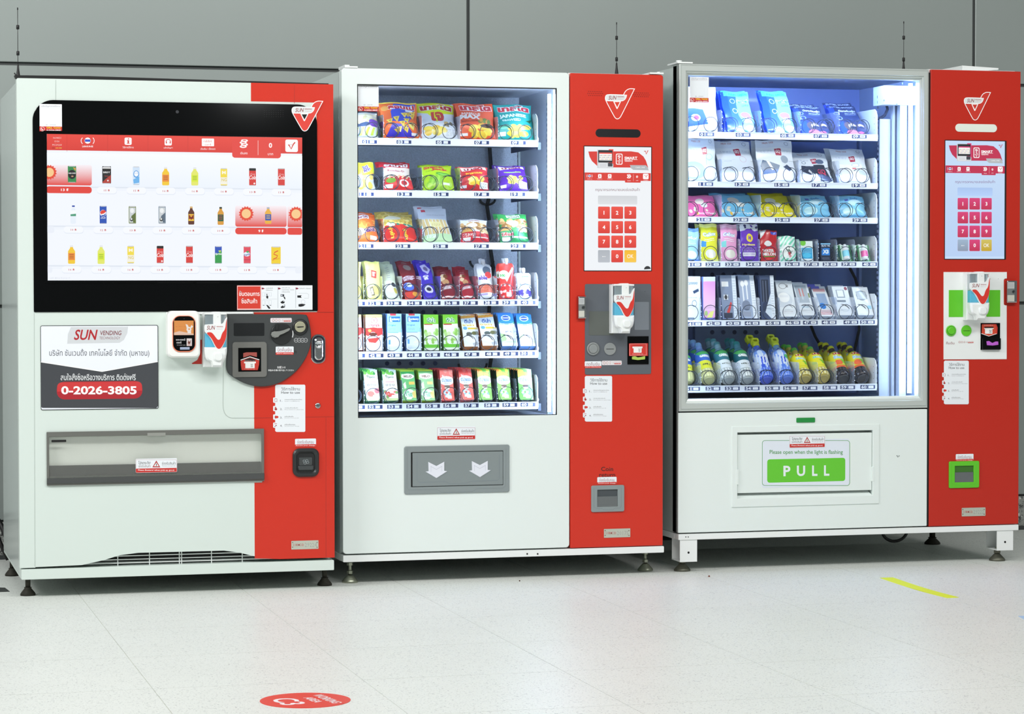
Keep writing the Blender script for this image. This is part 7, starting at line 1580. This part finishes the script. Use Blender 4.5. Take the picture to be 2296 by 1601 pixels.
for lane, px, cc in ((39, (1886, 1912, 1892, 548), '#8ad8ec'), (40, (1927, 1953, 1934, 548), '#e05aa0')):
    g = geo(3, 3, *px, off=.02, maxd=.05); cv = Cv(g[3], g[4]*.94, '#c8e6d8'); cv.rect(0, 0, 12, 100, '#2a7a4a'); cv.rect(88, 0, 100, 100, '#2a7a4a'); cv.rect(0, 92, 100, 100, '#3a8a5a')
    bt = MB(); r_ = g[3]*.27; hh = g[4]*.94
    bt.lathe([(r_, .006), (r_, hh*.72), (r_*.8, hh*.78), (r_*.55, hh*.8), (r_*.55, hh*.98), (r_*.3, hh*1.02)], (0, -.004, 0), n=16, cols=[lin('#eef2f6')]*6)
    nb = len(bt.v); bt.lathe([(r_*1.02, hh*.25), (r_*1.02, hh*.6)], (0, -.004, 0), n=16, cols=[lin(cc)]*2, cap=False)
    place(3, 3, lane, g, mk_box(cv, .010, '#3a8a5a', '#3a8a5a'), PRINTG, 'inhaler_pack', 'blister card with small white inhaler, %s band' % ('aqua' if lane == 39 else 'pink'), 'inhaler blister card', 'inhaler', G3[3], .02, 1, .05, parts=(('inhaler_tube', bt.mesh('inhaler_tube', PRINTG, fix=False, color=True), (0, 0, 0)),))
def ph(lane, px, base, art, desc, short, side, top, D=.022, side2=None, name='accessory_box', **k): boxit(3, 4, lane, px, base, art, desc, short, D, side, top, 1, cat='accessory box', name=name, side2=side2, sp=.05, **k)
ph(41, (1537, 1571, 1553, 620), '#dfeaf4', lambda c: (c.text('20000', 52, 16, 60, 6, '#7a8aa0', .03), c.poly([(50, 34), (86, 28), (92, 34), (58, 40)], '#3a4a68'), c.ring(60, 62, 16, 8, .2, '#6a7a90'), c.rect(0, 94, 60, 97, '#5a6a80'), c.scrib(20, 46, 80, 52, 1, '#a0b0c4')), 'pale power bank box cut by the glass edge', 'pale power bank box', '#c4d4e8', '#d8e4f0')
ph(42, (1577, 1604, 1592, 621), '#e8a8dc', lambda c: (c.rect(0, 0, 100, 10, '#dfe8f4'), c.rect(0, 8, 6, 100, '#c8d4f0'), c.grad(12, 78, '#e29ad8', '#f2c8e4'), c.poly([(20, 98), (60, 80), (92, 78), (70, 98)], '#e8e488'), c.ell(24, 84, 14, 6, '#b8d08a'), c.rect(0, 94, 100, 100, '#6a6ab8')), 'pink power bank pack', 'pink power bank pack', '#8aa0e8', '#c8d8f4', side2='#c8dcf6')
def cb_(k):
    def g(c):
        c.rect(74, 0, 100, 100, '#e8f0fa'); c.scrib(78, 10, 96, 90, 14, '#b8c4d8')
        if k == 0: c.rect(8, 14, 50, 26, '#f2f4f8'); c.ell(30, 50, 18, 7, '#4a4a50'); c.rect(16, 44, 44, 56, '#e4e8ee'); c.ell(30, 50, 10, 5, '#3a3a40'); c.poly([(30, 84), (58, 60), (66, 64), (44, 90)], '#d84a4a'); c.rect(10, 86, 66, 98, '#3a4258')
        if k == 1: c.ell(24, 20, 12, 7, '#f4f6fa'); c.ell(48, 18, 12, 7, '#f4f6fa'); c.rect(20, 26, 28, 60, '#e8ecf4'); c.rect(44, 24, 52, 56, '#e8ecf4'); c.ell(36, 70, 26, 12, '#6a7a98'); c.rect(10, 84, 60, 96, '#8a96b0')
        if k == 2: c.rect(12, 10, 60, 60, '#2c3448'); c.rect(20, 12, 26, 60, '#6a748c'); c.rect(40, 12, 46, 60, '#6a748c'); c.ell(36, 72, 24, 12, '#3a4460'); c.poly([(74, 40), (74, 100), (30, 84)], '#d8e4f2')
    return g
ph(43, (1621, 1656, 1631, 618), '#8a98b4', cb_(0), 'clear fronted charger box with red cable', 'charger box', '#5a6488', '#d0dcee')
ph(44, (1664, 1700, 1671, 618), '#9aaccc', cb_(1), 'clear fronted box with white earphones', 'earphone box', '#6a7aa0', '#d0dcee')
ph(45, (1708, 1740, 1718, 618), '#4a5878', cb_(2), 'dark earphone box with white side', 'dark earphone box', '#3a4668', '#c8d4e8')
def wb(k):
    def g(c):
        if k == 0: c.ring(40, 14, 24, 8, .15, '#8a8a90'); c.text('2', 66, 14, 14, 7, '#4a4a50', .03); c.ell(26, 52, 60, 22, '#d4dce6'); c.ell(38, 46, 34, 14, '#f6f8fa'); c.rect(12, 40, 66, 46, '#eceff4'); c.scrib(20, 84, 80, 92, 2, '#b8b0b8')
        if k == 1: c.rect(8, 6, 86, 60, '#b4bfca'); c.rect(30, 16, 60, 40, '#d08a88'); c.rect(38, 12, 50, 50, '#c8d2da'); c.scrib(20, 70, 70, 78, 2, '#8ac4e0'); c.rect(88, 30, 98, 44, '#7a8a40')
        if k == 2: c.rect(0, 0, 60, 10, '#6a6ad0'); c.rect(8, 8, 92, 18, '#e8b0b4'); c.rect(20, 24, 84, 60, '#9ab0d0'); c.ell(40, 66, 22, 10, '#3a8ae0'); c.rect(6, 78, 90, 96, '#e8d8e0'); c.scrib(10, 80, 86, 94, 3, '#d86a6a')
        if k == 3: c.rect(20, 12, 72, 40, '#9aa6b2'); c.rect(26, 14, 66, 36, '#eef2f6'); c.ell(86, 8, 10, 6, '#a05a6a'); c.rect(14, 48, 70, 54, '#7a8694'); c.ring(54, 72, 30, 16, .14, '#d0dae4')
        if k == 4: c.ell(50, 30, 34, 18, '#8e9aa8'); c.rect(18, 16, 82, 44, '#8e9aa8'); c.rect(22, 18, 78, 42, '#c2ccd6'); c.rect(72, 66, 96, 78, '#a8dcf4'); c.scrib(10, 94, 60, 98, 1, '#8a94a0')
    return g
for lane, px, k, d, D_ in ((46, (1752, 1789, 1755, 632), 0, 'white charger box with round mark', .03), (47, (1797, 1829, 1791, 640), 1, 'grey window cable box', .03), (48, (1841, 1873, 1831, 646), 2, 'cable box with violet corner', .02),
                           (49, (1880, 1915, 1880, 645), 3, 'pale grey adapter box', .034), (50, (1925, 1960, 1925, 647), 4, 'pale grey box with oval window, rightmost', .034)):
    ph(lane, px, '#e6ecf2', wb(k), d, 'pale accessory box', '#c0cad8', '#d8e0ea', D_)
# ---- bottles
BOT = mat('printed_bottle', (255, 255, 255), .16, coat=.5, attr=True)
PROF = [(0, .42), (.09, .42), (.12, .44), (.2, .72), (.28, .96), (.34, 1.), (.62, .94), (.66, .9), (.7, .97), (.93, 1.), (.975, .93), (1., .8)]
def tea(capc, top, lab, lab2, liq, t):
    def g(c):
        c.rect(0, 0, 100, 22, top); c.rect(0, 22, 100, 50, lab); c.rect(0, 50, 100, 75, lab2); c.rect(0, 75, 100, 100, liq); c.stripes(0, 76, 100, 97, 14, '#dfe6ea' if liq[1] > '8' else '#5a5450')
        return c
    return g
def bottle(lane, px, cvf, capcol, desc, short, R=.033, loop=False, nb=2):
    g = geo(3, 5, *px, off=.03, maxd=.24, tk=R*1.75); L = g[4]-.007; capL = .022 if not loop else .036
    cv = Cv(2*PI*R, L-capL+.006, '#c8d8e0', .0022); cvf(cv)
    mb = mk_bottle(cv, [(t, R*q) for t, q in PROF]); h = L-capL+.006
    cp = MB()
    if loop:
        cp.lathe([(.0155, -.004), (.0155, .016), (.012, .020)], (0, R, h-.006), n=18); O = rrect(-.016, h+.008, .016, h+.034, .008, 4); I = rrect(-.008, h+.016, .008, h+.027, .004, 4); cp.frame(O, I, R-.012, R+.012, .002)
    else:
        cp.lathe([(.0138, -.002), (.0138, .0), (.0142, .002), (.0142, .014), (.0125, .017)], (0, R, h-.004), n=20)
    cm = cp.mesh('cap', mat('cap_'+capcol[1:], lin_inv(capcol), .35), fix=True)
    place(3, 5, lane, (g[0], g[1], g[2]+.001, g[3], g[4], g[5]), mb, BOT, 'drink_bottle', desc, short, 'bottle', G3[5], 2*R, nb, .062, parts=(('cap', cm, (0, 0, 0)),))
def lin_inv(c): c = c.lstrip('#'); return tuple(int(c[i:i+2], 16) for i in (0, 2, 4))
def gtea(c1, c2, c3):
    def g(c): c.rect(0, 0, 100, 24, c3); c.rect(0, 24, 100, 54, c1); c.poly([(30, 28), (70, 24), (66, 34), (40, 38)], '#4aa85a'); c.text('GREEN', 50, 41, 20, 7, '#f2f8f4', .05); c.rect(0, 54, 100, 76, c2); c.text('SUPER C', 50, 64, 18, 3, '#3a4a3a', .04); c.rect(0, 76, 100, 100, '#c8c88a' if c2[1:3] == 'e6' else '#b8c0c0'); c.stripes(0, 78, 100, 98, 16, '#eef2f0' if c2[1:3] != 'e6' else '#e4e2a0')
    return g
bottle(51, (1528, 1564, 1530, 768), gtea('#3a62b8', '#e6e63a', '#7a9ad0'), '#7ab0d8', 'blue and yellow green-tea bottle cut by the glass edge', 'green-tea bottle')
bottle(52, (1576, 1612, 1564, 767), gtea('#3f68c0', '#e6e63a', '#88a8e0'), '#8ab8e0', 'blue and yellow green-tea bottle', 'green-tea bottle')
bottle(53, (1620, 1656, 1606, 765), gtea('#3a7a8a', '#e8eef0', '#9ac0c8'), '#5a9aa0', 'teal and white green-tea bottle, left of its twin', 'teal green-tea bottle')
bottle(54, (1663, 1698, 1650, 763), gtea('#20606c', '#e8eef0', '#5a9aa8'), '#2a8a88', 'dark teal and white green-tea bottle', 'dark teal green-tea bottle')
def sport(c1): return lambda c: (c.rect(0, 0, 100, 22, c1), c.blobs(20, 26, 80, 70, 26, 5, ('#c8dcfa', '#7aa0f0', '#2a4ad0'), 4, 3), c.stripes(30, 36, 70, 66, 6, '#dfe8fa', .1), c.ell(62, 44, 8, 6, '#5ac87a' if c1[1] == '8' else '#f0f4fc'), c.stripes(0, 76, 100, 98, 18, '#8aa8f4'))
def spb(base, c1):
    def g(c): c.C[:] = lin(base); sport(c1)(c)
    return g
bottle(55, (1706, 1742, 1691, 758), spb('#3f5fe0', '#5a7af0'), '#e8ec28', 'deep blue sports bottle with yellow loop cap', 'blue sports bottle', .033, True, 1)
bottle(56, (1751, 1788, 1735, 757), spb('#5a82ea', '#8ab8e8'), '#dce83a', 'light blue sports bottle with yellow loop cap', 'blue sports bottle', .033, True, 1)
def unif(c2, liq): return lambda c: (c.rect(0, 0, 100, 20, '#d8c85a' if liq[1:3] == 'c8' else '#4a3a34'), c.rect(0, 20, 100, 76, '#ece224' if liq[1:3] == 'c8' else '#d8d23a'), c.text('UNIF', 50, 31, 18, 7, '#b8302c', .06, out='#f8f0e0'), c.text('Honey' if liq[1:3] == 'c8' else 'Black', 52, 43, 24, 9, '#8ad0c0' if liq[1:3] == 'c8' else '#9ac4e8', .04, out='#e8f4f0'), c.ell(58, 56, 9, 6, '#7ac83a'), c.ell(47, 60, 9, 8, c2), c.rect(0, 70, 100, 76, c2), c.rect(0, 76, 100, 100, liq), c.stripes(0, 78, 100, 98, 14, '#e8e0a0' if liq[1:3] == 'c8' else '#4a4446'))
bottle(57, (1792, 1828, 1778, 780), unif('#e8e03a', '#c8b45a'), '#6ad24a', 'yellow lemon tea bottle with green cap, left of its twin', 'yellow lemon tea bottle')
bottle(58, (1833, 1869, 1813, 780), unif('#e8e03a', '#c8b45a'), '#6ad24a', 'yellow lemon tea bottle with green cap, right of its twin', 'yellow lemon tea bottle')
bottle(59, (1879, 1914, 1860, 777), unif('#e86a3a', '#2c2a32'), '#e6e22c', 'black tea bottle with yellow cap, left of its twin', 'black tea bottle')
bottle(60, (1922, 1958, 1902, 777), unif('#e86a3a', '#2c2a32'), '#e6e22c', 'black tea bottle with yellow cap, rightmost', 'black tea bottle')
